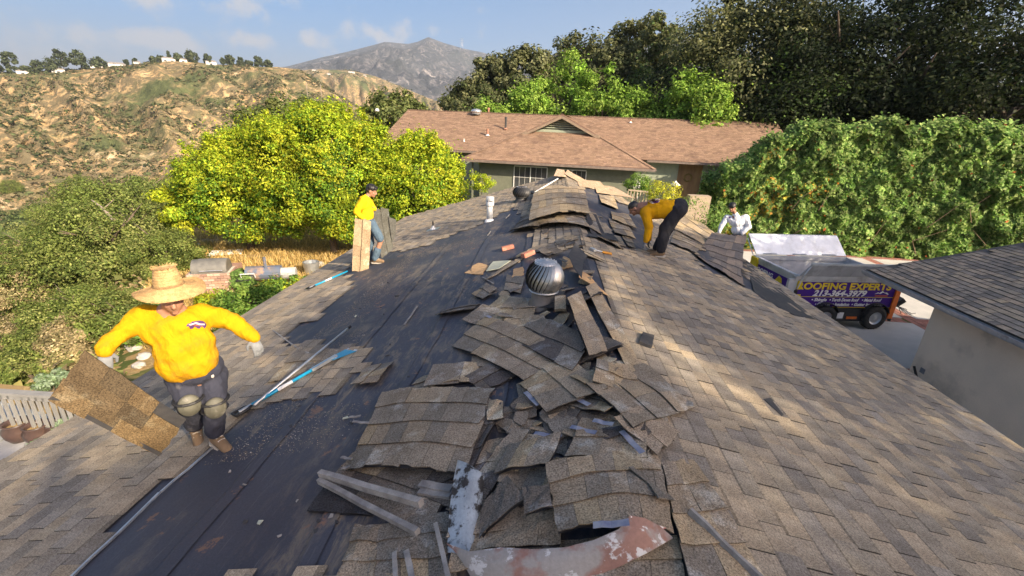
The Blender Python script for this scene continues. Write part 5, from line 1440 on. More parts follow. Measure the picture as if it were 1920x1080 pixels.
# ------------------------------------------------------------------ things lying on the roof
def P2(q, side, h):      # pixel (source) -> point h above the plane
    return V3(roofpt(q[0], q[1], side, h))
SHB = [(.38, .30, .20), (.33, .265, .185), (.29, .24, .18), (.42, .325, .20), (.24, .21, .17), (.31, .255, .19), (.20, .18, .15)]
DRK = [(.13, .115, .10), (.10, .09, .085), (.16, .14, .12), (.19, .16, .13)]
M_TAR = pmat('tar_backing', (.028, .028, .032), (.05, .047, .045), 12, attr=False, rough=.7, bump=.4, bscale=60)
WEATH = pmat('weathered_shingle', (1, 1, 1), (.80, .78, .76), 7, rough=.95, bump=.7, bscale=300, bdist=.004, grain=.6, gscale=110,
             stains=(1.35, 1.5, 1.7), sscale=4.5, slo=.55, shi=.66, spec=.2)
rs_ = random.Random(99)
def sheet_thing(name, label, Q, nu, nv, bulge=.0, curl=0, cols=SHB, th=.005, step=.006, rag=.012, group=None, noise=.010, mat=None, skip=(), cat='shingle sheet', sag=0, seed=0, tar=True):
    """Q corners: u runs Q0->Q1, v runs Q0->Q3.  Rows (v) overlap like courses; every tab is its own part."""
    Q = [V3(q) for q in Q]
    n = (Q[1] - Q[0]).cross(Q[3] - Q[0]).normalized()
    c = sum(Q, Vector()) / 4
    if n.dot(V3(CAM) - c) < 0: n = -n
    t = thing(name, c, label, cat, group)
    rr = random.Random(seed * 7 + 1); base_c = rr.choice(cols)
    ex = [rr.uniform(-1, 1) for _ in range(4)]
    def S(u, v):
        p = Q[0] * (1 - u) * (1 - v) + Q[1] * u * (1 - v) + Q[2] * u * v + Q[3] * (1 - u) * v
        w = bulge * 4 * u * (1 - u) * (1 - .4 * v) + curl * (v ** 2) - sag * 4 * v * (1 - v)
        w += noise * (math.sin(5 * u + ex[0] * 3) * math.cos(4 * v + ex[1] * 3) + .5 * math.sin(11 * u + 7 * v + ex[2]))
        return p + n * w
    for j in range(nv):
        offs = rr.uniform(-.4, .4) / nu
        v0, v1 = j / nv, min(1.0, (j + 1.22) / nv) if j < nv - 1 else 1.0
        us = [0] + [min(.97, max(.03, (i + rr.uniform(-.18, .18)) / nu + offs)) for i in range(1, nu)] + [1]
        us.sort()
        for i in range(len(us) - 1):
            if (i, j) in skip: continue
            u0, u1 = us[i], us[i + 1]
            if u1 - u0 < .02: continue
            g = .0012
            e0 = rr.uniform(-rag, rag) if j == 0 else 0; e1 = rr.uniform(-rag, rag) if j == nv - 1 else 0
            ea = rr.uniform(-rag, rag) if i == 0 else g; eb = rr.uniform(-rag, rag) if i == len(us) - 2 else -g
            col = rr.choice(cols); k = rr.uniform(.92, 1.1); col = tuple((q * .78 + b_ * .22) * k for q, b_ in zip(col, base_c))
            N_ = 4; V = []
            lift0 = step * 1.7 + rr.choice((0, .002, .004)); lift1 = 0.0
            for b in range(N_):
                for a in range(N_):
                    fa, fb = a / (N_ - 1), b / (N_ - 1)
                    uu = u0 + ea + (u1 + eb - u0 - ea) * fa; vv = v0 + e0 + (v1 + e1 - v0 - e0) * fb
                    if (j == 0 and b == 0) or (j == nv - 1 and b == N_ - 1): vv += rr.uniform(-rag, rag) * 1.1
                    if (i == 0 and a == 0) or (i == len(us) - 2 and a == N_ - 1): uu += rr.uniform(-rag, rag) * 1.1
                    # exposed edge (v0) rides over the previous row
                    V.append(S(uu, vv) + n * (lift0 * (1 - fb) + lift1 * fb + .002 * j))
            m = len(V); V2 = V + [p - n * th for p in V]
            F = []
            for b in range(N_ - 1):
                for a in range(N_ - 1):
                    q = b * N_ + a; F += [(q, q + 1, q + N_ + 1, q + N_), (m + q, m + q + N_, m + q + N_ + 1, m + q + 1)]
            bd = [0, 1, 2, 3, 7, 11, 15, 14, 13, 12, 8, 4]
            for a, b in zip(bd, bd[1:] + bd[:1]): F.append((a, m + a, m + b, b))
            mb = MB(); nb_ = len(bd); mb.add(V2, F[:-nb_], col); mb.add(V2, F[-nb_:], tuple(q * .45 for q in col)); mb.build('shingle', mat or WEATH, t)
    if tar:
        N_ = 7; V = []
        for b in range(N_):
            for a in range(N_): V.append(S(.012 + .976 * a / (N_ - 1), .012 + .976 * b / (N_ - 1)) - n * (th + .001))
        m = len(V); V2 = V + [p - n * .002 for p in V]; F = []
        for b in range(N_ - 1):
            for a in range(N_ - 1):
                q = b * N_ + a; F += [(q, q + 1, q + N_ + 1, q + N_), (m + q, m + q + N_, m + q + N_ + 1, m + q + 1)]
        mb = MB(); mb.add(V2, F); mb.build('backing', M_TAR, t)
    return t
def RQ(q, side, hs):      # quad from pixels with a height per corner
    if not isinstance(side, (list, tuple)): side = [side] * 4
    return [P2(q[i], side[i], hs[i]) for i in range(4)]
sheets = [
 # name label quad side heights nu nv kwargs          (v0 edge = exposed front edge, nearest the viewer)
 ('shingle_sheet', 'large curved sheet of four weathered courses, biggest of the torn sheets at lower centre', [(648, 882), (868, 895), (925, 728), (718, 736)], -1, (.03, .10, .10, .03), 6, 4, dict(bulge=.05)),
 ('shingle_sheet', 'dark torn sheet half hidden beneath the biggest curved sheet on its near side', [(612, 905), (792, 1005), (880, 880), (665, 850)], -1, (.01, .02, .05, .01), 5, 2, dict(cols=DRK + SHB[3:])),
 ('shingle_sheet', 'black torn felt piece left of the pale battens', [(575, 960), (700, 968), (690, 915), (610, 905)], -1, (.01, .01, .015, .01), 2, 1, dict(cols=[(.05, .05, .055)])),
 ('shingle_sheet', 'dark folded bundle at the right flank of the biggest curved sheet', [(800, 920), (880, 890), (945, 760), (920, 745)], -1, (.03, .08, .08, .10), 2, 3, dict(cols=DRK)),
 ('shingle_sheet', 'narrow upright brown flap at the upper right corner of the biggest curved sheet', [(915, 790), (945, 785), (942, 750), (915, 752)], -1, (.10, .12, .12, .11), 1, 1, dict(cols=SHB[:2])),
 ('shingle_sheet', 'diamond shaped sheet of three courses in front of the near turbine', [(985, 716), (848, 650), (912, 592), (1070, 655)], -1, (.05, .02, .04, .08), 4, 3, dict(bulge=.03)),
 ('shingle_sheet', 'broad stained sheet right behind the diamond shaped one', [(1075, 700), (960, 640), (1000, 590), (1108, 632)], [-1, -1, -1, 1], (.08, .05, .05, .03), 4, 2, dict(cols=DRK + SHB[4:], bulge=.02)),
 ('shingle_sheet', 'small stack of grey shingles under the near corner of the diamond shaped sheet', [(884, 715), (960, 712), (950, 668), (884, 668)], -1, (.01, .01, .03, .02), 2, 2, dict(cols=SHB[3:])),
 ('shingle_sheet', 'two tab piece resting over the gap, left of the notched pile', [(1022, 774), (972, 720), (1060, 668), (1142, 728)], [-1, -1, -1, 1], (.09, .05, .06, .05), 3, 2, dict(bulge=.02)),
 ('shingle_sheet', 'wide sheet with dark notched near edge crossing the ridge at centre', [(1188, 802), (1066, 706), (1190, 668), (1302, 765)], [1, -1, 1, 1], (.09, .10, .04, .03), 4, 3, dict(bulge=.03)),
 ('shingle_sheet', 'sloping sheet with light edge lines right of the big gap', [(1135, 775), (1050, 760), (1100, 720), (1175, 745)], [1, -1, -1, 1], (.04, .02, .05, .05), 3, 2, dict(cols=SHB[3:])),
 ('shingle_sheet', 'small tilted two tab sheet in front of the dark gap', [(1030, 872), (927, 890), (953, 832), (1055, 812)], -1, (.13, .08, .09, .14), 3, 1, dict(bulge=.01)),
 ('shingle_sheet', 'very large arched sheet at lower right of centre above the curved metal flashing', [(1045, 1000), (1262, 1000), (1235, 842), (1020, 872)], [-1, 1, 1, -1], (.16, .05, .03, .15), 5, 3, dict(bulge=.05)),
 ('shingle_sheet', 'brown sheet stepping down behind the very large arched one', [(1060, 860), (1240, 870), (1225, 800), (1090, 785)], [-1, 1, 1, -1], (.10, .03, .03, .06), 4, 2, dict(bulge=.02)),
 ('shingle_sheet', 'leaning dark strip between the bent galvanised flashing and the arched sheet', [(900, 1010), (985, 935), (950, 890), (905, 945)], -1, (.05, .14, .15, .07), 2, 1, dict(cols=DRK)),
 ('shingle_sheet', 'sandy brown sheet under the leaning dark strip', [(905, 1035), (1050, 1020), (1045, 955), (935, 975)], -1, (.03, .05, .06, .04), 3, 1, dict(cols=SHB[:4])),
 ('shingle_sheet', 'small shingle piece with a torn nail hole', [(985, 965), (1036, 950), (1030, 905), (980, 915)], -1, (.17, .18, .17, .16), 1, 1, dict(cols=DRK[2:])),
 ('shingle_sheet', 'flat brown sheet at the bottom edge left of the metal flashing', [(690, 1095), (860, 1095), (840, 960), (700, 985)], -1, (.005, .02, .03, .01), 3, 3, dict(cols=SHB[2:])),
 ('shingle_sheet', 'tilted brown strip at the bottom edge beside the bare underlayment', [(630, 1095), (700, 1095), (715, 985), (665, 985)], -1, (.01, .02, .01, .01), 1, 3, dict(cols=SHB[3:] + DRK[2:])),
 ('shingle_sheet', 'long strip of shingles with a thick cut edge at the bottom right of the pile', [(1290, 1095), (1440, 1095), (1300, 860), (1240, 870)], 1, (.05, .02, .012, .03), 2, 4, dict(cols=SHB[1:5])),
 ('shingle_sheet', 'brown sheet beneath the curved metal flashing at the bottom edge', [(900, 1110), (1300, 1110), (1270, 1000), (950, 1020)], [-1, 1, 1, -1], (.03, .03, .02, .04), 5, 2, dict(cols=SHB[1:])),
 ('shingle_sheet', 'upper arched sheet of the far mound beside the black turbine', [(992, 414), (1106, 402), (1096, 350), (1002, 352)], [-1, 1, 1, -1], (.28, .20, .12, .12), 8, 5, dict(bulge=.10, cols=SHB[:5])),
 ('shingle_sheet', 'lower arched sheet of the far mound with a dark hollow below', [(1008, 424), (1130, 442), (1112, 398), (990, 402)], [-1, 1, 1, -1], (.10, .05, .16, .2), 7, 2, dict(bulge=.16, cols=SHB[1:6])),
 ('shingle_sheet', 'dark crumpled piece at the left foot of the far mound', [(954, 436), (1012, 424), (1010, 402), (980, 406)], -1, (.03, .10, .2, .12), 3, 2, dict(cols=DRK, bulge=.05)),
 ('shingle_sheet', 'dark felt flap at the right foot of the far mound', [(1108, 438), (1135, 442), (1118, 402), (1098, 400)], 1, (.05, .03, .1, .16), 1, 1, dict(cols=[(.06, .06, .065)])),
 ('shingle_sheet', 'topmost loose sheet right of the far mound', [(1128, 381), (1160, 392), (1150, 368), (1122, 364)], 1, (.05, .05, .04, .03), 3, 2, dict()),
 ('shingle_sheet', 'middle loose sheet of three in front of the bent worker', [(1148, 412), (1194, 428), (1178, 402), (1146, 396)], 1, (.06, .07, .04, .03), 4, 2, dict()),
 ('shingle_sheet', 'lowest loose sheet of three in front of the bent worker', [(1152, 436), (1192, 448), (1174, 416), (1140, 410)], 1, (.04, .05, .02, .02), 3, 3, dict()),
 ('shingle_sheet', 'narrow strip of shingles below the three loose sheets', [(1176, 462), (1192, 466), (1180, 442), (1164, 438)], 1, (.02, .02, .01, .01), 1, 3, dict(cols=SHB[3:])),
 ('shingle_sheet', 'sunlit bundle of strips right behind the legs of the bent worker', [(1262, 428), (1318, 458), (1345, 440), (1288, 398)], 1, (.05, .06, .03, .03), 4, 3, dict(cols=SHB[:4])),
 ('shingle_sheet', 'shaded bundle of strips between the bent worker and the curled sheet', [(1256, 455), (1305, 474), (1322, 455), (1266, 432)], 1, (.05, .05, .03, .03), 4, 3, dict(cols=SHB[1:])),
 ('shingle_sheet', 'loose sheet on the ridge slope just left of the bent worker head', [(1160, 380), (1185, 386), (1150, 356), (1128, 352)], 1, (.02, .02, .02, .02), 3, 2, dict(cols=SHB[:4])),
 ('shingle_sheet', 'long sunlit strip lying down slope right of the near turbine', [(1098, 540), (1178, 700), (1205, 690), (1118, 530)], 1, (.03, .02, .04, .05), 5, 1, dict(cols=SHB[:4])),
 ('shingle_sheet', 'second long sunlit strip with a bent corner right of the near turbine', [(1062, 560), (1105, 668), (1140, 660), (1090, 545)], 1, (.05, .03, .03, .05), 4, 1, dict(cols=SHB[:4])),
 ('shingle_sheet', 'ridge strip with dark cracked edge running down from the near turbine', [(1112, 715), (1200, 745), (1190, 690), (1120, 672)], 1, (.03, .02, .03, .03), 3, 2, dict(cols=SHB[:5])),
 ('shingle_sheet', 'thick brown block of shingles right under the near turbine', [(1040, 582), (1062, 580), (1060, 552), (1040, 556)], -1, (.12, .12, .12, .12), 1, 1, dict(th=.03, cols=SHB[:2])),
 ('shingle_sheet', 'small two tab piece left of the near turbine', [(885, 552), (905, 562), (932, 540), (912, 530)], -1, (.03, .03, .04, .04), 2, 2, dict(cols=SHB[3:])),
 ('shingle_sheet', 'sunlit torn wedge left below the near turbine', [(886, 605), (1000, 600), (1010, 560), (940, 555)], -1, (.02, .03, .05, .04), 3, 2, dict(cols=SHB[:4])),
 ('shingle_sheet', 'second sunlit torn wedge above the diamond shaped sheet', [(925, 640), (1030, 622), (1020, 590), (950, 592)], -1, (.05, .06, .06, .05), 3, 1, dict(cols=SHB[:3])),
 ('shingle_sheet', 'brown piece behind the near turbine on the left', [(945, 545), (975, 550), (985, 520), (950, 515)], -1, (.02, .03, .03, .02), 1, 2, dict(cols=SHB[3:])),
 ('shingle_sheet', 'grey strip running up to the bricks', [(905, 530), (958, 500), (990, 478), (950, 492)], -1, (.01, .01, .01, .01), 3, 1, dict(cols=SHB[4:])),
 ('shingle_sheet', 'remnant strip of old shingles left of the big blue shovel', [(500, 720), (600, 700), (640, 655), (560, 650)], -1, (.015, .015, .015, .015), 4, 2, dict(cols=SHB[2:])),
]
for i, (nm, lab, q, side, hs, nu, nv, kw) in enumerate(sheets):
    sheet_thing(nm, lab, RQ(q, side, hs), nu, nv, seed=i, **kw)
# apex clutter
for i, (q, hs, lab) in enumerate((([(1038, 330), (1062, 333), (1058, 318), (1044, 317)], (.04, .04, .03, .03), 'sandy piece capping the far peak of the ridge'), ([(1058, 326), (1085, 342), (1098, 338), (1064, 318)], (.06, .03, .03, .08), 'sunlit strip leaning right from the far peak'),
        ([(1085, 350), (1140, 358), (1125, 340), (1080, 335)], (.03, .02, .03, .04), 'sunlit torn sheet right of the far peak'), ([(1120, 362), (1190, 372), (1150, 350), (1110, 345)], (.03, .03, .03, .03), 'pinkish torn sheet on the far right rake'))):
    sheet_thing('shingle_sheet', lab, RQ(q, 1, hs), 2, 1, seed=80 + i, cols=[(.46, .34, .22), (.5, .36, .25)])

# pale battens and strips
M_BAT = pmat('weathered_batten', (.33, .315, .29), (.19, .18, .17), 9, attr=False, rough=.85, bump=.4, bscale=40, stains=(.16, .15, .15), sscale=5, slo=.5, shi=.7, grain=.12, gscale=120)
def batten(p, q, side, h, w, th, lab, name='batten', mat=None, cat='strip'):
    a, b = P2(p, side, h), P2(q, side, h); up = Vector((side * SA, 0, CA))
    mb = MB(); nseg = 4
    d = (b - a).normalized(); sd = d.cross(up).normalized(); V = []
    for k in range(nseg + 1):
        c = a.lerp(b, k / nseg) + up * (.004 * math.sin(k * 2.1)) ; ww = w * (1 + .12 * math.sin(k * 3.3))
        V += [c - sd * ww / 2, c + sd * ww / 2, c + sd * ww / 2 + up * th, c - sd * ww / 2 + up * th]
    F = [(0, 1, 2, 3), (4 * nseg + 3, 4 * nseg + 2, 4 * nseg + 1, 4 * nseg)]
    for k in range(nseg):
        for e in range(4): F.append((4 * k + e, 4 * k + 4 + e, 4 * k + 4 + (e + 1) % 4, 4 * k + (e + 1) % 4))
    mb.add(V, F); return tag(mb.build(name, mat or M_BAT), lab, cat)
batten((603, 893), (792, 950), -1, .07, .035, .045, 'upper pale batten lying across the torn sheets')
batten((600, 905), (785, 1003), -1, .05, .03, .035, 'lower pale batten pointing to the bottom edge')
batten((788, 908), (848, 918), -1, .06, .05, .012, 'short pale strip wedged left of the bent flashing, upper one')
batten((788, 922), (848, 930), -1, .04, .06, .02, 'short pale strip wedged left of the bent flashing, lower one')
batten((818, 985), (843, 1090), -1, .07, .022, .02, 'pale batten standing out towards the bottom edge')
batten((740, 1035), (742, 1095), -1, .04, .024, .006, 'bluish narrow strip at the bottom edge')
batten((762, 1032), (775, 1095), -1, .04, .03, .006, 'torn pale strip beside the bluish one at the bottom edge')
batten((1290, 962), (1425, 1095), 1, .03, .02, .035, 'thick grey cut edge strip running to the bottom edge')
for k, (a, b, lab) in enumerate((((655, 783), (676, 781), 'pale stub, upper of the two beyond the big curved sheet'), ((662, 791), (692, 794), 'pale stub, lower of the two beyond the big curved sheet'), ((640, 858), (660, 862), 'pale stub at the left edge of the big curved sheet'), ((640, 880), (656, 876), 'second pale stub at the left edge of the big curved sheet'),
        ((905, 520), (925, 532), 'bluish white strip left of the near turbine'), ((948, 410), (956, 402), 'white sliver beside the white vent pipe'), ((914, 442), (920, 434), 'white sliver below the white vent pipe'), ((1078, 607), (1098, 612), 'bluish white flake on the ridge below the near turbine'), ((512, 620), (560, 655), 'pale thin sliver on the stripped left slope'),
        ((758, 610), (782, 575), 'pale sliver on the underlayment left of centre'))):
    batten(a, b, -1, .012 if k > 3 else .05, .02, .008, lab)
M_TAPE = pmat('seal_tape', (.13, .15, .24), (.30, .31, .35), 14, attr=False, rough=.5)
for (a, b, h, lab) in (((1002, 812), (1052, 820), .05, 'bluish seal tape across the gap above the arched sheet'), ((1112, 788), (1150, 796), .11, 'bluish tape remnant on the brown stepped sheet, upper one'), ((1070, 800), (1118, 812), .075, 'bluish tape remnant left of the stepped sheet'),
        ((1165, 808), (1205, 850), .07, 'slanting bluish tape at the right of the stepped sheet'), ((1112, 985), (1180, 980), .20, 'bluish tape along the near edge of the very large arched sheet'), ((985, 735), (1010, 760), .10, 'bluish tape at the left edge of the two tab piece'), ((1070, 740), (1105, 760), .10, 'bluish tape below the two tab piece'), ((912, 592), (930, 600), .055, 'bluish tape on the upper corner of the diamond shaped sheet')):
    batten(a, b, -1 if roofpt(*a, -1)[0] < 0 else 1, h, .035, .002, lab, 'seal_tape', M_TAPE, 'tape')
# long pale drip strip at the border of the stripped area
batten((120, 1098), (300, 926), -1, .006, .018, .014, 'long pale metal strip along the lower border of the bare area, near half', 'metal_strip', GALV)
batten((302, 924), (398, 842), -1, .006, .016, .013, 'long pale metal strip along the lower border of the bare area, far half', 'metal_strip', GALV)

# metal flashings
M_FLS = pmat('peeling_flashing', (.42, .47, .50), (.28, .31, .33), 6, attr=False, rough=.45, metal=.5, stains=(.05, .045, .04), sscale=7, slo=.50, shi=.56, bump=.4, bscale=30, grain=.1, gscale=60)
M_FLR = pmat('red_painted_flashing', (.27, .26, .25), (.24, .135, .11), 5, .42, .52, attr=False, rough=.6, metal=.2, stains=(.48, .49, .50), sscale=11, slo=.58, shi=.62, bump=.5, bscale=25, stretch=(1, 1.6, 1), grain=.1, gscale=60)
fl = thing('flashing', P2((870, 950), -1, 0), 'bent galvanised flashing with peeling whitish coat standing in the pile', 'flashing')
mb = MB()
L_ = [P2(q, -1, h) for q, h in (((838, 1035), .06), ((842, 960), .10), ((850, 900), .15), ((858, 862), .20))]
Mi = [P2(q, -1, h) for q, h in (((870, 1038), .07), ((878, 960), .13), ((884, 905), .18), ((876, 868), .22))]
R_ = [P2(q, -1, h) for q, h in (((894, 1030), .02), ((903, 960), .05), ((908, 893), .12), ((906, 888), .15))]
V = L_ + Mi + R_; F = []
for c in range(2):
    for k in range(3): q = c * 4 + k; F.append((q, q + 4, q + 5, q + 1))
mb.add(V, F); mb.add([v - Vector((0, 0, .004)) for v in V], [f[::-1] for f in F]); o = mb.build('sheet', M_FLS, fl, True)
fl2 = thing('flashing', P2((1040, 1040), -1, 0), 'long curved flashing with worn red paint at the bottom edge', 'flashing')
up_ = [((836, 1018), .10), ((880, 1034), .12), ((940, 1026), .13), ((1000, 1030), .13), ((1060, 1026), .13), ((1115, 1012), .14), ((1160, 992), .16), ((1182, 966), .20)]
lo_ = [((885, 1085), .02), ((930, 1100), .02), ((985, 1105), .02), ((1040, 1100), .02), ((1100, 1085), .02), ((1160, 1062), .03), ((1215, 1035), .03), ((1262, 1008), .03)]
mb = MB(); V = []
for (a, ha), (b, hb) in zip(up_, lo_):
    A_, B__ = P2(a, -1, ha), P2(b, -1 if b[0] < 1200 else 1, hb)
    for f in (0, .33, .66, 1): V.append(A_.lerp(B__, f) + Vector((0, 0, .03 * math.sin(math.pi * f))))
F = []
for k in range(len(up_) - 1):
    for f in range(3): q = k * 4 + f; F.append((q, q + 1, q + 5, q + 4))
mb.add(V, F); mb.add([v - Vector((0, 0, .004)) for v in V], [f[::-1] for f in F]); mb.build('sheet', M_FLR, fl2, True)
mb = MB(); a = P2((1182, 966), -1, .20); b = P2((1250, 990), 1, .07); c = P2((1190, 1000), -1, .13); mb.add([a, b, c, a - Vector((0, 0, .004)), b - Vector((0, 0, .004)), c - Vector((0, 0, .004))], [(0, 1, 2), (5, 4, 3)])
mb.build('torn_end', pmat('flaking_white', (.75, .73, .70), (.35, .12, .09), 14, .48, .6, attr=False, rough=.6), fl2)

# roof turbines
def turbine(c, R, H, m, lab, capm, base_h=.14, nv=26):
    c = V3(c); t = thing('turbine_vent', c, lab, 'roof turbine')
    mb = MB(); mb.lathe(c, [(R * .95, -.06), (R * .66, base_h * .5), (R * .62, base_h), (R * .60, base_h + .03)], 28); mb.build('base', m if m is BLK else M_SMBASE, t, True)
    mb = MB(); z0 = base_h + .02
    mb.lathe(c + Vector((0, 0, z0)), [(R * .55, 0), (R * .78, .0), (R * .80, .012), (R * .55, .014)], 28); mb.build('lower_ring', capm, t, True)
    for k in range(nv):
        a0 = 2 * math.pi * k / nv; V = []; n_ = 9
        for i in range(n_):
            s = i / (n_ - 1); ph = math.pi * (-.27 + s * .60)
            r = R * math.cos(ph); z = z0 + H * (math.sin(ph) - math.sin(-.27 * math.pi)) / (math.sin(.33 * math.pi) - math.sin(-.27 * math.pi)); tw = .75 * s
            for (dr, da) in ((-.010, 0), (0.006, .19)):
                a = a0 + tw + da; V.append(c + Vector(((r + dr) * math.cos(a), (r + dr) * math.sin(a), z)))
        mb = MB(); mb.add(V, [(2 * i, 2 * i + 1, 2 * i + 3, 2 * i + 2) for i in range(n_ - 1)], (1, 1, 1)); mb.build('vane', m, t, True)
    mb = MB(); mb.lathe(c + Vector((0, 0, z0 + H)), [(R * .60, -.016), (R * .56, .0), (R * .35, .018), (R * .08, .024), (R * .07, .034), (0, .036)], 28); cp = mb.build('cap', capm, t, True)
    for k in range(18):
        a = 2 * math.pi * k / 18; mb = MB(); mb.lathe(c + Vector((R * .55 * math.cos(a), R * .55 * math.sin(a), z0 + H + .004)), [(R * .035, 0), (R * .02, .007), (0, .008)], 6); mb.build('rivet', M_RIV, cp)
    mb = MB(); mb.lathe(c + Vector((0, 0, z0)), [(R * .60, .01), (R * .86, H * .3), (R * .86, H * .6), (R * .5, H * .97)], 24); mb.build('core', M_INNER, t, True)
    return t
M_RIV = pmat('bright_rivet', (.8, .8, .8), attr=False, rough=.3, metal=.6)
M_INNER = pmat('turbine_inside', (.03, .03, .03), attr=False, rough=.6)
M_TURB = pmat('mill_finish_metal', (.50, .49, .46), (.36, .36, .34), 9, attr=False, rough=.36, metal=.85, stains=(.20, .18, .16), sscale=5, slo=.55, shi=.72)
M_TCAP = pmat('turbine_cap', (.60, .61, .61), (.48, .49, .49), 6, attr=False, rough=.42, metal=.7)
M_SMBASE = pmat('painted_base', (.10, .095, .09), (.16, .15, .14), 5, attr=False, rough=.6)
c = roofpt(1018, 572, -1); turbine(c, .215, .34, M_TURB, 'near silver roof turbine with curved vanes standing in the debris', M_TCAP, .16)
c = roofpt(977, 378, -1); turbine(c, .27, .30, BLK, 'far squat black roof turbine beside the mound of sheets', BLK, .12, 22)
# white vent pipe
c = V3(roofpt(918, 414, -1)); vp_ = thing('vent_pipe', c, 'tall white metal vent pipe with slotted cap on the left slope', 'vent pipe')
M_VP = pmat('white_vent_paint', (.66, .67, .66), (.50, .51, .50), 7, attr=False, rough=.5, stains=(.30, .28, .25), sscale=6, slo=.6, shi=.75)
mb = MB(); mb.tube([c - Vector((0, 0, .05)), c + Vector((0, 0, .44))], .078, 18); mb.build('pipe', M_VP, vp_, True)
mb = MB(); mb.lathe(c, [(.105, .40), (.105, .50), (.075, .50)], 18); mb.lathe(c, [(.10, .52), (.105, .60), (.09, .62), (0, .625)], 18); cp = mb.build('cap', M_VP, vp_, True)
for k in range(6):
    a = k * math.pi / 3 + .3; mb = MB(); mb.box(c + Vector((.098 * math.cos(a), .098 * math.sin(a), .51)), (.02, .02, .05)); mb.build('spacer', M_VP, cp)
mb = MB(); mb.lathe(c, [(.14, -.05), (.11, .02), (.083, .05)], 18); mb.build('collar', WEATH, vp_)
c = V3(roofpt(812, 431, -1)); pv_ = thing('plumbing_vent', c, 'short dark plumbing vent with pale square flashing on the lit left slope', 'vent pipe')
mb = MB(); mb.tube([c, c + Vector((0, 0, .24))], .022, 10); mb.build('pipe', BLK, pv_)
mb = MB(); mb.lathe(c + Vector((0, 0, .02)), [(.10, 0), (.05, .04), (.03, .10)], 12); mb.build('boot', M_VP, pv_)
Rpl = Matrix.Rotation(math.atan(SLOPE), 3, 'Y'); Rpl = Matrix.Rotation(-math.atan(SLOPE), 3, 'Y')
mb = MB(); mb.box(c + Vector((0, 0, .018)), (.36, .30, .006), Rpl); mb.build('flange', GALV, pv_)
# bricks on the roof
M_RB = pmat('red_brick', (.50, .20, .13), (.42, .16, .11), 10, attr=False, rough=.95, bump=.4, bscale=60, bdist=.004, stains=(.55, .35, .28), sscale=12, slo=.55, shi=.7)
for (px, py, rz, lab) in ((952, 464, .25, 'red brick lying flat on the underlayment, left of two'), (990, 476, .75, 'red brick tilted on the shingle edge, right of two')):
    c = V3(roofpt(px, py, -1, .035 if px < 970 else .075)); mb = MB(); rot = Rpl @ Matrix.Rotation(rz, 3, 'Z') 
    x, y, z = .112, .052, .034; P = []
    bm = bmesh.new(); bmesh.ops.create_cube(bm, size=1)
    bmesh.ops.scale(bm, vec=(2 * x, 2 * y, 2 * z), verts=bm.verts); bmesh.ops.bevel(bm, geom=bm.edges[:], offset=.006, segments=2, affect='EDGES')
    bm.transform(Matrix.Translation(c) @ rot.to_4x4()); me = bpy.data.meshes.new('brick'); bm.to_mesh(me); bm.free(); me.materials.append(M_RB)
    tag(link('loose_brick', me), lab, 'brick')
# shovels and poles
M_BLU = pmat('blue_fibreglass', (.01, .30, .52), (.012, .27, .47), 4, attr=False, rough=.35)
M_GRP = pmat('black_rubber', (.02, .02, .022), attr=False, rough=.6)
def shovel(p, q, side, lab, blade=True, sc=1.0):
    a, b = P2(p, side, .04), P2(q, side, .05); d = (b - a).normalized(); up = Vector((side * SA, 0, CA)); sd = d.cross(up).normalized()
    t = thing('roofing_shovel', a.lerp(b, .5), lab, 'shovel'); L = (b - a).length
    mb = MB(); mb.tube([a + d * L * .10, b - d * L * .05], .017, 10); s_ = mb.build('shaft', M_BLU, t, True)
    mb = MB(); mb.tube([a + d * L * .40, a + d * L * .55], .0176, 10); mb.build('lettering_band', M_WV, s_)
    mb = MB(); mb.tube([a + d * .15 * L, a + d * .04], .019, 8); mb.build('socket', GALV, t)
    mb = MB(); g = a + d * .03
    mb.tube([a + d * .16, a + d * .10 + sd * .05, a + sd * .055, a - sd * .055, a + d * .10 - sd * .05, a + d * .16], .014, 8); mb.build('d_grip', M_GRP, t, True)
    if blade:
        c = b - d * .02; w0, w1 = .06, .105; l = .26
        V = [c - sd * w0, c + sd * w0, c + d * l + sd * w1, c + d * l - sd * w1]; V = [v - up * .03 * (i > 1) for i, v in enumerate(V)]
        mb = MB(); mb.hexa([v - up * .004 for v in V] + V); bl_ = mb.build('blade', M_BLU, t)
        mb = MB(); f = c + d * l - up * .034; mb.add([f - sd * w1, f + sd * w1, f + sd * w1 + d * .035, f - sd * w1 + d * .035], [(0, 1, 2, 3)]); mb.build('blade_edge', M_STEEL, bl_)
        mb = MB(); mb.beam(b - d * .25, b + d * .06, .05, .03, up=up); mb.build('ferrule', GALV, t)
    return t
shovel((440, 778), (622, 672), -1, 'big roofing shovel with blue shaft and black grip on the left slope')
shovel((577, 541), (655, 507), -1, 'smaller looking blue shovel reaching from the eave to the upright shingle boards', blade=False)
a, b = P2((476, 760), -1, .05), P2((657, 612), -1, .06); mb = MB(); mb.tube([a, b], .014, 8); po = thing('metal_pole', a, 'slim silver pole lying parallel behind the big blue shovel', 'pole'); mb.build('shaft', GALV, po, True)
mb = MB(); mb.tube([b - (b - a).normalized() * .06, b], .018, 8); mb.build('end_cap', M_GRP, po)
a, b = P2((1002, 361), -1, .16), P2((1046, 335), -1, .20); po = thing('pry_bar', a, 'white handled bar with dark head near the far peak', 'tool'); mb = MB(); mb.tube([a, b], .022, 8); mb.build('handle', M_WHT, po)
mb = MB(); mb.beam(a - (b - a).normalized() * .12, a, .14, .04); mb.build('head', M_GRP, po)
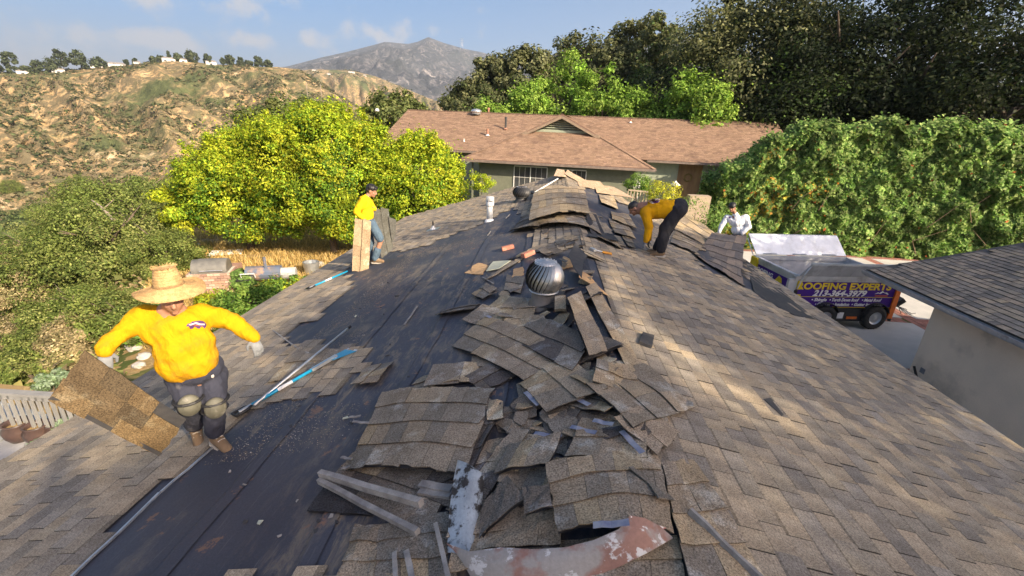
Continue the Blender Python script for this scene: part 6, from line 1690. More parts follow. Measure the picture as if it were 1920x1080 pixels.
a, b = P2((1146, 476), 1, .03), P2((1112, 468), 1, .04); po = thing('hatchet', a, 'roofing hatchet with orange handle left of the bent worker', 'tool'); mb = MB(); mb.tube([a, a.lerp(b, .5)], [.022, .018], 8); mb.build('handle', pmat('orange_handle', (.70, .30, .03), attr=False, rough=.5), po)
mb = MB(); mb.tube([a.lerp(b, .5), b], .011, 6); mb.build('shaft', GALV, po)
mb = MB(); mb.box(b, (.05, .12, .04), Matrix.Rotation(.5, 3, 'Z')); mb.build('head', GALV, po)
# exposed plywood and felt patches
M_PLY = pmat('exposed_plywood', (.62, .40, .20), (.42, .25, .12), 14, attr=False, rough=.9, bump=.6, bscale=60, stretch=(1, 3, 1), grain=.2, gscale=120)
M_GRB = pmat('mossy_board', (.46, .48, .38), (.36, .38, .30), 6, attr=False, rough=.9)
def patch(q, side, h, m, lab, name='wood_patch', th=.006, jag=.02, cat='patch', seed=0):
    rr = random.Random(seed); P = [P2(p, side, h) for p in q]; V = []
    for a, b in zip(P, P[1:] + P[:1]):
        for f in (0, .33, .66): V.append(a.lerp(b, f) + Vector((rr.uniform(-jag, jag), rr.uniform(-jag, jag), 0)))
    up = Vector((side * SA, 0, CA)); n = len(V); mb = MB(); mb.add([v - up * th for v in V] + V, [tuple(range(n - 1, -1, -1)), tuple(range(n, 2 * n))] + [(i, (i + 1) % n, n + (i + 1) % n, n + i) for i in range(n)])
    return tag(mb.build(name, m), lab, cat)
patch([(872, 512), (905, 515), (915, 497), (895, 492)], -1, .012, M_PLY, 'splintered orange wood patch left of the mossy board', seed=1)
patch([(910, 508), (935, 503), (958, 488), (925, 490)], -1, .03, M_GRB, 'greenish pale thin board beside the splintered wood patch', 'thin_board', .01, .008, 'board', 2)
patch([(960, 520), (985, 515), (978, 500), (962, 505)], -1, .014, M_PLY, 'light wood patch touching the left of the near turbine', seed=3)
patch([(1052, 505), (1072, 500), (1070, 485), (1055, 480)], -1, .02, M_PLY, 'sunlit wood patch behind the near turbine', seed=4)
patch([(1085, 520), (1130, 548), (1150, 565), (1110, 520), (1092, 508)], 1, .012, M_PLY, 'bare wood strip on the ridge right of the near turbine', seed=5)
patch([(585, 745), (615, 740), (640, 715), (618, 712)], -1, .006, pmat('rust_stain_paper', (.36, .22, .16), (.24, .16, .12), 8, attr=False), 'reddish torn paper scrap right of the big blue shovel', 'paper_scrap', .002, .03, 'scrap', 6)
patch([(1432, 748), (1445, 745), (1474, 776), (1466, 780)], 1, .02, M_TAR, 'small black felt sliver alone on the right slope', 'felt_scrap', .003, .004, 'scrap', 7)
patch([(1200, 640), (1222, 648), (1228, 628), (1206, 622)], 1, .05, M_TAR, 'black block like felt scrap on the right slope near the ridge', 'felt_scrap', .03, .006, 'scrap', 8)
patch([(1066, 478), (1088, 520), (1100, 480), (1080, 455)], 1, .10, M_TAR, 'curled black felt piece upright behind the near turbine', 'felt_scrap', .003, .02, 'scrap', 9)
patch([(1100, 442), (1160, 452), (1150, 438), (1110, 436)], 1, .05, M_TAR, 'black felt scrap between the far mound and the hatchet', 'felt_scrap', .003, .02, 'scrap', 10)
patch([(1000, 575), (1042, 578), (1062, 545), (1040, 548)], -1, .05, M_TAR, 'dark triangular felt under the near turbine', 'felt_scrap', .003, .01, 'scrap', 11)
patch([(1030, 600), (1062, 620), (1080, 590), (1050, 582)], -1, .03, M_TAR, 'black sheet darkening the gap below the near turbine', 'felt_scrap', .003, .01, 'scrap', 12)  # flat black sheet laid in to darken the gap
patch([(1398, 486), (1440, 524), (1500, 572), (1545, 602), (1490, 592), (1415, 552)], 1, .018, M_TAR, 'long tongue of dark felt lying toward the right eave by the trailer', 'felt_scrap', .004, .02, 'scrap', 13)
q = CAM + pray(1718, 700) * ((8.1 - CAM[0]) / pray(1718, 700)[0])
mb = MB(); mb.beam(q + np.array([0, .12, .12]), q + np.array([0, -.15, -.2]), .04, .03); tag(mb.build('dark_bracket', M_GRP), 'black bracket hanging off the stucco wall of the outbuilding', 'bracket')
# small scraps along the ridge
LMK = [((1012, 520), 'the near turbine'), ((985, 465), 'the two bricks'), ((1050, 425), 'the far mound'), ((1130, 470), 'the hatchet'), ((900, 500), 'the splintered wood patch'), ((980, 650), 'the diamond shaped sheet'), ((1180, 740), 'the notched sheet'), ((820, 800), 'the big curved sheet'),
       ((1150, 900), 'the very large arched sheet'), ((870, 950), 'the galvanised flashing'), ((690, 930), 'the pale battens'), ((1100, 600), 'the sunlit ridge strips'), ((985, 850), 'the small tilted sheet'), ((560, 730), 'the big blue shovel'), ((1000, 760), 'the gap in the middle of the pile'), ((1230, 850), 'the right rim of the pile'), ((450, 950), 'the pale metal strip'), ((700, 560), 'the upright boards')]
def nearlab(px, py, what):
    (qx, qy), nm = min(LMK, key=lambda l: (l[0][0] - px) ** 2 + (l[0][1] - py) ** 2)
    dx, dy = px - qx, py - qy; rel = ('right of' if dx > 0 else 'left of') if abs(dx) > abs(dy) else ('in front of' if dy > 0 else 'beyond')
    return what + ' ' + rel + ' ' + nm
path = [(1010, 440), (1040, 480), (1000, 560), (980, 620), (1060, 640), (1090, 700), (1010, 740), (960, 800), (1100, 800), (1180, 760), (1000, 900), (1200, 900), (900, 960)]
sv = []
mats_s = [(WEATH, SHB), (WEATH, DRK), (WEATH, SHB), (WEATH, SHB)]
for k in range(150):
    i = rs_.randrange(len(path) - 1); f = rs_.random(); px = path[i][0] * (1 - f) + path[i + 1][0] * f + rs_.gauss(0, 38); py = path[i][1] * (1 - f) + path[i + 1][1] * f + rs_.gauss(0, 24)
    if py < 420: continue
    side = -1 if roofpt(px, py, -1)[0] < 0 else 1
    c = P2((px, py), side, rs_.uniform(.01, .05)); s = rs_.uniform(.04, .15); a = rs_.uniform(0, 6.28)
    up = Vector((side * SA + rs_.uniform(-.3, .3), rs_.uniform(-.3, .3), CA)).normalized(); X = Vector((math.cos(a), math.sin(a), 0)); X = (X - up * X.dot(up)).normalized(); Y = up.cross(X)
    pts = [c + X * s * rs_.uniform(.7, 1.2) * sx + Y * s * rs_.uniform(.3, .8) * sy for sx, sy in ((-1, -1), (0, -1.2), (1, -1), (1.1, .2), (1, 1), (-.1, 1.1), (-1, 1))]
    m, cl = rs_.choice(mats_s); col_ = rs_.choice(cl); n = 7; mb = MB(); mb.add([v - up * .006 for v in pts] + pts, [tuple(range(n - 1, -1, -1)), tuple(range(n, 2 * n))] + [(i2, (i2 + 1) % n, n + (i2 + 1) % n, n + i2) for i2 in range(n)], col_)
    tag(mb.build('shingle_scrap', m), nearlab(px, py, ('tiny ' if s < .075 else 'hand sized ' if s < .11 else 'large ') + ('blackish' if col_[0] < .15 else 'dark grey' if col_[0] < .22 else 'grey brown' if col_[0] < .32 else 'tan') + ' shingle scrap'), 'scrap', 'small shingle scraps along the ridge')
for k in range(70):
    px = rs_.uniform(420, 1150); py = rs_.uniform(480, 1060); side = -1
    if roofpt(px, py, -1)[0] > 0: continue
    c = P2((px, py), side, .006); s = rs_.uniform(.005, .014); a = rs_.uniform(0, 6.28); X = Vector((math.cos(a), math.sin(a), 0)) * s * rs_.uniform(1, 3); Y = Vector((-math.sin(a), math.cos(a), 0)) * s; u = Vector((0, 0, .006))
    mb = MB(); mb.add([c - X - Y * .6, c + X - Y, c + X * .8 + Y, c - X * .7 + Y * .8, c - X - Y * .6 + u, c + X - Y + u, c + X * .8 + Y + u, c - X * .7 + Y * .8 + u], [(4, 5, 6, 7), (0, 1, 5, 4), (1, 2, 6, 5), (2, 3, 7, 6), (3, 0, 4, 7)])
    cm = rs_.choice((M_BAT, M_TAR, M_TAR, M_GRB)); tag(mb.build('paper_chip', cm), nearlab(px, py, ('pale' if cm is M_BAT else 'black' if cm is M_TAR else 'greenish') + (' slim' if X.length > s * 2 else ' tiny') + ' felt chip'), 'chip', 'tiny chips on the underlayment')
# granule grit, uncountable
rng = np.random.default_rng(4); n = 50000
X = -np.abs(rng.uniform(0, 3.6, n)); Y = rng.uniform(2.6, 9.5, n)
d_ = fbm(X * 1.4 + 3, Y * .55, 4, 91); k = d_ + .12 * rng.random(n) > .66; X = X[k]; Y = Y[k]; n = len(X)
Z = RZ - SLOPE * np.abs(X) + .006; a = rng.uniform(0, 6.28, n); s = rng.uniform(.002, .0055, n)[:, None]
D1 = np.stack([np.cos(a), np.sin(a), 0 * a + .15], 1) * s; D2 = np.stack([-np.sin(a), np.cos(a), 0 * a], 1) * s; C = np.stack([X, Y, Z], 1)
P = np.stack([C - D1, C - D2, C + D1, C + D2], 1).reshape(-1, 3)
o = link('granule_grit', npmesh('granule_grit', P, np.arange(n * 4).reshape(n, 4), np.repeat(palette(rng, n, [(.33, .26, .18), (.27, .22, .16), (.40, .33, .25)]), 4, 0), WEATH)); tag(o, 'loose sandy granules scattered over the underlayment', 'grit', kind='stuff')
# more torn sheets of middle size, each with its own neighbour
extra = [((905, 590), 'shingle piece just left of the near turbine base'), ((860, 580), 'loose piece on bare felt left of the turbine shadow'), ((1085, 560), 'wedge leaning on the ridge right of the turbine base'), 
         ((1105, 655), 'split tab between the two long sunlit strips'), ((1045, 660), 'cracked tab above the notched pile'), ((935, 700), 'tab slipped from the diamond shaped sheet'), ((850, 700), 'brown scrap sheet alone below the diamond shaped sheet'), ((820, 712), 'pale edged scrap sheet near the far end of the big curved sheet'),
         ((1100, 765), 'tab in the stack of the notched pile'), ((1075, 782), 'second tab in the stack of the notched pile'), ((1130, 800), 'tab leaning at the right of the dark gap'), ((1165, 815), 'tab sliding off the brown stepped sheet'), ((1215, 800), 'tab at the near foot of the notched sheet'),
         ((960, 860), 'dark tab inside the gap'), ((905, 850), 'dark tab on the flank of the big curved sheet'), ((890, 900), 'tab under the tip of the galvanised flashing'), ((1110, 480), 'small sheet above the hatchet'), ((1060, 450), 'ridge tab below the far mound'), ((1030, 470), 'ridge tab beside the tilted brick'),
         ((1145, 455), 'felt backed tab near the hatchet head'), ((1000, 900), 'brown tab between the small tilted sheet and the nail hole piece'), ((940, 1000), 'brown tab next to the red flashing'), ((700, 700), 'flat scrap right of the big shovel blade')]
for i, ((px, py), lab) in enumerate(extra):
    side = -1 if roofpt(px, py, -1)[0] < 0 else 1
    rr = random.Random(i + 50); c = P2((px, py), side, rr.uniform(.02, .055)); a = rr.uniform(-.7, .7) + (0 if rr.random() < .6 else 1.4); L, Wd = rr.uniform(.18, .28), rr.uniform(.12, .18)
    up = Vector((side * SA + rr.uniform(-.14, .14), rr.uniform(-.14, .14), CA)).normalized(); X = Vector((math.cos(a), math.sin(a), 0)); X = (X - up * X.dot(up)).normalized(); Y = up.cross(X)
    sheet_thing('shingle_sheet', lab, [c - X * L - Y * Wd, c + X * L * .95 - Y * Wd, c + X * L + Y * Wd, c - X * L * .9 + Y * Wd * 1.1], rr.choice((2, 3, 3)), rr.choice((1, 2, 2)), seed=300 + i, cols=SHB if rr.random() < .8 else DRK, bulge=rr.uniform(0, .015), rag=.03, noise=.006, tar=rr.random() < .6)
# ------------------------------------------------------------------ people
def cap(bm, p0, p1, r0, r1, n=14, flat=1.0, side=None):
    p0, p1 = V3(p0), V3(p1); d = p1 - p0; L = d.length or 1e-4; d = d / L
    s = (V3(side) if side is not None else (Vector((0, 0, 1)) if abs(d.z) < .9 else Vector((1, 0, 0))))
    s = (s - d * s.dot(d)).normalized(); w = d.cross(s)
    rings = []
    for t in (-90, -60, -30, 0): rings.append((-r0 * math.sin(math.radians(-t)), r0 * math.cos(math.radians(t))))
    rings += [(L * f, r0 + (r1 - r0) * f) for f in (.25, .5, .75)]
    for t in (0, 30, 60, 90): rings.append((L + r1 * math.sin(math.radians(t)), r1 * math.cos(math.radians(t))))
    vs = []
    for z, r in rings:
        r = max(r, 1e-4)
        vs.append([bm.verts.new(p0 + d * z + s * (math.cos(2 * math.pi * k / n) * r) + w * (math.sin(2 * math.pi * k / n) * r * flat)) for k in range(n)])
    for a, b in zip(vs, vs[1:]):
        for k in range(n): bm.faces.new((a[k], a[(k + 1) % n], b[(k + 1) % n], b[k]))
    bm.faces.new(vs[0][::-1]); bm.faces.new(vs[-1])
def ell(bm, c, r, R=None):
    M = Matrix.Translation(V3(c)) @ (R.to_4x4() if R is not None else Matrix.Identity(4)) @ Matrix.Diagonal((r[0], r[1], r[2], 1))
    bmesh.ops.create_icosphere(bm, subdivisions=3, radius=1, matrix=M)
def blob(name, fn, vox, mat, parent, smooth=4, wr=0, wf=9, seed=0, cut=None):
    bm = bmesh.new(); fn(bm); me = bpy.data.meshes.new('tmp'); bm.to_mesh(me); bm.free()
    o = bpy.data.objects.new('tmp', me); COL.objects.link(o)
    md = o.modifiers.new('r', 'REMESH'); md.mode = 'VOXEL'; md.voxel_size = vox; md.use_smooth_shade = True
    if smooth: s = o.modifiers.new('s', 'SMOOTH'); s.factor = .5; s.iterations = smooth
    dg = bpy.context.evaluated_depsgraph_get(); m2 = bpy.data.meshes.new_from_object(o.evaluated_get(dg)); bpy.data.objects.remove(o)
    nv = len(m2.vertices); co = np.empty(nv * 3, np.float32); m2.vertices.foreach_get('co', co); co = co.reshape(-1, 3)
    if wr:
        no = np.empty(nv * 3, np.float32); m2.vertices.foreach_get('normal', no); no = no.reshape(-1, 3)
        a = fbm(co[:, 0] * wf * 1.5 + co[:, 2] * wf * .5, co[:, 1] * wf * 1.2 + co[:, 2] * wf * .4, 3, 200 + seed, True) - .55
        b = fbm(co[:, 0] * wf * .8 - co[:, 2] * wf * 1.1, co[:, 1] * wf * .7 + co[:, 2] * wf * .4, 3, 230 + seed, True) - .55
        co = co + no * ((a + b) * wr)[:, None]; m2.vertices.foreach_set('co', co.ravel().astype(np.float32))
    ca = m2.color_attributes.new('Col', 'FLOAT_COLOR', 'POINT'); ca.data.foreach_set('color', np.ones(nv * 4, np.float32))
    m2.materials.clear(); m2.materials.append(mat); m2.polygons.foreach_set('use_smooth', np.ones(len(m2.polygons), bool)); m2.update()
    return link(name, m2, parent)
M_SKIN = pmat('skin', (.42, .22, .14), (.36, .18, .11), 20, attr=False, rough=.55)
M_SKIND = pmat('skin_dark', (.26, .13, .085), (.22, .11, .07), 20, attr=False, rough=.55)
M_YSH = pmat('yellow_shirt', (.56, .30, .005), (.48, .245, .005), 5, attr=False, rough=.9, bump=.25, bscale=120, bdist=.002, stains=(.36, .19, .02), sscale=5, slo=.52, shi=.75, spec=.15)
M_YSH2 = pmat('bright_yellow_shirt', (.70, .46, .01), (.62, .40, .01), 5, attr=False, rough=.9, spec=.15)
M_WSH = pmat('white_shirt', (.78, .79, .82), (.68, .69, .73), 5, attr=False, rough=.9)
M_NAVY = pmat('navy_trousers', (.022, .025, .042), (.034, .036, .055), 7, attr=False, rough=.9, bump=.3, bscale=140, bdist=.002, stains=(.14, .13, .13), sscale=5, slo=.62, shi=.8)
M_BLKT = pmat('black_trousers', (.014, .015, .02), (.022, .022, .03), 7, attr=False, rough=.9)
M_JEAN = pmat('blue_jeans', (.06, .10, .15), (.09, .14, .19), 9, attr=False, rough=.9)
M_HAIR = pmat('black_hair', (.010, .009, .009), (.02, .018, .016), 60, attr=False, rough=.45, bump=.6, bscale=150)
M_BOOT = pmat('tan_boot', (.24, .16, .09), (.17, .11, .06), 9, attr=False, rough=.8)
M_SOLE = pmat('pale_sole', (.55, .50, .42), attr=False, rough=.8)
M_GLV = pmat('grey_glove', (.22, .23, .24), (.16, .17, .18), 20, attr=False, rough=.85, bump=.3, bscale=200)
M_GLT = pmat('glove_dark', (.03, .03, .032), attr=False, rough=.6)
for _m in (M_YSH, M_YSH2, M_WSH, M_NAVY, M_BLKT, M_JEAN):
    _nt = _m.node_tree; _b = _nt.nodes['Principled BSDF']
    _f = _noise(_nt, _map(_nt, _obj(_nt), (1, 1, .45), (.5, .35, 0)), 11, 3, .5, 1.6); _bump(_nt, _b, _f, .8, .02)
def vplane(foot):
    foot = V3(foot); n = Vector((CAM[0] - foot.x, CAM[1] - foot.y, 0)).normalized()
    def f(px, py, d=0.0):
        r = V3(pray(px, py)); c = V3(CAM); p = foot + n * d
        return c + r * ((p - c).dot(n) / r.dot(n))
    f.n = n; f.r = Vector((0, 0, 1)).cross(n)      # n towards the viewer, r to the picture's right? (checked below)
    return f
def head(bm, c, R, s=1.0):
    """R: matrix whose columns are right, forward(face), up"""
    T = lambda x, y, z: V3(c) + R @ Vector((x, y, z)) * s
    ell(bm, T(0, -.008, .03), (.077 * s, .096 * s, .092 * s), R)
    ell(bm, T(0, .018, -.035), (.060 * s, .072 * s, .078 * s), R)
    cap(bm, T(0, .082, .012), T(0, .104, -.022), .010 * s, .017 * s, 8)                    # nose
    ell(bm, T(0, .078, -.058), (.026 * s, .014 * s, .011 * s), R); ell(bm, T(0, .070, -.092), (.024 * s, .02 * s, .016 * s), R)   # lips, chin
    for k in (-1, 1):
        ell(bm, T(k * .078, -.006, -.008), (.012 * s, .022 * s, .032 * s), R)              # ears
        ell(bm, T(k * .034, .074, .030), (.022 * s, .014 * s, .008 * s), R)                # brow
        ell(bm, T(k * .040, .060, -.02), (.022 * s, .018 * s, .02 * s), R)                 # cheeks
def frame(face, up=(0, 0, 1)):
    f = V3(face).normalized(); u = V3(up); r = f.cross(u).normalized(); u = r.cross(f)
    return Matrix((r, f, u)).transposed()
def face_bits(t, c, R, s=1.0):
    for k in (-1, 1):
        bm = bmesh.new(); ell(bm, V3(c) + R @ Vector((k * .031, .080, .013)) * s, (.011 * s, .007 * s, .006 * s), R); me = bpy.data.meshes.new('eye'); bm.to_mesh(me); bm.free(); me.materials.append(M_GLT); link('eye', me, t)
def hand(bm, wrist, direction, palm_n, s=1.0, curl=.6, thumb=1):
    """five fingered hand, curled towards palm_n"""
    w, d, n = V3(wrist), V3(direction).normalized(), V3(palm_n).normalized(); n = (n - d * n.dot(d)).normalized(); sd = d.cross(n)
    cap(bm, w - d * .02 * s, w + d * .02 * s, .028 * s, .030 * s, 10)
    cap(bm, w + d * .02 * s, w + d * .075 * s, .034 * s, .040 * s, 10, flat=.5, side=sd)
    for k, (off, ln) in enumerate(((-.030, .072), (-.010, .082), (.010, .077), (.029, .060))):
        b = w + d * .085 * s + sd * off * s; a = b; ang = 0
        for j, f in enumerate((.45, .32, .23)):
            ang += curl * (.75 + .1 * j); dr = d * math.cos(ang) + n * math.sin(ang); e = a + dr * ln * f * s
            cap(bm, a, e, (.0105 - .001 * j) * s, (.0095 - .001 * j) * s, 8); a = e
    a = w + d * .025 * s - sd * .030 * thumb * s; e = a + (d * .55 - sd * .55 * thumb + n * .5).normalized() * .038 * s
    cap(bm, a, e, .013 * s, .011 * s, 8); cap(bm, e, e + (d * .8 + n * .55).normalized() * .03 * s, .011 * s, .009 * s, 8)
def boot(t, ankle, toe_dir, m=None, s=1.0, up=(0, 0, 1)):
    a, d, u = V3(ankle), V3(toe_dir).normalized(), V3(up)
    sd = d.cross(u).normalized()
    def f(bm):
        cap(bm, a + u * .06, a - u * .03, .052, .050, 12); cap(bm, a - d * .03 - u * .05, a + d * .16 - u * .062, .045, .040, 12, flat=1.0); cap(bm, a + d * .02 - u * .03, a + d * .12 - u * .05, .045, .040, 12)
    o = blob('boot', f, .009, m or M_BOOT, t, 3)
    mb = MB(); V = []
    for x, w in ((-.085, .03), (-.06, .042), (.05, .042), (.12, .047), (.17, .042), (.20, .022)): V.append((x, w))
    pts = [(x, w) for x, w in V] + [(x, -w) for x, w in V[::-1]]; n = len(pts)
    lo = [a + d * x + sd * w - u * .115 for x, w in pts]; hi = [p + u * .022 for p in lo]
    mb.add(lo + hi, [tuple(range(n - 1, -1, -1)), tuple(range(n, 2 * n))] + [(i, (i + 1) % n, n + (i + 1) % n, n + i) for i in range(n)]); mb.build('sole', M_SOLE, o)
    mb = MB()
    for k in range(4):
        c = a + d * (.035 + .025 * k) + u * (.025 - .017 * k) ; mb.tube([c - sd * .028, c + u * .006, c + sd * .028], .004, 5)
    l_ = mb.build('laces', M_SOLE, o); l_['kind'] = 'stuff'
    return o

# ---------- 1: worker in the straw hat
F1 = roofpt(412, 832, -1); J = vplane(F1)
w1 = thing('person', F1, 'worker in a wide straw hat and yellow long sleeved shirt carrying a torn panel', 'person')
sh = {'neck': J(322, 586, .04), 'hd': J(322, 556, .13), 'sl': J(266, 594, 0), 'sr': J(386, 589, 0), 'el': J(226, 626, .03), 'er': J(440, 606, .0), 'wl': J(197, 655, .12), 'wr': J(474, 633, .06),
      'ch': J(330, 613, .02), 'be': J(350, 662, .07), 'pe': J(366, 690, .02), 'hl': J(342, 706, 0), 'hr': J(396, 702, 0), 'kl': J(354, 752, .10), 'kr': J(402, 757, .12), 'al': J(366, 800, -.28), 'ar': J(404, 812, .02)}
n1 = J.n; r1 = n1.cross(Vector((0, 0, 1))) * -1
Rb = frame(n1)
def body(bm):
    head(bm, sh['hd'], frame(n1 * 1 + Vector((0, 0, -.35))), 1.02); cap(bm, sh['neck'], sh['hd'], .062, .058)
    cap(bm, sh['neck'], sh['ch'], .10, .17, 16, .75, r1); cap(bm, sh['ch'], sh['pe'], .17, .17, 16, .75, r1)
    for a, b, c in (('sl', 'el', 'wl'), ('sr', 'er', 'wr')): cap(bm, sh['ch'].lerp(sh[a], .6), sh[a], .07, .06); cap(bm, sh[a], sh[b], .055, .042); cap(bm, sh[b], sh[c], .042, .03)
    for a, b, c in (('hl', 'kl', 'al'), ('hr', 'kr', 'ar')): cap(bm, sh['pe'], sh[a], .12, .09); cap(bm, sh[a], sh[b], .085, .06); cap(bm, sh[b], sh[c], .055, .038)
blob('body', body, .011, M_SKIN, w1, 3)
def shirt(bm):
    ell(bm, sh['ch'].lerp(sh['neck'], .35), (.205, .12, .10), Rb); ell(bm, sh['ch'], (.222, .135, .16), Rb); ell(bm, sh['be'] + Vector((0, 0, .05)), (.192, .142, .18), Rb); ell(bm, sh['be'] - Vector((0, 0, .05)), (.200, .142, .17), Rb)
    cap(bm, sh['neck'] + Vector((0, 0, -.01)), sh['ch'], .076, .13, 16, .8, r1)
    for a, b, c in (('sl', 'el', 'wl'), ('sr', 'er', 'wr')):
        cap(bm, sh['ch'].lerp(sh[a], .55) + Vector((0, 0, .02)), sh[a], .095, .080); cap(bm, sh[a], sh[b], .080, .066); cap(bm, sh[b], sh[c], .066, .050)
blob('shirt', shirt, .012, M_YSH, w1, 6, .028, 6.5, 1)
def trous(bm):
    ell(bm, sh['pe'] + Vector((0, 0, -.01)), (.19, .15, .12), Rb)
    for a, b, c in (('hl', 'kl', 'al'), ('hr', 'kr', 'ar')):
        cap(bm, sh['pe'].lerp(sh[a], .7), sh[a], .12, .115); cap(bm, sh[a], sh[b], .112, .084); cap(bm, sh[b], sh[c] + Vector((0, 0, .03)), .082, .070)
trousers1 = blob('trousers', trous, .012, M_NAVY, w1, 4, .020, 7, 2)
M_PAD = pmat('olive_knee_pad', (.14, .135, .10), (.10, .095, .07), 8, attr=False, rough=.6, stains=(.28, .26, .22), sscale=12, slo=.55, shi=.7)
for k, a in (('kl', sh['al']), ('kr', sh['ar'])):
    c = sh[k] + n1 * .070 + Vector((0, 0, .0)); u = (sh[k] - a).normalized(); Rk = frame(n1 + Vector((0, 0, -.1)), u)
    kp = blob('knee_pad', lambda bm: (ell(bm, c, (.078, .045, .098), Rk), ell(bm, c + n1 * .02, (.055, .035, .07), Rk)), .009, M_PAD, w1, 3)
    mb = MB(); 
    for dz in (-.05, .05):
        q = sh[k] + u * dz; mb.tube([q + (r1 * math.cos(t) + n1 * math.sin(t)) * (.098 if dz > 0 else .09) for t in np.linspace(0, 2 * math.pi, 17)], .011, 6, caps=False)
        mb.build('strap', M_GRP, kp); mb = MB()
boot(w1, sh['ar'] - Vector((0, 0, .02)), n1 * .75 + r1 * -.0 + Vector((.55, .0, -.05)), M_BOOT)
boot(w1, sh['al'] - Vector((0, 0, .02)), n1 + Vector((0, 0, -.3)), M_BOOT)
# gloves: his right hand grips the panel, his left hangs half open
gl = J(191, 668, .13)
def gfn1(bm): hand(bm, sh['wl'] - Vector((0, 0, .01)), (J(196, 690, .16) - sh['wl']), -n1, 1.12, .55, -1); cap(bm, sh['wl'].lerp(sh['el'], .18), sh['wl'] - Vector((0, 0, .01)), .046, .036)
blob('glove', gfn1, .0045, M_GLV, w1, 2)
def gfn2(bm): hand(bm, sh['wr'], (J(487, 660, .10) - sh['wr']), -n1 + r1 * -.4, 1.12, .45, 1); cap(bm, sh['wr'].lerp(sh['er'], .12), sh['wr'], .044, .036)
blob('glove', gfn2, .0045, M_GLV, w1, 2)
# straw hat
HS = .86
hc = sh['hd'] + Vector((0, 0, .068)); Rh = frame(n1, Vector((0, 0, 1)) - n1 * .06 - r1 * .03)
ht = thing('straw_hat', hc, 'wide brimmed natural straw hat on the nearest worker', 'hat')
M_STRAW = pmat('woven_straw', (.50, .33, .145), (.38, .24, .10), 26, .4, .6, rough=.85, attr=True, bump=.8, bscale=160, bdist=.004, grain=.25, gscale=130)
def warp(q, t, r):
    k = max(0, (r - .095)) / .12
    return Vector((q.x, q.y, q.z + k * k * (-.025 + .022 * math.sin(2 * t + .6) + .012 * math.sin(3 * t + 2)) - k * .012))
mb = MB(); prof = []
for i in range(29):
    r = HS * (.245 - (.245 - .105) * i / 28); prof.append((r, .010 + .0045 * (i % 2) + (.105 * HS / r) * .006))
prof2 = [(HS * (.105 - .030 * f + .004 * math.sin(f * 3)), .014 + .13 * f) for f in [i / 14 for i in range(15)]]
mb.lathe(hc, prof, 72, rot=Rh, warp=warp); mb.lathe(hc + Vector((0, 0, -.004)), [(r, z - .004) for r, z in prof], 72, rot=Rh, warp=warp); brim = mb.build('brim', M_STRAW, ht, False)
mb = MB(); mb.lathe(hc, [(r + .0016 * (i % 2), z) for i, (r, z) in enumerate(prof2)] + [(.058, .150), (.045, .145), (0, .140)], 40, rot=Rh); mb.build('crown', M_STRAW, ht, False)
mb = MB(); mb.lathe(hc, [(.093, .014), (.095, .020), (.093, .034), (.090, .036)], 40, (.62, .6, .6), rot=Rh); mb.build('band', M_STRAW, ht, True)
rr = random.Random(3); mb = MB()
for k in range(70):
    t = rr.uniform(0, 6.28); z = .146; p = Vector((.062 * math.cos(t), .062 * math.sin(t), z)); q = p + Vector((.016 * math.cos(t + rr.uniform(-1, 1)), .016 * math.sin(t), rr.uniform(.004, .018)))
    mb.tube([hc + Rh @ p, hc + Rh @ q], .0016, 4)
o = mb.build('frayed_rim', M_STRAW, ht); o['kind'] = 'stuff'
# bear emblem on the chest: pieces laid on the shirt surface
shirt_o = [o for o in w1.children if o.name.startswith('shirt')][0]
bvh = BVHTree.FromPolygons([tuple(v.co) for v in shirt_o.data.vertices], [tuple(p.vertices) for p in shirt_o.data.polygons])
def decal(name, pts, m, parent, bvh_, off=.0035, nsub=3):
    """pts in source pixels; projected along the view of the wearer on to the cloth"""
    mb = MB(); cx = sum(p[0] for p in pts) / len(pts); cy = sum(p[1] for p in pts) / len(pts)
    bm = bmesh.new(); vs = [bm.verts.new((x, y, 0)) for x, y in pts]; bm.faces.new(vs); bmesh.ops.triangulate(bm, faces=bm.faces[:]); bmesh.ops.subdivide_edges(bm, edges=bm.edges[:], cuts=nsub, use_grid_fill=True)
    me = bpy.data.meshes.new(name)
    for v in bm.verts:
        d = V3(pray(v.co.x, v.co.y)).normalized(); h = bvh_.ray_cast(V3(CAM), d)
        v.co = h[0] - d * off if h[0] else V3(J(v.co.x, v.co.y, .2))
    bm.to_mesh(me); bm.free(); me.materials.append(m); return link(name, me, parent)
M_EMP = pmat('emblem_purple', (.10, .04, .16), attr=False); M_EMW = pmat('emblem_white', (.75, .68, .62), attr=False); M_EMR = pmat('emblem_red', (.45, .12, .06), attr=False)
bear = [(349, 612), (352, 607), (357, 606), (360, 603), (367, 602), (374, 601), (381, 602), (385, 605), (387, 609), (386, 613), (383, 616), (381, 613), (377, 612), (375, 616), (371, 616), (370, 612), (365, 612), (362, 616), (357, 617), (358, 613), (354, 612)]
decal('emblem', bear, M_EMP, w1, bvh)
decal('emblem_stripe', [(353, 609), (362, 606), (368, 604), (376, 607), (384, 607), (384, 609.5), (374, 609.5), (366, 607.5), (358, 610)], M_EMW, w1, bvh, .006)
decal('emblem_stripe', [(360, 610.5), (368, 609.2), (376, 611), (368, 611.4)], M_EMR, w1, bvh, .006)
decal('paint_spot', [(396, 704), (400, 702), (402, 705), (400, 709), (396, 708)], M_EMW, w1, BVHTree.FromPolygons([tuple(v.co) for v in trousers1.data.vertices], [tuple(p.vertices) for p in trousers1.data.polygons]))
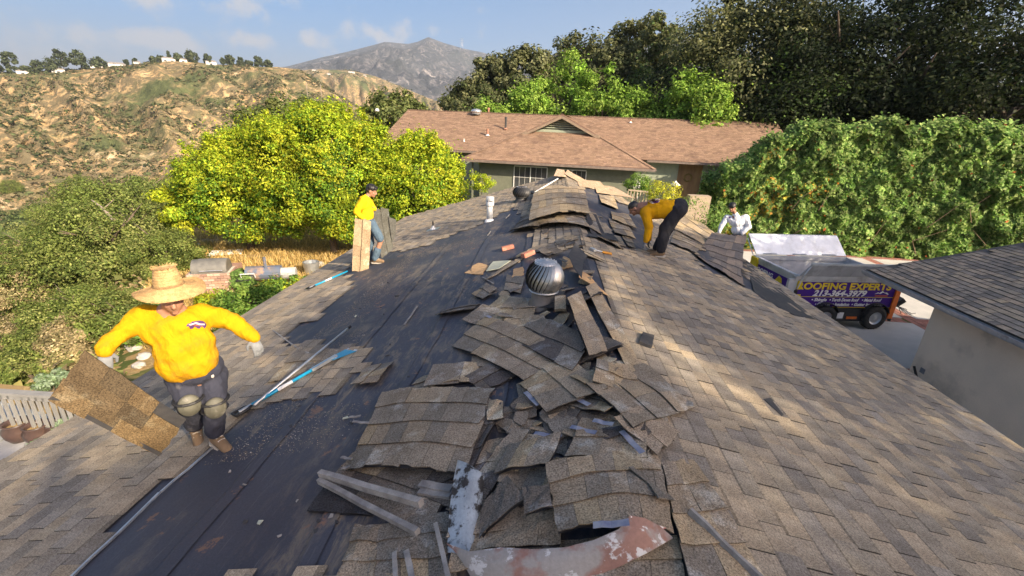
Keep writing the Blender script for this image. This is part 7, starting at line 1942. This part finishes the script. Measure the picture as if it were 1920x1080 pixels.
# the panel he carries
TAN2 = [(.15, .105, .055), (.12, .087, .05), (.17, .117, .058), (.09, .068, .042)]
Qp = [J(92, 747, .10), J(298, 853, .02), J(352, 788, .10), J(160, 656, .18)]
pn = sheet_thing('carried_shingles', 'torn multi course shingle panel with tarred edge carried by the worker in the straw hat', Qp, 4, 3, bulge=.01, cols=TAN2, mat=WEATH, noise=.006, skip=((3, 2),), seed=201, cat='shingle panel', rag=.01)
nq = (Qp[1] - Qp[0]).cross(Qp[3] - Qp[0]).normalized(); nq = nq if nq.dot(n1) > 0 else -nq
for a, b in ((Qp[0], Qp[1]),):
    mb = MB(); off = ((Qp[3] - Qp[0]).normalized() if b == Qp[1] else (Qp[1] - Qp[0]).normalized()) * .02; mb.beam(a + nq * .016 + off, b + nq * .016 + off, .003, .03, up=off); mb.build('tar_line', M_TAR, pn)
# ---------- 2: worker with upright boards
F2 = roofpt(704, 494, -1); J = vplane(F2); n2 = J.n; r2_ = n2.cross(Vector((0, 0, 1))) * -1; face2 = (r2_ * 1.0 + n2 * .35)
if proj(F2 + np.array(face2))[0] < proj(F2)[0]: face2 = -face2 + n2 * .7
w2 = thing('person', F2, 'dark haired worker in yellow shirt and torn jeans holding upright shingle boards', 'person')
k2 = {'hd': J(697, 358, .0), 'nk': J(686, 371, 0), 'ch': J(684, 382, 0), 'pe': J(690, 414, 0), 'hip1': J(686, 420, -.05), 'hip2': J(696, 420, .08), 'kn1': J(694, 455, -.1), 'kn2': J(714, 450, .08), 'an1': J(690, 486, -.12), 'an2': J(703, 484, .06),
      's2': J(680, 378, .15), 'e2': J(668, 398, .2), 'w2': J(682, 411, .22), 's1': J(690, 377, -.15), 'e1': J(700, 392, -.22), 'w1': J(702, 392, -.1)}
def b2(bm):
    head(bm, k2['hd'], frame(face2 + Vector((0, 0, -.4))), 1.05); cap(bm, k2['nk'], k2['hd'], .05, .05); cap(bm, k2['nk'] - Vector((0, 0, .08)), k2['pe'], .07, .09)
    for a, b, c in (('s2', 'e2', 'w2'), ('s1', 'e1', 'w1')): cap(bm, k2[a], k2[b], .045, .038); cap(bm, k2[b], k2[c], .038, .028)
    for a, b, c in (('hip1', 'kn1', 'an1'), ('hip2', 'kn2', 'an2')): cap(bm, k2[a], k2[b], .075, .06); cap(bm, k2[b], k2[c], .058, .04)
    hand(bm, k2['w2'], J(687, 424, .24) - k2['w2'], -n2, 1.05, .5, -1)
blob('body', b2, .010, M_SKIN, w2, 2)
def s2f(bm):
    R = frame(face2); ell(bm, k2['ch'], (.20, .13, .17), R); ell(bm, k2['ch'].lerp(k2['pe'], .6), (.17, .13, .22), R); cap(bm, k2['nk'], k2['ch'], .07, .12)
    for a, b, c, f in (('s2', 'e2', 'w2', .85), ('s1', 'e1', 'w1', .9)): cap(bm, k2['ch'].lerp(k2[a], .7), k2[a], .09, .08); cap(bm, k2[a], k2[b], .078, .062); cap(bm, k2[b], k2[b].lerp(k2[c], f), .060, .045)
blob('shirt', s2f, .014, M_YSH2, w2, 4, .02, 7, 3)
def t2f(bm):
    ell(bm, k2['pe'] - Vector((0, 0, .05)), (.17, .15, .14), frame(face2))
    cap(bm, k2['hip1'], k2['kn1'], .105, .085); cap(bm, k2['kn1'], k2['an1'], .08, .07)
    cap(bm, k2['hip2'], k2['hip2'].lerp(k2['kn2'], .92), .105, .08); cap(bm, k2['kn2'].lerp(k2['an2'], .55), k2['an2'], .075, .07)
blob('jeans', t2f, .014, M_JEAN, w2, 3, .02, 7, 4)
def hair2(bm):
    R = frame(face2 + Vector((0, 0, -.4))); ell(bm, k2['hd'] + R @ Vector((0, -.02, .055)), (.092, .108, .082), R); ell(bm, k2['hd'] + R @ Vector((0, -.06, .01)), (.082, .06, .085), R); cap(bm, k2['hd'] + R @ Vector((-.05, .06, .085)), k2['hd'] + R @ Vector((.05, .07, .08)), .03, .03)
blob('hair', hair2, .009, M_HAIR, w2, 2, .012, 30, 5)
boot(w2, k2['an2'], face2, M_BOOT); boot(w2, k2['an1'], face2, M_BOOT)
Qb = [J(660, 506, .30), J(691, 515, .34), J(696, 415, .26), J(666, 408, .24)]
sheet_thing('shingle_board', 'upright bundle of brown shingle strips in the left hand of the jeans worker', [Qb[0], Qb[3], Qb[2], Qb[1]], 5, 2, seed=210, cols=[(.36, .27, .17), (.30, .22, .14), (.40, .30, .19)], noise=.003, th=.012, step=.02, cat='shingle board')
Qc = [J(716, 484, -.15), J(738, 462, -.25), J(728, 391, -.2), J(698, 391, -.1)]
sheet_thing('shingle_board', 'dark grey curved shingle sheet held behind the jeans worker', [Qc[0], Qc[3], Qc[2], Qc[1]], 1, 2, seed=211, bulge=-.05, cols=[(.115, .115, .10), (.10, .10, .09)], noise=.006, rag=.03, cat='shingle board')
Qd = [J(735, 455, -.24), J(742, 440, -.27), J(743, 412, -.28), J(728, 406, -.2)]
sheet_thing('shingle_board', 'outer lobe of dark felt beside the dark grey curved sheet', [Qd[0], Qd[3], Qd[2], Qd[1]], 1, 1, seed=212, cols=[(.10, .10, .09)], noise=.003, cat='shingle board')
# ---------- 3: bent worker
F3 = roofpt(1238, 484, 1); J = vplane(F3); n3 = J.n
w3 = thing('person', F3, 'worker in orange yellow shirt and black trousers bent over with one glove on the shingles', 'person')
k3 = {'hd': J(1189, 391, .05), 'nk': J(1203, 391, .03), 'ch': J(1222, 393, .0), 'be': J(1250, 392, 0), 'pe': J(1272, 390, 0), 'hip1': J(1272, 394, .09), 'hip2': J(1268, 394, -.09), 'kn1': J(1246, 430, .10), 'kn2': J(1252, 430, -.12), 'an1': J(1240, 470, .08), 'an2': J(1232, 466, -.16),
      's1': J(1210, 398, .16), 'e1': J(1217, 426, .18), 'w1': J(1212, 450, .2), 's2': J(1212, 392, -.16), 'e2': J(1216, 425, -.2), 'w2': J(1216, 448, -.2)}
ax = (k3['nk'] - k3['pe']).normalized()
f3 = (-ax * -1 + Vector((0, 0, -1.0))).normalized()
Rt = frame(n3, ax)          # torso: right, forward=n3, up=along spine
def b3(bm):
    head(bm, k3['hd'], frame(ax * .75 + Vector((0, 0, -.65)) + n3 * .15, ax * .5 + Vector((0, 0, .8))), 1.02); cap(bm, k3['nk'], k3['hd'], .058, .058); cap(bm, k3['nk'], k3['pe'], .12, .13)
    for a, b, c in (('s1', 'e1', 'w1'), ('s2', 'e2', 'w2')): cap(bm, k3[a], k3[b], .048, .04); cap(bm, k3[b], k3[c], .038, .03)
    for a, b, c in (('hip1', 'kn1', 'an1'), ('hip2', 'kn2', 'an2')): cap(bm, k3[a], k3[b], .08, .06); cap(bm, k3[b], k3[c], .055, .04)
blob('body', b3, .010, M_SKIND, w3, 2)
def s3(bm):
    cap(bm, k3['nk'].lerp(k3['ch'], .3), k3['ch'], .11, .165, 16, 1.05, (0, 0, 1)); cap(bm, k3['ch'], k3['be'], .165, .17, 16, 1.05, (0, 0, 1)); cap(bm, k3['be'], k3['pe'].lerp(k3['be'], .35), .17, .155, 16, 1.05, (0, 0, 1)); cap(bm, k3['nk'], k3['ch'], .07, .12)
    for a, b, c in (('s1', 'e1', 'w1'), ('s2', 'e2', 'w2')): cap(bm, k3['ch'].lerp(k3[a], .6), k3[a], .10, .092); cap(bm, k3[a], k3[b], .088, .07); cap(bm, k3[b], k3[c], .068, .052)
blob('shirt', s3, .014, M_YSH, w3, 4, .022, 7, 6)
def t3(bm):
    ell(bm, k3['pe'], (.17, .17, .16), Rt)
    for a, b, c in (('hip1', 'kn1', 'an1'), ('hip2', 'kn2', 'an2')): cap(bm, k3['pe'].lerp(k3[a], .6), k3[a], .15, .135); cap(bm, k3[a], k3[b], .13, .10); cap(bm, k3[b], k3[c] + Vector((0, 0, .02)), .097, .082)
blob('trousers', t3, .014, M_BLKT, w3, 4, .02, 7, 7)
def h3(bm):
    R = frame(ax * .75 + Vector((0, 0, -.65)) + n3 * .15, ax * .5 + Vector((0, 0, .8))); ell(bm, k3['hd'] + R @ Vector((0, -.014, .045)), (.083, .100, .086), R); ell(bm, k3['hd'] + R @ Vector((0, -.05, .0)), (.076, .055, .07), R)
blob('hair', h3, .009, M_HAIR, w3, 2)
blob('glove', lambda bm: hand(bm, k3['w1'], J(1206, 466, .2) - k3['w1'], ax * -1, 1.15, .35, 1), .006, M_GLV, w3, 1)
blob('glove', lambda bm: hand(bm, k3['w2'], J(1214, 464, -.2) - k3['w2'], ax * -1, 1.1, .35, -1), .006, M_GLT, w3, 1)
boot(w3, k3['an1'] + Vector((0, 0, .0)), ax * .9 + n3 * -.1 + Vector((0, 0, -.02)), M_BOOT); boot(w3, k3['an2'], ax, M_BOOT)
s3o = [o for o in w3.children if o.name.startswith('shirt')][0]
bv3 = BVHTree.FromPolygons([tuple(v.co) for v in s3o.data.vertices], [tuple(p.vertices) for p in s3o.data.polygons])
decal('back_print', [(1213, 377), (1222, 373), (1238, 372), (1236, 379), (1224, 382)], M_EMW, w3, bv3, .006); decal('back_print', [(1222, 377), (1236, 376), (1234, 380), (1226, 381)], M_EMP, w3, bv3, .010)
# ---------- 4: worker in white shirt
F4 = roofpt(1384, 472, 1); J = vplane(F4); n4 = J.n; r4 = J.r
w4 = thing('person', F4, 'crouching worker in white long sleeved shirt and black cap lifting a curled shingle sheet', 'person')
k4 = {'hd': J(1373, 389, .12), 'nk': J(1379, 402, .04), 'ch': J(1382, 416, .02), 'pe': J(1388, 440, -.06), 's1': J(1363, 408, 0), 'e1': J(1353, 424, .08), 'w1': J(1348, 436, .14), 's2': J(1398, 408, 0), 'e2': J(1404, 426, .05), 'w2': J(1392, 437, .16),
      'h1': J(1376, 446, 0), 'h2': J(1388, 446, -.02), 'kn1': J(1366, 448, .2), 'kn2': J(1384, 452, .2), 'a1': J(1370, 474, -.05), 'a2': J(1382, 478, -.05)}
f4 = n4 + Vector((-.35, 0, -.45))
def b4(bm):
    head(bm, k4['hd'], frame(f4), 1.0); cap(bm, k4['nk'], k4['hd'], .052, .05); cap(bm, k4['nk'] - Vector((0, 0, .08)), k4['pe'], .08, .09)
    for a, b, c in (('s1', 'e1', 'w1'), ('s2', 'e2', 'w2')): cap(bm, k4[a], k4[b], .048, .04); cap(bm, k4[b], k4[c], .038, .03)
    for a, b, c in (('h1', 'kn1', 'a1'), ('h2', 'kn2', 'a2')): cap(bm, k4[a], k4[b], .08, .06); cap(bm, k4[b], k4[c], .055, .04)
blob('body', b4, .010, M_SKIN, w4, 2)
def s4(bm):
    R = frame(n4, Vector((0, 0, 1)) + n4 * .3); ell(bm, k4['ch'], (.20, .13, .15), R); ell(bm, k4['ch'].lerp(k4['pe'], .6), (.19, .15, .17), R); cap(bm, k4['nk'], k4['ch'], .07, .13)
    for a, b, c in (('s1', 'e1', 'w1'), ('s2', 'e2', 'w2')): cap(bm, k4['ch'].lerp(k4[a], .6), k4[a], .10, .085); cap(bm, k4[a], k4[b], .084, .068); cap(bm, k4[b], k4[c], .064, .048)
blob('shirt', s4, .013, M_WSH, w4, 4, .025, 7, 8)
def t4(bm):
    ell(bm, k4['pe'] - Vector((0, 0, .05)), (.17, .15, .13))
    for a, b, c in (('h1', 'kn1', 'a1'), ('h2', 'kn2', 'a2')): cap(bm, k4[a], k4[b], .11, .09); cap(bm, k4[b], k4[c], .085, .07)
blob('trousers', t4, .014, M_BLKT, w4, 3)
Rf4 = frame(f4)
blob('cap', lambda bm: (ell(bm, k4['hd'] + Rf4 @ Vector((0, -.012, .062)), (.094, .108, .082), Rf4), cap(bm, k4['hd'] + Rf4 @ Vector((-.05, .07, .05)), k4['hd'] + Rf4 @ Vector((.05, .07, .05)), .03, .03)), .009, M_HAIR, w4, 2)
blob('glove', lambda bm: hand(bm, k4['w1'], Vector((0, 0, -1)) - n4 * -.3, -n4, 1.15, .5, -1), .006, M_GLV, w4, 1); blob('glove', lambda bm: hand(bm, k4['w2'], Vector((0, 0, -1)) + n4 * .3, -n4, 1.15, .5, 1), .006, M_GLV, w4, 1)
boot(w4, k4['a1'], n4); boot(w4, k4['a2'], n4)
s4o = [o for o in w4.children if o.name.startswith('shirt')][0]; bv4 = BVHTree.FromPolygons([tuple(v.co) for v in s4o.data.vertices], [tuple(p.vertices) for p in s4o.data.polygons])
decal('emblem', [(1365, 408), (1368, 406), (1371, 408), (1368, 410)], M_EMP, w4, bv4, .006)
Qs = [V3(roofpt(1298, 474, 1, .04)), V3(roofpt(1392, 536, 1, .04)), J(1400, 442, .22), J(1333, 438, .28)]
sheet_thing('curled_sheet', 'large checkered shingle sheet curled up off the roof by the white shirted worker', [Qs[0], Qs[1], Qs[2], Qs[3]], 6, 6, seed=220, sag=.16, cols=[(.34, .265, .20), (.29, .235, .185), (.24, .205, .175), (.37, .285, .21), (.19, .17, .155)], noise=.015, cat='shingle sheet', mat=SHING)
# ------------------------------------------------------------------ morning haze over canyon and mountain
mb = MB(); mb.hexa([(-14500, -14500, -400), (14500, -14500, -400), (14500, 14500, -400), (-14500, 14500, -400), (-14500, -14500, 1500), (14500, -14500, 1500), (14500, 14500, 1500), (-14500, 14500, 1500)])
M_HZ = bpy.data.materials.new('haze'); M_HZ.use_nodes = True; nt = M_HZ.node_tree
for n in list(nt.nodes): nt.nodes.remove(n)
o_ = nt.nodes.new('ShaderNodeOutputMaterial'); pv_ = nt.nodes.new('ShaderNodeVolumePrincipled')
pv_.inputs['Color'].default_value = (.74, .86, 1.0, 1); pv_.inputs['Density'].default_value = .00012; pv_.inputs['Anisotropy'].default_value = .2
nt.links.new(pv_.outputs[0], o_.inputs['Volume'])
tag(mb.build('haze', M_HZ), 'pale blue morning haze over the canyon', 'haze', kind='stuff')
